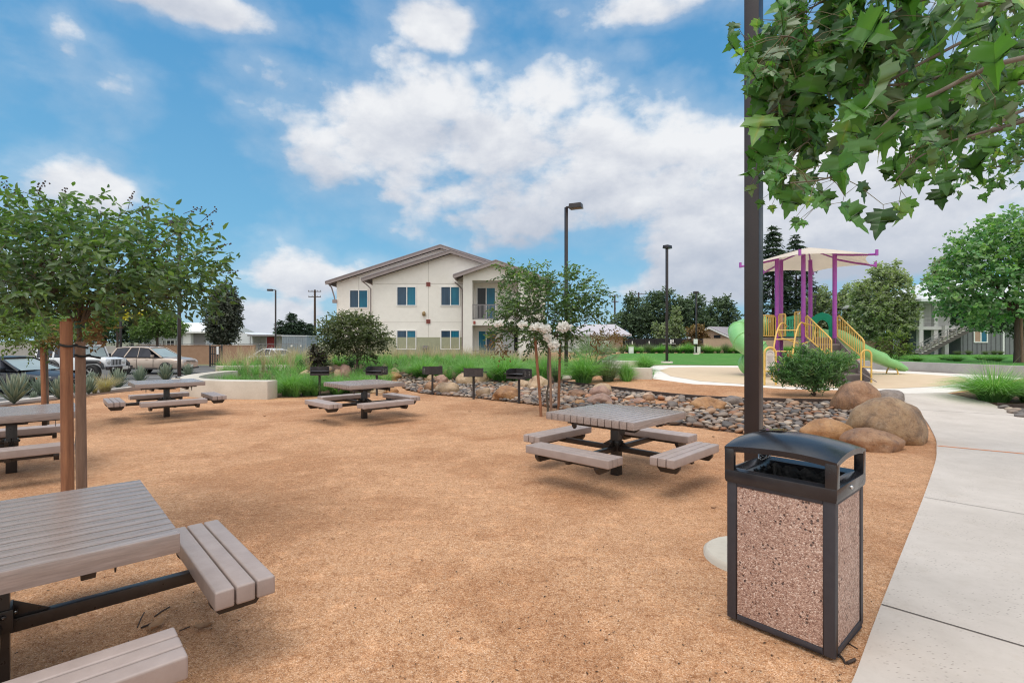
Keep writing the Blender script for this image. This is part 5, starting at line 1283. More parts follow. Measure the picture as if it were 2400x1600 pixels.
    P = np.array(P); A = np.array(A); N = r.normal(size=P.shape) * .75 + np.array([-.15, -.75, .35])
    V, Q, s = plane_leaves(r, P, A, N, np.array(size), np.array(sh))
    link('crown', fast_mesh('crown', V - O, Q, G['plane'], s), t)
    # farther side of the crown, smaller in view
    blobs = [pb(2200, 240, 130, 55, 6.0, .9), pb(2330, 300, 120, 90, 6.5, 1.0), pb(2230, 340, 120, 45, 6.2, .8), pb(2370, 380, 90, 70, 6.8, .9), pb(2300, 120, 150, 90, 6.0, 1.), pb(2480, 250, 150, 150, 6.5, 1.)]
    vol = np.array([1, 1.3, .8, 1., 1.2, 1.]); pk = r.choice(6, 800, p=vol / vol.sum()); C = np.array([b_[0] for b_ in blobs])[pk]; Rr = np.array([b_[1] for b_ in blobs])[pk]
    P = C + unit(r.normal(size=(800, 3))) * Rr * r.uniform(.2, 1, (800, 1)) ** .6
    V, Q, s = plane_leaves(r, P, r.normal(size=(800, 3)) * .5 + [-.2, 0, -.6], r.normal(size=(800, 3)) * .8 + [0, -.4, .6], r.uniform(.09, .17, 800), np.clip(.5 + r.normal(size=800) * .22, 0, .86))
    link('far_crown', fast_mesh('far_crown', V - O, Q, G['plane'], s), t)
    for b_ in blobs[:5]:
        e = Vector(b_[0]); limb.tube([p - Vector(O) for p in (fork, fork.lerp(e, .5) + Vector((0, 0, .3)), e, e + Vector((-.5, .1, -.15)))], [.07, .035, .015, .004], 7)
    limb.build('trunk', M['bark2'], t); stalks.build('twigs', mat('green_twig', (.16, .15, .07), (.10, .085, .04), 10, .7), t)
build_foreground_plane()

# ------------------------------------------------------------------ small litter on the granite
def dry_leaf(u, v, size, rz, label):
    q = gp(u, v); b = MB(); n = 7; V = []; Fc = []
    for i in range(n + 1):
        t = i / n; w = .32 * math.sin(math.pi * min(1, t * .96 + .03)) ** .8
        for s_ in (-1, 0, 1): V.append((s_ * w * size, (t - .5) * size, .006 + size * (.18 * abs(s_) + .35 * (t - .5) ** 2)))
    for i in range(n):
        for k in (0, 1): Fc.append((3 * i + k, 3 * i + k + 1, 3 * i + k + 4, 3 * i + k + 3))
    b.add(V, Fc, 0, True); o = b.build('dry_leaf', M['dryleaf'], None); o.location = (q[0], q[1], q[2] + .002); o.rotation_euler = (0, 0, rz)
    tag(o, label, 'dry leaf', 'dry leaves scattered on the granite')
M['dryleaf'] = mat('dry_leaf', (.46, .29, .17), (.30, .16, .085), 20, .8)
for i, (u, v, s_, lb) in enumerate([(368, 1470, .11, 'curled brown leaf between the two nearest benches'), (475, 1473, .09, 'dry brown leaf below the end of the closest bench'), (190, 1560, .13, 'pale dry leaf behind the lowest bench at the bottom left'), (780, 1262, .03, 'small pale leaf scrap in the open granite'), (1672, 1190, .05, 'pale leaf left of the litter bin corner'), (1462, 995, .05, 'small leaf on the granite right of the tree stakes'), (1672, 1023, .06, 'dry leaf between the far bench and the foreground post'), (1322, 1098, .04, 'tan leaf under the front bench of the large table'), (1462, 1092, .05, 'tan leaf right of the large table pedestal'), (1615, 911, .10, 'pale leaf on the granite strip by the play area'), (1184, 944, .07, 'pale scrap in front of the angular boulder'), (1101, 964, .07, 'pale scrap on the open granite below the fourth grill'), (1190, 970, .06, 'pale scrap in front of the fifth grill'), (760, 985, .08, 'brown scrap left of the middle table pedestal'), (620, 975, .06, 'brown scrap right of the seat wall table')]):
    dry_leaf(u, v, s_, i * 1.9, lb)
def twig(pts, rad, label):
    P = [Vector(gp(*p)) + Vector((0, 0, rad * 1.3)) for p in pts]; o = MB().tube([p - P[0] for p in P], rad, 6).build('twig', M['bark_dark']); o.location = P[0]
    tag(o, label, 'twig', 'twigs lying on the granite')
twig([(322, 1470), (330, 1450), (338, 1435)], .0035, 'thin pale twig standing up beside the curled brown leaf')
twig([(362, 1445), (380, 1432), (398, 1422)], .004, 'dark twig right above the curled brown leaf')
twig([(330, 1472), (360, 1460)], .005, 'short dark twig touching the curled brown leaf')
twig([(420, 1478), (445, 1468)], .003, 'small dark twig under the closest bench end')
twig([(1962, 1532), (1975, 1544), (1982, 1556)], .006, 'dark twig at the base of the litter bin corner')
twig([(1986, 1556), (2004, 1548)], .008, 'short thick bark piece between litter bin and footpath')
twig([(1985, 1505), (2010, 1520)], .003, 'fine twig beside the right face of the litter bin')
# loose chippings on top of the compacted granite, near the viewer
r = np.random.default_rng(411); n = 26000; y = 1.6 + 7.5 * r.random(n) ** 1.5; x = (r.random(n) * 2.2 - 1.15) * y
okm = np.array([not inside((a, b), path_poly) for a, b in zip(x, y)]) | ((r.random(n) < .05) & (x < .92 * y + .4)); x = x[okm]; y = y[okm]; n = len(x)
sz = r.uniform(.0015, .0042, n); ang = r.random(n) * 6.28; base_v = np.array([[1, 0, 0], [-.5, .87, 0], [-.5, -.87, 0], [0, 0, 1.1]])
V = np.stack([np.stack([x + sz * (np.cos(ang) * bv[0] - np.sin(ang) * bv[1]), y + sz * (np.sin(ang) * bv[0] + np.cos(ang) * bv[1]) * .8, np.array([h(a, b) for a, b in zip(x, y)]) + sz * bv[2]], 1) for bv in base_v], 1).reshape(-1, 3)
b = np.arange(n)[:, None] * 4; Q = np.concatenate([b + [0, 1, 3], b + [1, 2, 3], b + [2, 0, 3]])
mch = stone_mat('granite_chips', [(0, (.22, .10, .045)), (.15, (.50, .27, .13)), (.45, (.62, .38, .20)), (.7, (.42, .21, .09)), (.85, (.74, .56, .40)), (.95, (.16, .09, .06))], True, .8)
tag(link('granite_chips', fast_mesh('granite_chips', V, Q, mch)), 'loose orange granite chippings strewn over the compacted ground', 'chippings', None, 'stuff')

# fragments of leaf and bark blown about on the granite
r = np.random.default_rng(412); n = 2600; y = 1.7 + 9.5 * r.random(n) ** 1.3; x = (r.random(n) * 2.1 - 1.1) * y
okm = np.array([(not inside((a, b), path_poly)) or q < .06 for a, b, q in zip(x, y, r.random(n))]); x = x[okm]; y = y[okm]; n = len(x)
P = np.stack([x, y, np.array([h(a, b) for a, b in zip(x, y)]) + .003], 1); az = r.random(n) * 6.28
V, Q, s = leaves(P, np.stack([np.cos(az), np.sin(az), r.normal(size=n) * .12], 1), np.array([0, 0, 1.]) + r.normal(size=(n, 3)) * .25, r.uniform(.006, .026, n), r.uniform(.002, .009, n), r.random(n), .3, -.1)
tag(link('leaf_litter', fast_mesh('leaf_litter', V, Q, leaf_mat('litter', [(0, (.05, .03, .018)), (.5, (.16, .09, .05)), (.8, (.36, .22, .12)), (1, (.55, .42, .28))], .1, .8))), 'tiny scraps of leaf and bark scattered over the granite', 'litter', None, 'stuff')
# ------------------------------------------------------------------ buildings
RX = Matrix.Rotation(R(90), 4, 'X')
M['stucco'] = mat('cream_stucco', (.81, .785, .735), (.76, .735, .685), 3, .9, .25, 160, grime=(.71, .68, .63), gscale=.5)
M['olive'] = mat('olive_stucco', (.33, .34, .235), (.29, .30, .205), 4, .9, .2, 160)
M['fascia'] = mat('mauve_fascia', (.30, .255, .25), (.25, .21, .205), 6, .7)
M['soffit'] = mat('dark_soffit', (.10, .085, .08), (.07, .06, .055), 6, .8)
M['shingle'] = mat('mauve_shingle', (.36, .33, .36), (.25, .23, .25), 22, .85, .4, 40)
M['white_frame'] = mat('white_vinyl', (.80, .80, .79), (.72, .72, .71), 6, .5)
def glass_mat(name, c1, c2, sc=7):
    m, nt, b, out = new_mat(name); co = coords(nt)
    st = nt('ShaderNodeMapping', {0: co, 3: (sc, .2, .15)}).outputs[0]
    n = nt('ShaderNodeTexNoise', {'Vector': st, 'Scale': 2.0, 'Detail': 2}); n2 = nt('ShaderNodeTexNoise', {'Vector': co, 'Scale': .8, 'Detail': 2})
    c = nt.ramp(nt.math('MULTIPLY_ADD', n.outputs[0], .5, nt.math('MULTIPLY', n2.outputs[0], .5)), [(.32, c2), (.68, c1)])
    nt.l.new(c, b.inputs['Base Color']); b.inputs['Roughness'].default_value = .06; b.inputs['Specular IOR Level'].default_value = .22
    return m
M['glass_dark'] = glass_mat('blue_grey_window', (.055, .105, .165), (.03, .055, .09))  # dark blue grey pane colour
M['glass_teal'] = glass_mat('curtained_window', (.02, .19, .28), (.012, .09, .17), 14)
M['glass_black'] = glass_mat('dark_window', (.03, .035, .04), (.012, .014, .016))
M['brick_red'] = mat('red_vent', (.30, .06, .045), (.2, .04, .03), 20, .7)
M['rail_grey'] = mat('grey_railing', (.24, .225, .235), (.2, .19, .2), 10, .5)
M['grey_board'] = mat('grey_board_wall', (.185, .19, .20), (.155, .16, .17), 5, .8)
M['pale_wall'] = mat('pale_grey_wall', (.60, .585, .58), (.54, .525, .52), 4, .85)
M['tan_block'] = mat('tan_block_wall', (.47, .315, .235), (.41, .27, .20), 4, .9, .2, 60)
M['brown_block'] = mat('brown_block_wall', (.365, .225, .15), (.315, .19, .125), 3, .92, .2, 60)
M['metal_pale'] = mat('white_metal_siding', (.66, .68, .71), (.58, .60, .63), 3, .6)
M['metal_blue'] = mat('blue_grey_container', (.29, .335, .385), (.23, .27, .31), 3, .55, grime=(.2, .2, .2))
M['red_door'] = mat('red_door', (.42, .03, .04), (.34, .025, .03), 5, .5)
M['black_mesh'] = mat('black_fence_screen', (.018, .018, .02), (.010, .010, .012), 9, .9)

def wb(mb, name, m, root, bevel=0, parent=None):
    o = root.location; base = Vector(o)
    mb.v = [(p[0] - base.x, p[1] - base.y, p[2] - base.z) for p in mb.v]
    return mb.build(name, m, parent or root, bevel)
def gable(mb, poly, y0, y1, mi=0): mb.prism(poly, -y1, -y0, mi, RX)
def window(root, x0, x1, z0, z1, y, split=.5, mats=('glass_dark', 'glass_teal'), fw=.06):
    f = MB(); c = (x0 + x1) / 2; zc = (z0 + z1) / 2
    f.box((c, y - .02, z0 + fw / 2), (x1 - x0, .07, fw)); f.box((c, y - .02, z1 - fw / 2), (x1 - x0, .07, fw))
    for x in (x0 + fw / 2, x1 - fw / 2, x0 + (x1 - x0) * split): f.box((x, y - .02, zc), (fw, .068, z1 - z0 - 2 * fw))
    fo = wb(f, 'window', M['white_frame'], root)
    xm = x0 + (x1 - x0) * split
    for a, b_, mm in ((x0 + fw, xm - fw / 2, mats[0]), (xm + fw / 2, x1 - fw, mats[1])):
        wb(MB().box(((a + b_) / 2, y - .008, zc), (b_ - a, .02, z1 - z0 - 2 * fw)), 'pane', M[mm], root, 0, fo)
    return fo
def chevron(xl, xr, xc, zr, sl, th): 
    return [(xl, zr - sl * (xc - xl)), (xc, zr), (xr, zr - sl * (xr - xc)), (xr, zr - sl * (xr - xc) - th), (xc, zr - th), (xl, zr - sl * (xc - xl) - th)]

def apartment():
    root = thing('apartment_building', 'cream two storey apartment building with stepped gables and a recessed balcony', 'building', (-4.14, 34.7, 0.))
    sl = .32; z0 = -.3
    def roofpoly(xl, xr, xc, zr): return [(xl, z0), (xr, z0), (xr, zr - sl * (xr - xc)), (xc, zr), (xl, zr - sl * (xc - xl))]
    w = MB(); gable(w, roofpoly(-9.53, 1.25, -4.14, 7.60), 34.7, 49); wb(w, 'front_wall', M['stucco'], root)
    w = MB(); gable(w, roofpoly(-12.88, 2.45, -5.2, 8.42), 37.3, 50); wb(w, 'rear_wall', M['stucco'], root)
    b = MB(); b.box((-6.36, 34.688, .8), (6.3, .03, 2.2)); wb(b, 'lower_band', M['olive'], root)
    b = MB(); b.box((-11.2, 37.288, .8), (3.34, .03, 2.2)); wb(b, 'lower_band', M['olive'], root)
    for nm, a in (('main_roof', (-10.17, 1.9, -4.14, 7.83, 34.15, 49.4)), ('rear_roof', (-13.55, 3.15, -5.2, 8.65, 36.75, 50.5))):
        xl, xr, xc, zr, y0, y1 = a
        m_ = MB(); gable(m_, chevron(xl, xr, xc, zr, sl, .05), y0, y1, 0); gable(m_, [(x, z - .055) for x, z in chevron(xl + .03, xr - .03, xc, zr, sl, .22)], y0 + .03, y0 + .1, 1)
        gable(m_, [(x, z - .055) for x, z in chevron(xl + .05, xr - .05, xc, zr, sl, .03)], y0 + .1, y1 - .05, 2)
        for s_, xe in ((-1, xl), (1, xr)): m_.box((xe + .05 * -s_, (y0 + y1) / 2, zr - sl * abs(xe - xc) - .12), (.12, y1 - y0 - .1, .14), 0, 1)
        wb(m_, nm, [M['shingle'], M['fascia'], M['soffit']], root)
    # porch wing
    w = MB(); xc = -1.04; zr = 6.64; xl, xr = -3.19, 1.05
    gable(w, [(xl, 5.58), (xr, 5.58), (xr, zr - .34 * (xr - xc)), (xc, zr), (xl, zr - .34 * (xc - xl))], 33.0, 34.69)
    w.box((-2.885, 33.845, 2.64), (.61, 1.69, 5.88)); w.box((.735, 33.845, 2.64), (.63, 1.69, 5.88))
    w.box((-1.08, 33.845, 2.84), (3.0, 1.68, .36)); w.box((-1.08, 33.845, -.05), (3.0, 1.68, .3))
    wb(w, 'porch_wall', M['stucco'], root)
    m_ = MB(); gable(m_, chevron(-3.78, 1.75, xc, 6.86, .345, .05), 32.5, 37.5, 0); gable(m_, [(x, z - .055) for x, z in chevron(-3.75, 1.72, xc, 6.86, .345, .22)], 32.53, 32.6, 1)
    gable(m_, [(x, z - .055) for x, z in chevron(-3.72, 1.7, xc, 6.86, .345, .03)], 32.6, 34.6, 2)
    m_.box((-3.74, 33.6, 5.80), (.12, 2.1, .14), 0, 1); m_.box((1.70, 33.6, 5.80), (.12, 2.1, .14), 0, 1)
    wb(m_, 'porch_roof', [M['shingle'], M['fascia'], M['soffit']], root)
    rl = MB(); rl.box((-1.08, 33.06, 4.0), (3.0, .05, .05)); rl.box((-1.08, 33.06, 3.1), (3.0, .05, .05))
    for k in range(36): rl.box((-2.55 + k * .0845, 33.06, 3.55), (.03, .03, .86))
    for x in (-1.75, -.45): rl.box((x, 33.06, 3.55), (.06, .06, .9))
    wb(rl, 'balcony_railing', M['rail_grey'], root)
    rl = MB(); rl.box((-1.08, 33.06, 1.0), (3.0, .05, .05)); rl.box((-1.08, 33.06, .55), (3.0, .04, .04))
    for k in range(26): rl.box((-2.5 + k * .115, 33.06, .55), (.03, .03, .9))
    wb(rl, 'patio_railing', M['rail_grey'], root)
    X = lambda u, y: (u - 1200) / F * y
    Zz = lambda v, y: CH - (v - VH) * y / F
    for (ua, ub) in ((929.5, 976), (1032.5, 1078)):
        for (va, vb) in ((670, 716), (772, 818)): window(root, X(ua, 34.7), X(ub, 34.7), Zz(vb, 34.7), Zz(va, 34.7), 34.7, .52)
    for (va, vb) in ((678, 721), (783, 826)): window(root, X(819, 37.3), X(863, 37.3), Zz(vb, 37.3), Zz(va, 37.3), 37.3, .5)
    window(root, X(1117, 34.7), X(1162, 34.7), 3.1, Zz(672, 34.7), 34.7, .5, ('glass_black', 'glass_teal'))
    window(root, X(1120, 34.7), X(1163, 34.7), .4, Zz(773, 34.7), 34.7, .45, ('glass_teal', 'glass_dark'))
    d = MB(); d.box((X(1192, 34.7), 34.66, 1.2), (.75, .06, 2.0)); wb(d, 'patio_door', M['metal_pale'], root)
    d = MB(); d.box((X(1192, 34.7), 34.675, 2.27), (1.3, .04, .14)); d.box((X(1208, 34.7), 34.675, 1.2), (.28, .04, 2.0)); wb(d, 'door_surround', M['glass_black'], root)
    d = MB(); d.box((X(1182, 34.7), 34.66, 4.3), (.7, .06, 2.0)); wb(d, 'balcony_door', M['stucco'], root)
    for v in (665, 752):
        b = MB(); b.box((X(1004, 34.7), 34.67, Zz(v, 34.7)), (.27, .06, .27)); 
        for k in (-.07, 0, .07): b.box((X(1004, 34.7), 34.635, Zz(v, 34.7) + k), (.25, .02, .02), 0, 1)
        wb(b, 'vent', [M['brick_red'], M['soffit']], root)
    b = MB(); b.box((X(1112, 33), 32.97, 2.84), (.14, .06, .2)); wb(b, 'porch_vent', M['brick_red'], root)
    b = MB(); b.lathe([(.02, -.16), (.11, -.12), (.12, .06), (.05, .16)], 14, 0, Matrix.Translation((X(994, 34.7), 34.6, Zz(734, 34.7)))); wb(b, 'wall_lamp', mat('brass_lamp', (.35, .25, .12), (.2, .13, .06), 12, .4), root)
    b = MB()
    for u in (994, 1001):
        b.box((X(u, 34.7), 34.58, Zz(812, 34.7)), (.17, .2, .2)); b.tube([(X(u, 34.7), 34.58, -.1), (X(u, 34.7), 34.58, Zz(815, 34.7))], .03, 8)
    wb(b, 'gas_meter', M['rail_grey'], root)
    for u, yy, zt in ((869, 34.6, 5.7), (1083.5, 34.6, 5.65)):
        b = MB(); b.tube([(X(u, yy), yy, -.2), (X(u, yy), yy, zt - .5), (X(u - 6, yy), yy - .1, zt - .3), (X(u - 17, yy), yy - .25, zt - .02)], .045, 8); wb(b, 'downspout', M['fascia'], root)
    b = MB(); b.tube([(-13.5, 37.6, 5.75), (-13.3, 37.4, 5.6), (-13.05, 37.28, 4.9), (-13.0, 37.3, 4.6)], .05, 8); b.box((-13.0, 37.25, 4.55), (.3, .2, .25)); wb(b, 'side_lamp', M['fascia'], root)
    j = MB()
    for x0, x1, z in ((-9.5, -3.2, Zz(664, 34.7)), (-9.5, -3.2, Zz(754, 34.7))): j.box(((x0 + x1) / 2, 34.698, z), (x1 - x0, .012, .02))
    j.box((X(1004, 34.7), 34.698, 4.2), (.02, .012, 6.2)); j.box((X(841, 37.3), 37.298, 3.0), (.02, .012, 6.8))
    wb(j, 'wall_joint', mat('stucco_joint', (.50, .46, .41), None, 5, .9), root)
apartment()
def simple(name, label, cat, mb, m, bevel=0, group=None, base=None):
    c = base or tuple(np.mean(np.array(mb.v), 0)[:2]) + (min(p[2] for p in mb.v),)
    mb.v = [(p[0] - c[0], p[1] - c[1], p[2] - c[2]) for p in mb.v]; o = mb.build(name, m, None, bevel); o.location = c
    return tag(o, label, cat, group)
a = Vector(at(1239, 824, 33.4)); b_ = MB()
for x in (0, .52): b_.bar(a + Vector((x, 0, -.6)), a + Vector((x + .06, .5, 1.35)), .05, .03)
for k in range(9): b_.bar(a + Vector((0, .02 + .05 * k, -.4 + .2 * k)), a + Vector((.56, .02 + .05 * k, -.4 + .2 * k)), .03, .03)
simple('ladder', 'pale metal ladder leaning beside the right porch pillar behind the blossoming tree', 'ladder', b_, M['metal_pale'])

def garage():
    y = 60.; root = thing('garage_building', 'low beige garage building with a pale lavender hip roof behind the fan palm', 'building', (at(1400, 0, y)[0], y, .3))
    x0, x1 = at(1318, 0, y)[0], at(1462, 0, y)[0]; xe = at(1478, 0, y)[0]; ze = at(0, 783, y)[2]; zr = at(0, 763, y)[2] + .35
    b = MB(); b.box(((x0 + at(1428, 0, y)[0]) / 2, y + 4, (ze + .3) / 2), (at(1428, 0, y)[0] - x0, 8, ze - .3)); wb(b, 'wall', M['stucco'], root)
    b = MB(); b.box(((at(1428, 0, y)[0] + x1) / 2, y + 4.2, (ze + .3) / 2), (x1 - at(1428, 0, y)[0], 7.6, ze - .3)); wb(b, 'shaded_bay', M['tan_block'], root)  # shade of the open bay put into a darker wall colour
    b = MB(); V = [(x0 - .6, y - .6, ze), (xe, y - .6, ze), (xe, y + 8.6, ze), (x0 - .6, y + 8.6, ze), (x0 + 3, y + 4, zr), (at(1457, 0, y)[0], y + 4, zr)]
    b.add(V + [(p[0], p[1], ze - .18) for p in V[:4]], [(0, 1, 5, 4), (1, 2, 5), (2, 3, 4, 5), (3, 0, 4), (0, 6, 7, 1), (1, 7, 8, 2), (2, 8, 9, 3), (3, 9, 6, 0), (6, 9, 8, 7)])
    wb(b, 'roof', mat('pale_lavender_roof', (.46, .43, .46), (.38, .355, .385), 14, .8), root)
    b = MB()
    for u in (1340, 1372): b.box((at(u, 0, y)[0], y - .02, 1.3), (1.3, .05, 1.9))
    wb(b, 'garage_door', M['pale_wall'], root)
garage()
def house():
    y = 62.; p = at(1661, 764, y); root = thing('tan_house', 'tan bungalow with a mauve gable roof behind the tan wall', 'house', (p[0], y, -.4), R(33))
    zr = p[2] + .4; w = 3.4; L = 14; sl = .42; ze = zr - sl * w
    b = MB(); b.prism([(-w + .5, 0), (w - .5, 0), (w - .5, zr - sl * (w - .5)), (0, zr - .05), (-w + .5, zr - sl * (w - .5))], 0.4, L, 0, Matrix(((0, 0, 1, 0), (1, 0, 0, 0), (0, 1, 0, 0), (0, 0, 0, 1)))); b.build('wall', M['tan_block'], root)
    b = MB()
    T = Matrix(((0, 0, 1, 0), (1, 0, 0, 0), (0, 1, 0, 0), (0, 0, 0, 1)))
    b.prism([(-w, zr - sl * w), (0, zr), (w, zr - sl * w), (w, zr - sl * w - .06), (0, zr - .06), (-w, zr - sl * w - .06)], 0, L + .4, 0, T)
    b.prism([(-w + .05, zr - sl * w - .05), (0, zr - .065), (w - .05, zr - sl * w - .05), (w - .05, zr - sl * w - .25), (0, zr - .27), (-w + .05, zr - sl * w - .25)], 0, .08, 1, T)
    b.box((L / 2, -w + .04, zr - sl * w - .15), (L, .08, .16), 0, 1)
    b.build('roof', [M['shingle'], M['white_frame']], root)
    MB().box((.39, -.9, 2.55), (.05, .9, .45)).build('gable_window', M['glass_black'], root)
house()
# walls and fences round the lawn
y = 52.; x0, x1 = at(1648, 0, y)[0], at(2135, 0, y)[0]; b = MB(); zt = at(0, 793, y)[2]
n = int((x1 - x0) / 3)
for k in range(n):
    b.box((x0 + (k + .5) * (x1 - x0) / n, y, (zt + .2) / 2), ((x1 - x0) / n - .012, .2, zt - .2))
b.box(((x0 + x1) / 2, y, zt + .03), (x1 - x0, .26, .06))
simple('block_wall', 'long tan block wall at the back of the lawn and play area', 'wall', b, M['tan_block'])
b = MB(); b.box((at(2085, 0, 57)[0], 57, 1.4), (3.6, .2, 2.1)); simple('block_wall', 'taller pale wall piece showing above the tan wall right of the play slide', 'wall', b, M['tan_block'])
t = thing('screen_fence', 'black screened fence behind the lawn with small white notices', 'fence', (at(1560, 0, 54)[0], 54, .42)); xc = t.location.x
xa, xb = at(1466, 0, 54)[0] - xc, at(1652, 0, 54)[0] - xc; zt = at(0, 792, 54)[2] - .42
MB().box(((xa + xb) / 2, 0, zt / 2), (xb - xa, .03, zt - .04)).build('screen', M['black_mesh'], t)
for k in range(9): MB().tube([(xa + (xb - xa) * k / 8, -.05, -.1), (xa + (xb - xa) * k / 8, -.05, zt + .06)], .035, 8).build('post', M['pole'], t)
for u, v, w_, h_ in ((1482, 802, .11, .34), (1521.5, 801.5, .11, .3), (1572.5, 799, .16, .42), (1577.5, 797.5, .13, .3)): MB().box((at(u, 0, 53.9)[0] - xc, -.09, at(0, v, 53.9)[2] - .42), (w_, .02, h_)).build('notice', M['white_frame'], t)
MB().box((at(1568, 0, 53.9)[0] - xc, -.09, at(0, 804, 53.9)[2] - .42), (1.45, .04, .05)).build('white_bar', M['white_frame'], t)
shrub('brown leaved hedge at the right end of the black screened fence', 1592, 1652, 792, 824, leaf_mat('brown_hedge_leaf', [(0, (.03, .018, .012)), (.5, (.11, .065, .04)), (1, (.22, .13, .07))], .2, .6), 58, 260, .22, .12, 'hedge', 52.5, 'hedge')
b = MB(); q = at(1634, 826, 50); b.box((q[0], 50, .42 + .3), (.5, .4, .62)); b.box((q[0], 50, 1.06), (.54, .44, .05)); simple('utility_cabinet', 'small pale utility cabinet at the far edge of the lawn under the white notice', 'cabinet', b, M['rim'], .01)
b = MB(); q = at(1630, 799, 45.9); b.box((q[0], 45.86, q[2]), (.36, .03, .44)); simple('notice_board', 'white notice fixed on the far lamp post before the brown hedge', 'sign', b, M['white_frame'])
b = MB(); q = at(1479, 815, 50); b.box((q[0], 50, .72), (.42, .35, .6)); b.box((q[0], 50, 1.04), (.46, .38, .05)); simple('utility_box', 'white utility box at the left end of the black fence', 'cabinet', b, M['white_frame'], .01)

def grey_building():
    y = 45.7; X = lambda u: (u - 1200) / F * y; Zv = lambda v: CH - (v - VH) * y / F
    root = thing('grey_building', 'grey boarded two storey building with outside stairs behind the right hand trees', 'building', (X(2300), y, .4))
    zf = Zv(765); ze = Zv(703)
    b = MB(); b.box(((X(2252) + 66) / 2, y + 4.5, (zf + .2) / 2), (66 - X(2252), 9, zf - .2))
    for k in range(60): b.box((X(2252) + .2 + k * .42, y - .015, (zf + .3) / 2), (.05, .03, zf - .3), 0, 1)
    wb(b, 'boarded_wall', [M['grey_board'], mat('grey_batten', (.12, .122, .13), None, 5, .8)], root)
    b = MB(); b.box(((X(2195) + 66) / 2, y + 5.5, (zf + ze) / 2), (66 - X(2195), 8, ze - zf)); wb(b, 'upper_wall', M['pale_wall'], root)
    b = MB(); b.box(((X(2194) + X(2252)) / 2, y + 2.5, (zf + .2) / 2), (X(2252) - X(2194), 1, zf - .2)); wb(b, 'lower_wall', mat('blue_grey_stucco', (.25, .275, .30), (.22, .24, .26), 5, .85), root)
    b = MB(); b.box(((X(2150) + X(2260)) / 2, y + 1.6, zf - .1), (X(2260) - X(2150), 3.2, .3)); b.box(((X(2150) + X(2260)) / 2, y + 1.6, ze + .05), (X(2260) - X(2150), 3.2, .5)); wb(b, 'landing', M['pale_wall'], root)
    for u, yy in ((2160, y + .2), (2160, y + 3), (2213, y - .1), (2197, y + .3)):
        b = MB(); z1 = ze if u != 2213 else zf + .1; b.box((X(u), yy, (z1 + .3) / 2), (.36, .36, z1 - .3)); wb(b, 'column', M['pale_wall'], root)
    b = MB(); V = [(X(2134), y - 1.2, ze + .05), (68, y - 1.2, ze + .05), (68, y + 11, ze + .05), (X(2134), y + 11, ze + .05), (X(2134) + 6.2, y + 5, ze + 2.4), (62, y + 5, ze + 2.4)]
    b.add(V + [(p[0], p[1], p[2] - .22) for p in V[:4]], [(0, 1, 5, 4), (1, 2, 5), (2, 3, 4, 5), (3, 0, 4), (0, 6, 7, 1), (1, 7, 8, 2), (2, 8, 9, 3), (3, 9, 6, 0), (6, 9, 8, 7)])
    g = MB(); 
    wb(b, 'roof', M['metal_pale'], root)
    b = MB(); gable(b, [(X(2186), ze + .5), (X(2215), ze + 1.25), (X(2245), ze + .5)], y - .9, y + 3); wb(b, 'dormer', M['fascia'], root)
    window(root, X(2281), X(2314), Zv(802), Zv(773), y - .02, .5, ('tan_block', 'glass_teal'), .1)
    b = MB(); b.box((X(2351), y - .04, (zf + .3) / 2), (.14, .06, zf - .3)); wb(b, 'corner_trim', M['white_frame'], root)
    st = MB(); xs0, xs1 = X(2136), X(2256); n = 14
    for k in range(n):
        f_ = (k + .5) / n; st.box((xs0 + (xs1 - xs0) * f_, y - .55, .45 + (zf - .45) * (k + 1) / n), ((xs1 - xs0) / n + .04, 1.1, .07), 0, 1)
    for yy in (y - 1.1, y - .02): st.bar((xs0, yy, .35), (xs1, yy, zf - .12), .08, .3)
    so = wb(st, 'stairs', [M['soffit'], M['rim']], root)
    rl = MB()
    for dz in (.35, .65, .95): rl.bar((xs0 - .2, y - 1.1, .45 + dz), (xs1, y - 1.1, zf + dz), .04, .04)
    for k in range(7): f_ = k / 6; z = .45 + (zf - .45) * f_; rl.box((xs0 + (xs1 - xs0) * f_, y - 1.1, z + .45), (.05, .05, 1.0))
    for dz in (.3, .6, .95): rl.bar((X(2163), y + .1, zf + dz), (X(2195), y + .1, zf + dz), .04, .04)
    wb(rl, 'stair_railing', M['rail_grey'], root, 0, so)
    b = MB(); b.box((X(2178), y + .9, zf + .55), (.75, .3, .75)); wb(b, 'balcony_box', M['pale_wall'], root)
grey_building()

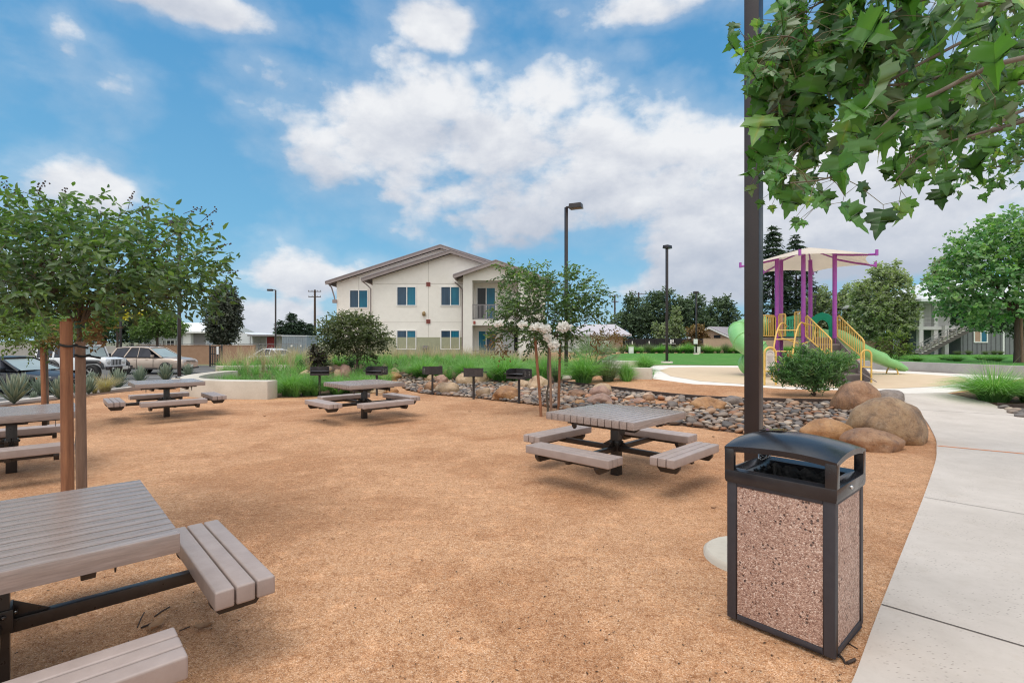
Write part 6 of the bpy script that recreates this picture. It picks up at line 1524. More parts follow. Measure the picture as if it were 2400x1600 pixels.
# ------------------------------------------------------------------ far left: school, shed, wall, fences, poles
def school():
    y = 66.; X = lambda u: (u - 1200) / F * y; Zv = lambda v: CH - (v - VH) * y / F
    root = thing('school_building', 'long pale school building with a shallow white roof behind the car park', 'building', (X(450), y, -.4))
    b = MB(); b.box(((X(330) + X(486)) / 2, y + 5, (Zv(779) - .4) / 2), (X(486) - X(330), 10, Zv(779) + .4))
    for k in range(34): b.box((X(330) + .15 + k * .26, y - .012, (Zv(779) - .4) / 2), (.02, .025, Zv(779) + .3), 0, 1)
    wb(b, 'wall', [M['metal_pale'], M['rail_grey']], root)
    b = MB(); V = [(X(318), y - 1, Zv(776)), (X(500), y - 1, Zv(776)), (X(500), y + 11, Zv(776)), (X(318), y + 11, Zv(776)), (X(318), y + 5, Zv(752)), (X(500), y + 5, Zv(752))]
    b.add(V + [(p[0], p[1], p[2] - .2) for p in V[:4]], [(0, 1, 5, 4), (1, 2, 5), (2, 3, 4, 5), (3, 0, 4), (0, 6, 7, 1), (1, 7, 8, 2), (2, 8, 9, 3), (3, 9, 6, 0)]); wb(b, 'roof', M['white_frame'], root)
    for ua, ub in ((381, 390), (391, 410), (411, 420)): window(root, X(ua), X(ub), Zv(814), Zv(796), y - .03, .5, ('glass_black', 'glass_black'), .07)
    b = MB(); b.box((X(445), y - .3, Zv(797)), (.95, .6, 1.8)); wb(b, 'cooling_unit', M['white_frame'], root)
    b = MB(); b.box((X(468), y - .03, Zv(797)), (1.5, .05, 1.9)); wb(b, 'dark_bay', M['rail_grey'], root)  # flat grey panel paints the shade of the recessed bay
    root = thing('school_annex', 'white annex building with a bright red door left of the grey shed', 'building', (X(605), y, -.4))
    b = MB(); gable(b, [(X(545), -.4), (X(592), -.4), (X(592), Zv(783)), (X(560), Zv(777)), (X(545), Zv(779))], y, y + 8); wb(b, 'wall', M['metal_pale'], root)
    b = MB(); b.box((X(630), y + 5, (Zv(787) - .4) / 2), (X(668) - X(592), 6, Zv(787) + .4)); wb(b, 'porch_wall', M['pale_wall'], root)
    b = MB(); b.box((X(630), y + 3.5, Zv(785)), (X(672) - X(590), 9, .2)); wb(b, 'canopy', M['rail_grey'], root)
    b = MB(); b.box((X(617), y + 1.96, Zv(808)), (1.0, .06, 2.2)); wb(b, 'door', M['red_door'], root)
    for u in (592, 630, 660):
        b = MB(); b.tube([(X(u), y - .6, -.4), (X(u), y - .6, Zv(786))], .05, 8); wb(b, 'canopy_post', M['rail_grey'], root)
school()
y = 58.; xa, xb = (661 - 1200) / F * y, (719 - 1200) / F * y; zt = CH + 12 * y / F; t = thing('storage_shed', 'grey blue metal storage shed left of the utility pole', 'shed', ((xa + xb) / 2, y, -.4)); b = MB()
b.box((0, 1.5, (zt + .4) / 2), (xb - xa, 3, zt + .4))
for k in range(14): b.box((xa - (xa + xb) / 2 + .1 + k * .2, -.015, (zt + .4) / 2), (.05, .03, zt + .2))
b.build('shed_wall', M['metal_blue'], t); MB().box((0, 1.5, zt + .44), (xb - xa + .12, 3.1, .08)).build('shed_roof', M['metal_pale'], t)
for x, w_ in ((-.3, .22), (.75, .16)): MB().box((x, -.045, 1.5), (w_, .02, .2)).build('white_label', M['white_frame'], t)
y = 46.; xa, xb = (322 - 1200) / F * y, (598 - 1200) / F * y; zt = CH - 10 * y / F; b = MB(); b.box(((xa + xb) / 2, y, (zt - .6) / 2), (xb - xa, .22, zt + .6)); b.box(((xa + xb) / 2, y, zt + .03), (xb - xa + .04, .28, .06))
simple('brown_wall', 'brown block wall behind the tan car and the pedestrian gate', 'wall', b, M['brown_block'])
b = MB(); b.box(((-60 + xa) / 2, 47, .35), (xa + 60, .2, 1.7)); simple('low_wall', 'grey wall under the chain link fence left of the brown wall', 'wall', b, M['grey_conc'])
y = 41.; xa, xb = (492 - 1200) / F * y, (520 - 1200) / F * y; t = thing('pedestrian_gate', 'dark grey picket gate with a white notice standing before the brown wall', 'gate', ((xa + xb) / 2, y, -.4)); b = MB(); hw = (xb - xa) / 2
for x in (-hw, hw): b.box((x, 0, .85), (.08, .08, 1.75))
for k in range(7): b.box((-hw + hw * 2 * (k + .5) / 7, 0, .82), (.07, .03, 1.55))
for z in (.2, 1.0, 1.58): b.box((0, .03, z), (2 * hw, .03, .06))
b.build('pickets', M['pole'], t); MB().box((.16, -.04, 1.28), (.17, .02, .62)).build('notice', M['white_frame'], t)
t = thing('chain_link_fence', 'galvanised chain link fence with a top rail in front of the school', 'fence', (-32, 52, -.4)); b = MB(); xa, xb = -48., -22.
zt = CH - 5.5 * 52 / F + .4
for z in (zt, .1): b.tube([(xa + 32, 0, z), (xb + 32, 0, z)], .028, 6)
b.build('rail', M['rail_grey'], t)
for k in range(14): MB().tube([(xa + 32 + 2 * k, 0, -.1), (xa + 32 + 2 * k, 0, zt + .05)], .032, 6).build('post', M['rail_grey'], t)
b = MB(); n = 90
for k in range(n):
    for s_ in (-1, 1):
        x = (xa + 32) + (xb - xa) * k / n; b.bar((x, .02, .1), (x + s_ * zt, .02, zt), .008, .008)
b.build('wire_mesh', M['rail_grey'], t)
def utility_pole(label, u, vt, y, arms, w=.16):
    p = at(u, vt, y); t = thing('utility_pole', label, 'utility pole', (p[0], y, -.2), R(4), 'wooden utility poles'); H = p[2] + .2
    MB().tube([(0, 0, 0), (0, 0, H)], [w * 1.1, w * .8], 10).build('shaft', M['bark_dark'], t)
    for dz, L in arms:
        a = MB(); a.box((0, -.15, H - dz), (L, .12, .14)); ao = a.build('crossarm', M['bark_dark'], t); i = MB()
        for x in (-.46, -.2, .2, .46): i.lathe([(.05, 0), (.07, .1), (.03, .22)], 8, 0, Matrix.Translation((x * L, -.15, H - dz + .07)))
        i.build('insulator', M['rail_grey'], ao)
utility_pole('wooden utility pole left of the apartment building', 738, 678, 100, [(.35, 2.5), (1.4, 2.4)], .24)
utility_pole('wooden utility pole right of the blossoming tree', 1441, 690, 105, [(.3, 2.4), (1.5, 1.4)], .2)
utility_pole('utility pole whose crossarm shows above the dark clump of trees', 1497, 684, 110, [(.4, 3.2)], .2)
# ------------------------------------------------------------------ vehicles
def paint(name, c, rough=.28, metal=.3, coat=.6):
    return mat(name, c, tuple(q * .93 for q in c), 3, rough, 0, metal=metal, coat=coat, rvar=.04)
M['tan_paint'] = paint('tan_car_paint', (.50, .405, .34), .3, .35)
M['white_paint'] = paint('white_car_paint', (.74, .75, .77), .25, 0)
M['black_paint'] = paint('dark_car_paint', (.016, .016, .02), .3, 0, .12)
M['car_glass'] = glass_mat('car_glass', (.06, .065, .085), (.025, .027, .035), .4)
M['windscreen'] = glass_mat('windscreen_glare', (.36, .42, .42), (.24, .29, .29), .4)  # reflected sky glare painted as a lighter glass colour
M['trim'] = mat('black_trim', (.03, .03, .032), (.02, .02, .022), 9, .55)
M['alloy'] = mat('alloy_wheel', (.52, .52, .52), (.42, .42, .42), 9, .3, metal=.8)
M['lamp_lens'] = mat('headlight_lens', (.62, .62, .60), (.45, .45, .44), 12, .12, spec=.8)
M['amber'] = mat('amber_lens', (.55, .16, .03), (.45, .12, .02), 12, .2)
M['plate'] = mat('number_plate', (.72, .70, .66), (.6, .58, .55), 30, .5)
def wheel(parent, x, y, r_, w, side, rim='alloy', spokes=7):
    A = Matrix.Translation((x, y, r_)) @ Matrix.Rotation(R(-90) * side, 4, 'X')
    t = MB(); t.lathe([(r_ * .62, -w / 2), (r_ * .93, -w / 2), (r_, -w * .3), (r_, w * .3), (r_ * .93, w / 2), (r_ * .64, w / 2), (r_ * .6, w * .3)], 28, 0, A); wo = t.build('wheel', M['rubber'], parent)
    m = MB(); m.lathe([(r_ * .64, w * .42), (r_ * .58, w * .40), (r_ * .55, w * .2), (r_ * .1, w * .18)], 24, 1, A, True, False)
    for k in range(spokes):
        B = A @ Matrix.Rotation(2 * math.pi * k / spokes, 4, 'Z'); m.box((r_ * .34, 0, w * .33), (r_ * .52, r_ * .15, .03), 0, 0, B)
    m.lathe([(r_ * .14, w * .3), (r_ * .13, w * .42), (.01, w * .44)], 12, 0, A); m.lathe([(r_ * .65, w * .44), (r_ * .57, w * .45), (r_ * .57, w * .36)], 24, 0, A, True, False)
    m.build('rim', [M[rim], M['trim']], wo)
def loft(mb, secs, mi=0, smooth=True, caps=True):
    n = len(secs[0]); V = [p for s_ in secs for p in s_]
    Fc = [(i * n + j, (i + 1) * n + j, (i + 1) * n + (j + 1) % n, i * n + (j + 1) % n) for i in range(len(secs) - 1) for j in range(n)]
    mb.add(V, Fc, mi, smooth)
    if caps: mb.add(secs[0], [tuple(range(n))], mi); mb.add(secs[-1], [tuple(range(n))[::-1]], mi)
def body_sec(x, zb, zt, hw, crown=.03):
    half = [(0, zb), (hw * .88, zb), (hw * .97, zb + .07), (hw, zb + (zt - zb) * .42), (hw * .985, zt - .17), (hw * .93, zt - .05), (hw * .72, zt)]
    return [(x, -y, z) for y, z in half[1:]] + [(x, 0, zt + crown)] + [(x, y, z) for y, z in half[1:][::-1]] + [(x, 0, zb)]
def car(label, loc, rz, sp, pm, cat='car', name='parked_car'):
    t = thing(name, label, cat, loc, rz, 'cars parked in the car park'); W = sp['hw']
    b = MB(); loft(b, [body_sec(*s_) for s_ in sp['body']]); me = b.build('body', pm, t)
    md = me.modifiers.new('round', 'SUBSURF'); md.levels = 1; md.render_levels = 2
    g = MB(); secs = []
    for x0, x1, zb, zt, wb_, wt in sp['cabin']:
        secs.append([(x0, -wb_, zb), (x1, -wt, zt - .04), (x1, -wt * .9, zt), (x1, wt * .9, zt), (x1, wt, zt - .04), (x0, wb_, zb)])
    loft(g, secs, 0, False)
    # windscreen faces the front: last cap
    go = g.build('windows', M['car_glass'], t)
    f0, f1 = sp['cabin'][-2], sp['cabin'][-1]
    ws = MB(); o = .012
    ws.quad((f1[0] + o, -f1[4] * .92, f1[2] + .03), (f1[0] + o, f1[4] * .92, f1[2] + .03), (f0[1] + .03 + o, f0[5] * .92, f0[3] - .05), (f0[1] + .03 + o, -f0[5] * .92, f0[3] - .05)); 
    ws.build('windscreen', M['windscreen'], t)
    rf = MB(); tops = sp['cabin'][:-1]
    loft(rf, [[(c[1] + dx, -c[5] * 1.02, c[3] - .055), (c[1] + dx, -c[5] * .94, c[3] + .012), (c[1] + dx, 0, c[3] + .035), (c[1] + dx, c[5] * .94, c[3] + .012), (c[1] + dx, c[5] * 1.02, c[3] - .055), (c[1] + dx, 0, c[3] - .06)] for c, dx in zip(tops, [-.04] + [0] * (len(tops) - 2) + [.05])]); rf.build('roof', pm, t)
    def pt(x, frac, s_):   # point on the cabin side
        cs = sp['cabin']
        for i in range(len(cs) - 1):
            a, c = cs[i], cs[i + 1]; xa = a[0] + (a[1] - a[0]) * frac; xc = c[0] + (c[1] - c[0]) * frac
            if xa <= x <= xc or i == len(cs) - 2:
                q = (x - xa) / max(1e-6, xc - xa); mixv = lambda k: a[k] + (c[k] - a[k]) * q
                return Vector((x, s_ * ((mixv(4) * (1 - frac) + mixv(5) * frac) + .012), mixv(2) * (1 - frac) + (mixv(3) - .04) * frac))
    for s_ in (-1, 1):
        for xb_, xt_, w_ in sp['pillars']: MB().bar(pt(xb_, 0.0, s_), pt(xt_, .98, s_), w_, .02, 0, (0, s_, .3)).build('pillar', pm, t)
        c0, c1 = sp['cabin'][-2], sp['cabin'][-1]
        MB().bar((c1[0], s_ * c1[4], c1[2]), (c0[1] + .05, s_ * c0[5], c0[3] - .03), .07, .05, 0, (0, s_, .3)).build('pillar', pm, t)
        r0 = sp['cabin'][0]; MB().bar((r0[0], s_ * r0[4], r0[2]), (r0[1] - .03, s_ * r0[5], r0[3] - .03), .09, .05, 0, (0, s_, .3)).build('pillar', pm, t)
    for s_ in (-1, 1):
        for x in sp['axles']:
            a = MB(); A = Matrix.Translation((x, s_ * (W - .05), sp['r'])) @ Matrix.Rotation(R(-90) * s_, 4, 'X'); a.lathe([(sp['r'] + .06, 0), (sp['r'] + .055, .054), (sp['r'] + .01, .056), (sp['r'] - .03, .02)], 28, 0, A); a.build('wheel_arch', M['trim'], t)
            wheel(t, x, s_ * (W - .10), sp['r'], .23, s_)
        h_ = sp['head']; hb = MB(); hb.add([(h_[0], s_ * h_[1], h_[3]), (h_[0] - .22, s_ * (h_[2] + .012), h_[3] + .02), (h_[0] - .25, s_ * (h_[2] + .006), h_[4]), (h_[0] - .05, s_ * h_[1], h_[4])], [(0, 1, 2, 3)]); hb.build('headlight', M['lamp_lens'], t)
        am = MB(); am.box((h_[0] - .34, s_ * (h_[2] + .012), (h_[3] + h_[4]) / 2), (.14, .02, .07)); am.build('side_lamp', M['amber'], t)
        mr = MB(); mr.box((sp['mirror'][0], s_ * (W + .05), sp['mirror'][1]), (.1, .2, .15)); mr.build('mirror', pm, t, .03)
        sm_ = MB()
        for x in sp['seams']: sm_.box((x, s_ * (W + .001), sp['belt'] - .36), (.014, .012, .58))
        sm_.box((0, s_ * (W + .001), sp['sill'] + .02), (sp['axles'][0] - sp['axles'][1] - .95, .02, .09)); sm_.build('door_seams', M['trim'], t)
        for x in sp['handles']: MB().box((x, s_ * (W + .012), sp['belt'] - .14), (.17, .03, .03)).build('door_handle', pm, t, .008)
    gr = MB(); x, z0, z1, w_ = sp['grille']; gr.box((x, 0, (z0 + z1) / 2), (.05, w_, z1 - z0)); gr.box((x + .01, 0, (z0 + z1) / 2), (.05, w_ + .02, .03), 0, 1); gr.build('grille', [M['trim'], M['alloy']], t)
    bu = MB(); bu.box((x + .0, 0, .38), (.08, W * 1.5, .09)); bu.build('bumper_intake', M['trim'], t, .02)
    MB().box((x + .045, 0, .52), (.02, .32, .16)).build('number_plate', M['plate'], t)
    if sp.get('rails'):
        for s_ in (-1, 1): MB().tube([(-1.55, s_ * .62, 1.70), (-1.45, s_ * .62, 1.765), (.0, s_ * .62, 1.775), (.12, s_ * .62, 1.71)], .018, 6).build('roof_rail', M['trim'], t)
    return t
SUV = dict(hw=.955, r=.36, sill=.34, belt=1.08, axles=(1.42, -1.32), body=[(-2.40, .45, .92, .70), (-2.34, .38, 1.06, .86), (-2.0, .33, 1.10, .95), (-.6, .30, 1.09, .955), (.9, .30, 1.07, .955), (1.5, .30, 1.05, .94), (2.05, .32, 1.0, .89), (2.32, .36, .93, .80), (2.41, .42, .80, .66)],
    cabin=[(-2.30, -1.98, 1.07, 1.66, .86, .66), (-1.6, -1.5, 1.08, 1.71, .90, .70), (-.2, -.3, 1.08, 1.71, .91, .70), (.55, .12, 1.07, 1.66, .90, .68), (1.12, .35, 1.05, 1.10, .86, .82)],
    pillars=[(-1.32, -1.02, .07), (-.42, -.45, .035)], head=(2.34, .50, .83, .74, .90), mirror=(.62, 1.15), seams=(-.48, .62, -1.3), handles=(-.62, .18), grille=(2.385, .70, .86, .8), rails=True)
SEDAN = dict(hw=.92, r=.33, sill=.26, belt=.93, axles=(1.42, -1.38), body=[(-2.42, .42, .88, .66), (-2.32, .34, .97, .82), (-1.9, .28, .98, .90), (-.5, .22, .93, .92), (.9, .22, .92, .92), (1.6, .24, .85, .90), (2.1, .27, .76, .86), (2.36, .32, .66, .76), (2.43, .38, .58, .6)],
    cabin=[(-2.05, -1.25, .96, 1.32, .76, .58), (-1.0, -.8, .94, 1.42, .84, .60), (-.2, -.2, .93, 1.44, .86, .62), (.4, .18, .92, 1.40, .86, .62), (1.28, .45, .90, .95, .82, .78)],
    pillars=[(-1.02, -.86, .08), (-.12, -.18, .06)], head=(2.38, .50, .80, .56, .68), mirror=(.72, .98), seams=(-.15, .85, -1.05), handles=(-.35, .5), grille=(2.41, .46, .58, .8))
LOTZ = -.446
def carloc(u, y): return (at(u, 0, y)[0], y, LOTZ)
car('tan estate style off-roader with roof rails parked before the brown wall', (-22.9, 32.6, LOTZ), R(-4), SUV, M['tan_paint'])
car('dark saloon car cut by the left edge with its nose behind the agaves', (-20.3, 20.7, LOTZ), R(-8), SEDAN, M['black_paint'])
car('white saloon whose roof shows above the grasses before the grey shed', (-21.0, 44.2, LOTZ), R(150), SEDAN, M['white_paint'])
def offroader(label, loc, rz):
    t = thing('parked_offroader', label, 'car', loc, rz, 'cars parked in the car park'); P = M['white_paint']
    b = MB(); loft(b, [[(x, -w, z0), (x, -w * 1.0, z1 - .06), (x, -w * .94, z1), (x, w * .94, z1), (x, w, z1 - .06), (x, w, z0)] for x, w, z0, z1 in ((-2.0, .76, .62, 1.20), (-1.9, .78, .58, 1.22), (.75, .78, .55, 1.22), (.78, .74, .55, 1.24), (1.75, .60, .70, 1.18), (1.88, .58, .72, 1.10))], 0, False); b.build('body', P, t, .025)
    g = MB(); loft(g, [[(x0, -.75, 1.2), (x1, -.66, 1.80), (x1, .66, 1.80), (x0, .75, 1.2)] for x0, x1 in ((-1.98, -1.94), (-.1, -.1), (.72, .52))], 0, False); g.build('windows', M['car_glass'], t)
    r_ = MB(); r_.box((-.70, 0, 1.835), (2.62, 1.38, .07))
    for s_ in (-1, 1):
        for xb_, xt_ in ((-1.95, -1.92), (-.95, -.95), (-.12, -.14), (.74, .55)): r_.bar((xb_, s_ * .765, 1.2), (xt_, s_ * .675, 1.82), .11, .03, 0, (0, s_, .2))
    r_.build('hard_top', P, t, .02)
    wsn = MB(); wsn.quad((.745, -.66, 1.25), (.745, .66, 1.25), (.565, .6, 1.78), (.565, -.6, 1.78)); wsn.build('windscreen', M['windscreen'], t)
    f = MB(); f.box((1.885, 0, .93), (.06, 1.26, .44)); fo = f.build('grille', P, t, .05, 3)
    sl = MB()
    for k in range(7): sl.box((1.918, -.27 + .09 * k, .95), (.012, .055, .30))
    sl.build('grille_slots', M['trim'], fo)
    for s_ in (-1, 1):
        MB().lathe([(.115, 0), (.115, .02), (.09, .035), (.01, .04)], 20, 0, Matrix.Translation((1.905, s_ * .46, .97)) @ Matrix.Rotation(R(90), 4, 'Y')).build('headlight', M['lamp_lens'], t)
        for x in (1.32, -1.2):
            fe = MB(); fe.tube([(x + .62, s_ * .80, .62), (x + .54, s_ * .82, .86), (x + .34, s_ * .83, 1.0), (x - .34, s_ * .83, 1.0), (x - .56, s_ * .82, .84), (x - .62, s_ * .80, .62)], [.05, .085, .10, .10, .085, .05], 8); fe.build('fender', M['trim'], t); wheel(t, x, s_ * .82, .43, .30, s_, 'alloy', 5)
        MB().box((1.78, s_ * .86, .96), (.12, .05, .05)).build('side_lamp', M['amber'], t); MB().box((.6, s_ * .94, 1.3), (.1, .2, .2)).build('mirror', M['trim'], t, .03)
        MB().box((-.15, s_ * .797, 1.12), (.18, .04, .035)).build('door_handle', M['trim'], t); MB().box((-.10, s_ * .792, 1.0), (.016, .014, .5)).build('door_seam', M['trim'], t)
    bu = MB(); bu.box((2.1, 0, .66), (.2, 1.5, .18)); bu.box((2.06, 0, .5), (.12, 1.0, .12)); bu.box((1.98, .4, .62), (.2, .1, .14)); bu.box((1.98, -.4, .62), (.2, .1, .14)); bu.build('bumper', M['pole'], t, .03)
    MB().box((2.21, .25, .66), (.015, .34, .17)).build('number_plate', M['plate'], t)
    for y in (-.5, .5): MB().lathe([(.05, 0), (.05, .02)], 14, 0, Matrix.Translation((2.2, y, .66)) @ Matrix.Rotation(R(90), 4, 'Y')).build('fog_lamp', M['lamp_lens'], t)
    vn = MB()
    for s_ in (-1, 1):
        for k in range(4): vn.box((1.1 + .1 * k, s_ * .36, 1.235), (.05, .16, .01))
    vn.build('bonnet_vents', M['trim'], t)
offroader('white boxy off-roader with slotted grille between dark saloon and tan car', (-23.05, 27.3, LOTZ), R(-5))

# ------------------------------------------------------------------ play structure
KS = .7516; PR = (KS * 13.6, KS * 23.3, .42)
def Wp(x, y, z): return Vector((KS * (x - 13.6), KS * (y - 23.3), CH - KS * (CH - z) - .42))
M['purple'] = mat('purple_post_paint', (.36, .075, .40), (.31, .06, .35), 6, .35)
M['yellow'] = mat('yellow_rail_paint', (.72, .46, .12), (.64, .40, .095), 8, .4)
M['pgreen'] = mat('green_panel_plastic', (.02, .42, .21), (.016, .36, .18), 5, .38)
M['sgreen'] = mat('light_green_slide', (.24, .53, .20), (.20, .46, .165), 4, .35, grime=(.26, .50, .22))
M['deck'] = mat('brown_grey_deck', (.24, .205, .20), (.19, .16, .155), 12, .7, .1, 60)
M['fabric'] = mat('cream_shade_fabric', (.70, .62, .53), (.64, .56, .47), 5, .9)
def fabric():
    m, nt, b, out = new_mat('cream_canopy'); b.inputs['Base Color'].default_value = (.68, .60, .52, 1); b.inputs['Roughness'].default_value = .9
    n = nt('ShaderNodeTexNoise', {'Vector': coords(nt), 'Scale': 2.0, 'Detail': 4}); c = nt.ramp(n.outputs[0], [(.3, (.62, .545, .47)), (.7, (.71, .64, .56))]); nt.l.new(c, b.inputs['Base Color'])
    tr = nt('ShaderNodeBsdfTranslucent', {0: (.72, .62, .50, 1)}); mx = nt('ShaderNodeMixShader', {0: .3, 1: b.outputs[0], 2: tr.outputs[0]}); nt.l.new(mx.outputs[0], out.inputs[0]); return m
def play():
    t = thing('play_structure', 'play tower with purple posts, cream shade canopy, yellow railings and green slides', 'play structure', PR)
    hexp = [(12.74, 22.2), (14.11, 22.2), (14.87, 23.4), (14.34, 24.4), (12.91, 24.35), (12.26, 23.5)]
    left = [(10.95, 22.9), (11.35, 24.3)]; dz = 1.8
    for x, y in hexp: 
        p = MB(); p.tube([Wp(x, y, 0), Wp(x, y, 5.52)], .067, 16); p.lathe([(.066, 0), (.070, .02), (.070, .10), (.066, .12)], 16, 0, Matrix.Translation(Wp(x, y, 2.75))); p.lathe([(.10, 0), (.10, .02)], 16, 0, Matrix.Translation(Wp(x, y, 0))); p.build('post', M['purple'], t)
    for x, y in left: MB().tube([Wp(x, y, 0), Wp(x, y, 3.2)], .075, 16).build('post', M['purple'], t)
    d = MB(); d.prism([tuple(Wp(x, y, 0)[:2]) for x, y in hexp], Wp(0, 0, dz - .12).z, Wp(0, 0, dz).z); d.prism([tuple(Wp(x, y, 0)[:2]) for x, y in (left[0], hexp[5], hexp[4], left[1])], Wp(0, 0, dz - .12).z, Wp(0, 0, dz - .005).z); d.build('deck', M['deck'], t, .01)
    # canopy
    C = (13.6, 23.3); tips = [(10.8, 23.7), (11.63, 20.5), (14.6, 20.5), (16.7, 23.5), (15.4, 26.0), (12.9, 26.0)]
    cv = MB(); N = 10
    for i in range(6):
        a, b_ = tips[i], tips[(i + 1) % 6]; V = []; Fc = []
        for r_ in range(N + 1):
            for s_ in range(N + 1):
                f_ = r_ / N; q = s_ / N; bow = 1 - .08 * 4 * q * (1 - q) * f_
                x = C[0] + ((a[0] * (1 - q) + b_[0] * q) - C[0]) * f_ * bow * .97; y = C[1] + ((a[1] * (1 - q) + b_[1] * q) - C[1]) * f_ * bow * .97
                z = 5.95 - .76 * f_ ** 1.1 + .10 * 4 * q * (1 - q) * f_ * (1 - .4 * f_) - .04
                V.append(Wp(x, y, z))
        for r_ in range(N):
            for s_ in range(N): k = r_ * (N + 1) + s_; Fc.append((k, k + 1, k + N + 2, k + N + 1))
        cv.add(V, Fc, 0, True)
    cv.build('canopy', fabric(), t)
    for i, (x, y) in enumerate(hexp):
        tip = tips[(i + 1) % 6]; e = Vector((tip[0], tip[1], 0)); a = MB(); q = Wp(tip[0], tip[1], 5.12)
        ctr = Wp(C[0], C[1], 5.85); a.tube([Wp(x, y, 5.40), Wp((x + tip[0]) / 2, (y + tip[1]) / 2, 5.24), q, q + (q - Wp(x, y, 5.12)).normalized() * .12], .034, 10)
        o2 = q + (q - Wp(x, y, 5.12)).normalized() * .10; a.tube([o2 - Vector((0, 0, .05)), o2 + Vector((0, 0, .13))], .042, 10); a.tube([Wp(x, y, 5.45), ctr], .026, 8); a.build('canopy_arm', M['purple'], t)
    def bar_panel(p, q, z0, z1, n, m, rad=.020, br=.012, nm='guard_panel'):
        b = MB(); A0, B0 = Wp(*p, z0), Wp(*q, z0); A1, B1 = Wp(*p, z1), Wp(*q, z1)
        b.tube([A0, A1 - Vector((0, 0, .06)), A1.lerp(B1, .08), A1.lerp(B1, .92), B1 - Vector((0, 0, .06)), B0, A0], rad, 8)
        for k in range(1, n): b.tube([A0.lerp(B0, k / n), A1.lerp(B1, k / n)], br, 6)
        b.build(nm, M[m], t)
    def lerp2(a, b_, f_): return (a[0] + (b_[0] - a[0]) * f_, a[1] + (b_[1] - a[1]) * f_)
    A, B = hexp[5], hexp[0]
    bar_panel(lerp2(A, B, .08), lerp2(A, B, .34), 1.86, 2.86, 5, 'yellow'); bar_panel(lerp2(A, B, .68), lerp2(A, B, .93), 1.86, 2.92, 5, 'yellow')
    bar_panel(left[0], lerp2(left[0], A, .93), 1.86, 2.80, 9, 'yellow', .022, .02); bar_panel(left[1], lerp2(left[1], hexp[4], .93), 1.86, 2.80, 9, 'yellow', .022, .02)
    # green slatted panel seen through the climber gap: back face
    a, b_ = hexp[4], lerp2(hexp[4], hexp[3], .75); gpn = MB(); n = 9
    for k in range(n):
        f_ = (k + .5) / n; x, y = lerp2(a, b_, f_); zt = 2.62 + .24 * f_; w_ = Vector(Wp(*b_, 0) - Wp(*a, 0)); L = w_.length / n
        gpn.box(Wp(x, y, (1.9 + zt) / 2), (L * .62, .03, KS * (zt - 1.9)), math.atan2(w_.y, w_.x))
    for z in (1.92, 2.66): gpn.bar(Wp(*a, z), Wp(*b_, z + (.18 if z > 2 else 0)), .035, .12)
    gpn.build('slatted_panel', M['pgreen'], t)
    # arched hood on the slide side
    a, b_ = Wp(*lerp2(hexp[2], hexp[3], .04), 0), Wp(*lerp2(hexp[2], hexp[3], .96), 0); dv = (b_ - a); Lh = dv.length; dv.normalize(); z0 = Wp(0, 0, dz).z; Hh = KS * 1.18
    outer = [(0, 0), (0, Hh * .80), (Lh * .12, Hh * .84), (Lh * .25, Hh * .93), (Lh * .5, Hh), (Lh * .75, Hh * .93), (Lh * .88, Hh * .84), (Lh, Hh * .80), (Lh, 0)]
    inner = [(Lh * .2, 0), (Lh * .2, Hh * .42), (Lh * .26, Hh * .58), (Lh * .38, Hh * .67), (Lh * .5, Hh * .70), (Lh * .62, Hh * .67), (Lh * .74, Hh * .58), (Lh * .8, Hh * .42), (Lh * .8, 0)]
    hd = MB(); nrm = Vector((dv.y, -dv.x, 0)) * .025; V = []
    for sg in (-1, 1):
        for lst in (outer, inner): V += [Vector((a.x, a.y, z0)) + dv * p[0] + Vector((0, 0, p[1])) + nrm * sg for p in lst]
    Fc = []
    for k in range(8):
        Fc += [(k, k + 1, 9 + k + 1, 9 + k), (18 + k, 27 + k, 27 + k + 1, 18 + k + 1), (k, 18 + k, 18 + k + 1, k + 1), (9 + k, 9 + k + 1, 27 + k + 1, 27 + k)]
    hd.add(V, Fc); hd.build('arch_panel', M['pgreen'], t)
    # straight slide
    sl = MB(); N = 22; pr = [(-.30, .20), (-.27, .21), (-.24, .03), (-.12, -.02), (.12, -.02), (.24, .03), (.27, .21), (.30, .20), (.29, -.02), (.14, -.07), (-.14, -.07), (-.29, -.02)]
    secs = []; s0 = Wp(14.75, 24.0, 1.80); s1 = Wp(18.6, 24.25, .28); dd = (s1 - s0); flat = Vector((dd.x, dd.y, 0)).normalized(); sd_ = Vector((-flat.y, flat.x, 0))
    for i in range(N + 1):
        f_ = i / N; e = f_ * f_ * (3 - 2 * f_); z = s0.z + (s1.z - s0.z) * (e * .75 + f_ * .25) + .04 * math.sin(f_ * 9.5)
        c = Vector((s0.x + dd.x * f_, s0.y + dd.y * f_, z)); k = min(1, .35 + (1 - f_) * 6)
        secs.append([c + sd_ * px + Vector((0, 0, pz * (k if pz > .1 else 1) * (1.5 if f_ < .75 and pz > .1 else 1.0))) for px, pz in pr])
    loft(sl, secs); sl.build('slide', M['sgreen'], t)
    ft = MB(); q = s1 - flat * .35
    ft.tube([Vector((q.x, q.y, 0)) + sd_ * (.26 * math.cos(a_)) + Vector((0, 0, .30 * math.sin(a_))) for a_ in np.linspace(0, math.pi, 12)], .024, 8); ft.build('slide_foot', M['yellow'], t)
    # spiral tube slide at the left
    pth = smooth_line([tuple(Wp(*p)) for p in [(12.0, 23.9, 2.32), (11.4, 24.1, 2.28), (10.65, 23.7, 2.05), (10.5, 22.95, 1.62), (10.8, 22.5, 1.25), (11.0, 22.7, .92), (10.98, 23.15, .66), (10.95, 23.5, .5)]], 6)
    tb = MB(); tb.tube(pth, [.37 + .018 * (i % 6 == 0) for i in range(len(pth))], 20, 0, False); tb.tube(pth, [.345] * len(pth), 20, 0, False)
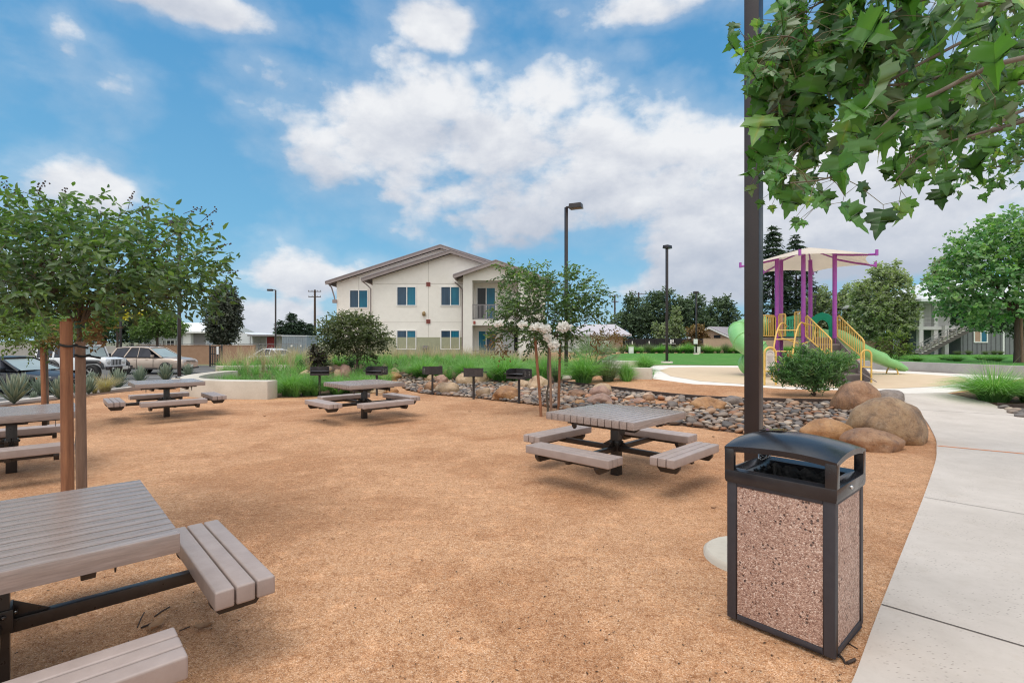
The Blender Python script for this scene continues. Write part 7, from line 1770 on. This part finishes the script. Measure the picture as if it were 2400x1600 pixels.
    for i in (6, 12, 18, 24, 30, 36):
        d_ = (pth[i + 1] - pth[i - 1]).normalized(); Mq = d_.to_track_quat('Z', 'Y').to_matrix().to_4x4(); Mq.translation = pth[i]; tb.lathe([(.37, -.025), (.41, -.02), (.41, .02), (.37, .025)], 24, 0, Mq, True, False)
    tb.build('tube_slide', M['sgreen'], t)
    # stairs towards the viewer
    stp = MB(); n = 6; y0, y1 = 22.05, 19.95
    for k in range(n):
        f_ = k / n; z = dz * (1 - (k + .0) / n) - .02; ya = y0 + (y1 - y0) * f_; yb_ = y0 + (y1 - y0) * (k + 1) / n; zc = z - dz / n
        a = Wp(12.84, (ya + yb_) / 2, zc); c = Wp(14.01, (ya + yb_) / 2, zc); stp.box(((a.x + c.x) / 2, a.y, a.z), (c.x - a.x, abs(Wp(0, ya, 0).y - Wp(0, yb_, 0).y) + .03, .05))
        a2 = Wp(13.42, ya, zc + dz / n / 2); stp.box((a2.x, a2.y - .01, a2.z), (c.x - a.x, .02, KS * dz / n - .05), 0, 1)
    stp.build('stairs', [M['deck'], mat('riser_brown', (.13, .105, .10), None, 8, .7)], t)
    for x in (12.78, 14.07):
        sg = MB(); a = Wp(x, y0, dz); V = [Wp(x, y0, dz - .02), Wp(x, y0, dz - .55), Wp(x, y1 + .35, 0.02), Wp(x, y1 - .05, .02), Wp(x, y1 - .05, .30)]
        sg.add([v + Vector((s_ * .015, 0, 0)) for s_ in (-1, 1) for v in V], [(0, 1, 2, 3, 4), (9, 8, 7, 6, 5)] + [(k, k + 5, (k + 1) % 5 + 5, (k + 1) % 5) for k in range(5)]); sg.build('stair_side', M['deck'], t)
    for x, yl, zl in ((12.74, 20.25, 1.74), (14.11, 20.35, 1.70)):
        b = MB(); bot0, bot1 = 1.84, .93
        def top(y): return 2.74 + (zl - 2.74) * (22.02 - y) / (22.02 - yl)
        def bot(y): return bot0 + (bot1 - bot0) * (22.02 - y) / (22.02 - yl)
        b.tube([Wp(x, 22.02, bot0), Wp(x, 22.02, 2.66), Wp(x, 21.92, 2.73), Wp(x, yl + .1, top(yl) + .02), Wp(x, yl, top(yl) - .08), Wp(x, yl, bot(yl)), Wp(x, 22.02, bot0)], .022, 8)
        for k in range(1, 15):
            y = 22.02 + (yl - 22.02) * k / 15; b.tube([Wp(x, y, bot(y)), Wp(x, y, top(y))], .011, 6)
        b.tube([Wp(x, yl, top(yl) - .1), Wp(x, yl, 0.)], .022, 8); b.build('stair_railing', M['yellow'], t)
    lp = MB(); lp.tube([Wp(13.58, 19.75, 0), Wp(13.58, 19.75, 1.08)] + [Wp(13.78 - .2 * math.cos(a_), 19.75, 1.08 + .2 * math.sin(a_)) for a_ in np.linspace(0.3, math.pi - .3, 9)] + [Wp(13.98, 19.75, 1.08), Wp(13.98, 19.75, 0)], .024, 8); lp.tube([Wp(13.58, 19.75, .62), Wp(13.98, 19.75, .62)], .018, 8); lp.build('hand_loop', M['yellow'], t)
    # arched loop climber
    cl = MB(); L1 = []; L2 = []
    for f_ in np.linspace(0, 1, 16):
        a_ = f_ * math.pi * .62; q = lambda ox, oy: Wp(10.85 + ox + 1.35 * (1 - math.cos(a_)) / 1.37, 21.2 + oy + 1.35 * (1 - math.cos(a_)) / 1.37, 2.42 * math.sin(min(a_, math.pi / 2 + .35)))
        L1.append(q(0, 0)); L2.append(q(.62, -.38))
    cl.tube(L1, .026, 8); cl.tube(L2, .026, 8)
    for k in (2, 4, 6, 8): cl.tube([L1[k], L2[k]], .018, 8)
    e = L2[-1]; cl.tube([L1[9], L1[9] + Vector((.12, .05, -.35)), L2[9] + Vector((.1, 0, -.55)), L2[10] + Vector((.5, .1, -.5)), L2[11] + Vector((.55, .1, -.1)), L2[12]], .02, 8)
    cl.build('loop_climber', M['yellow'], t)
    MB().lathe([(.02, -.05), (.11, -.03), (.11, .03), (.02, .05)], 16, 0, Matrix.Translation(Wp(12.6, 23.0, .95)) @ Matrix.Rotation(R(90), 4, 'X')).build('spinner', mat('orange_plastic', (.55, .12, .02), None, 5, .4), t)
    ch = MB(); ch.tube([Wp(13.65, 19.95, .42), Wp(14.0, 19.5, .06)], .014, 6); ch.build('step_bar', M['deck'], t)
play()
def play_sign():
    q = gp(1805, 903); t = thing('play_sign', 'yellow framed arched notice stand with pale printed panel left of the bush', 'sign', q); w = .165; H = 1.12
    b = MB(); b.tube([(-w, 0, -.1), (-w, 0, H - w)] + [(-w * math.cos(a_), 0, H - w + w * math.sin(a_)) for a_ in np.linspace(.2, math.pi - .2, 11)] + [(w, 0, H - w), (w, 0, -.1)], .03, 10); b.tube([(-w, 0, .43), (w, 0, .43)], .022, 8); b.build('frame', M['yellow'], t)
    p = MB(); p.prism([(-.125, .50), (.125, .50), (.125, .92)] + [(.125 * math.cos(a_), .92 + .125 * math.sin(a_)) for a_ in np.linspace(.2, math.pi - .2, 9)] + [(-.125, .92)], -.008, .008, 0, RX); p.build('panel', mat('printed_panel', (.68, .62, .55), (.62, .56, .5), 8, .5), t)
    m = MB(); ink = mat('grey_print', (.30, .25, .27), None, 9, .6)
    for k in range(7):
        a0, a1 = math.pi * (.2 + .086 * k), math.pi * (.2 + .086 * (k + .8)); m.prism([(.10 * math.cos(a0), .90 + .10 * math.sin(a0)), (.10 * math.cos(a1), .90 + .10 * math.sin(a1)), (.082 * math.cos(a1), .90 + .082 * math.sin(a1)), (.082 * math.cos(a0), .90 + .082 * math.sin(a0))], .0085, .010, 0, RX)
    for k in range(9): m.box((-.004 * (k % 3), -.0095, .865 - .024 * k), (.19 - .02 * (k % 4), .002, .006))
    m.box((0, -.0095, .55), (.2, .002, .05)); m.build('print', ink, t)
play_sign()
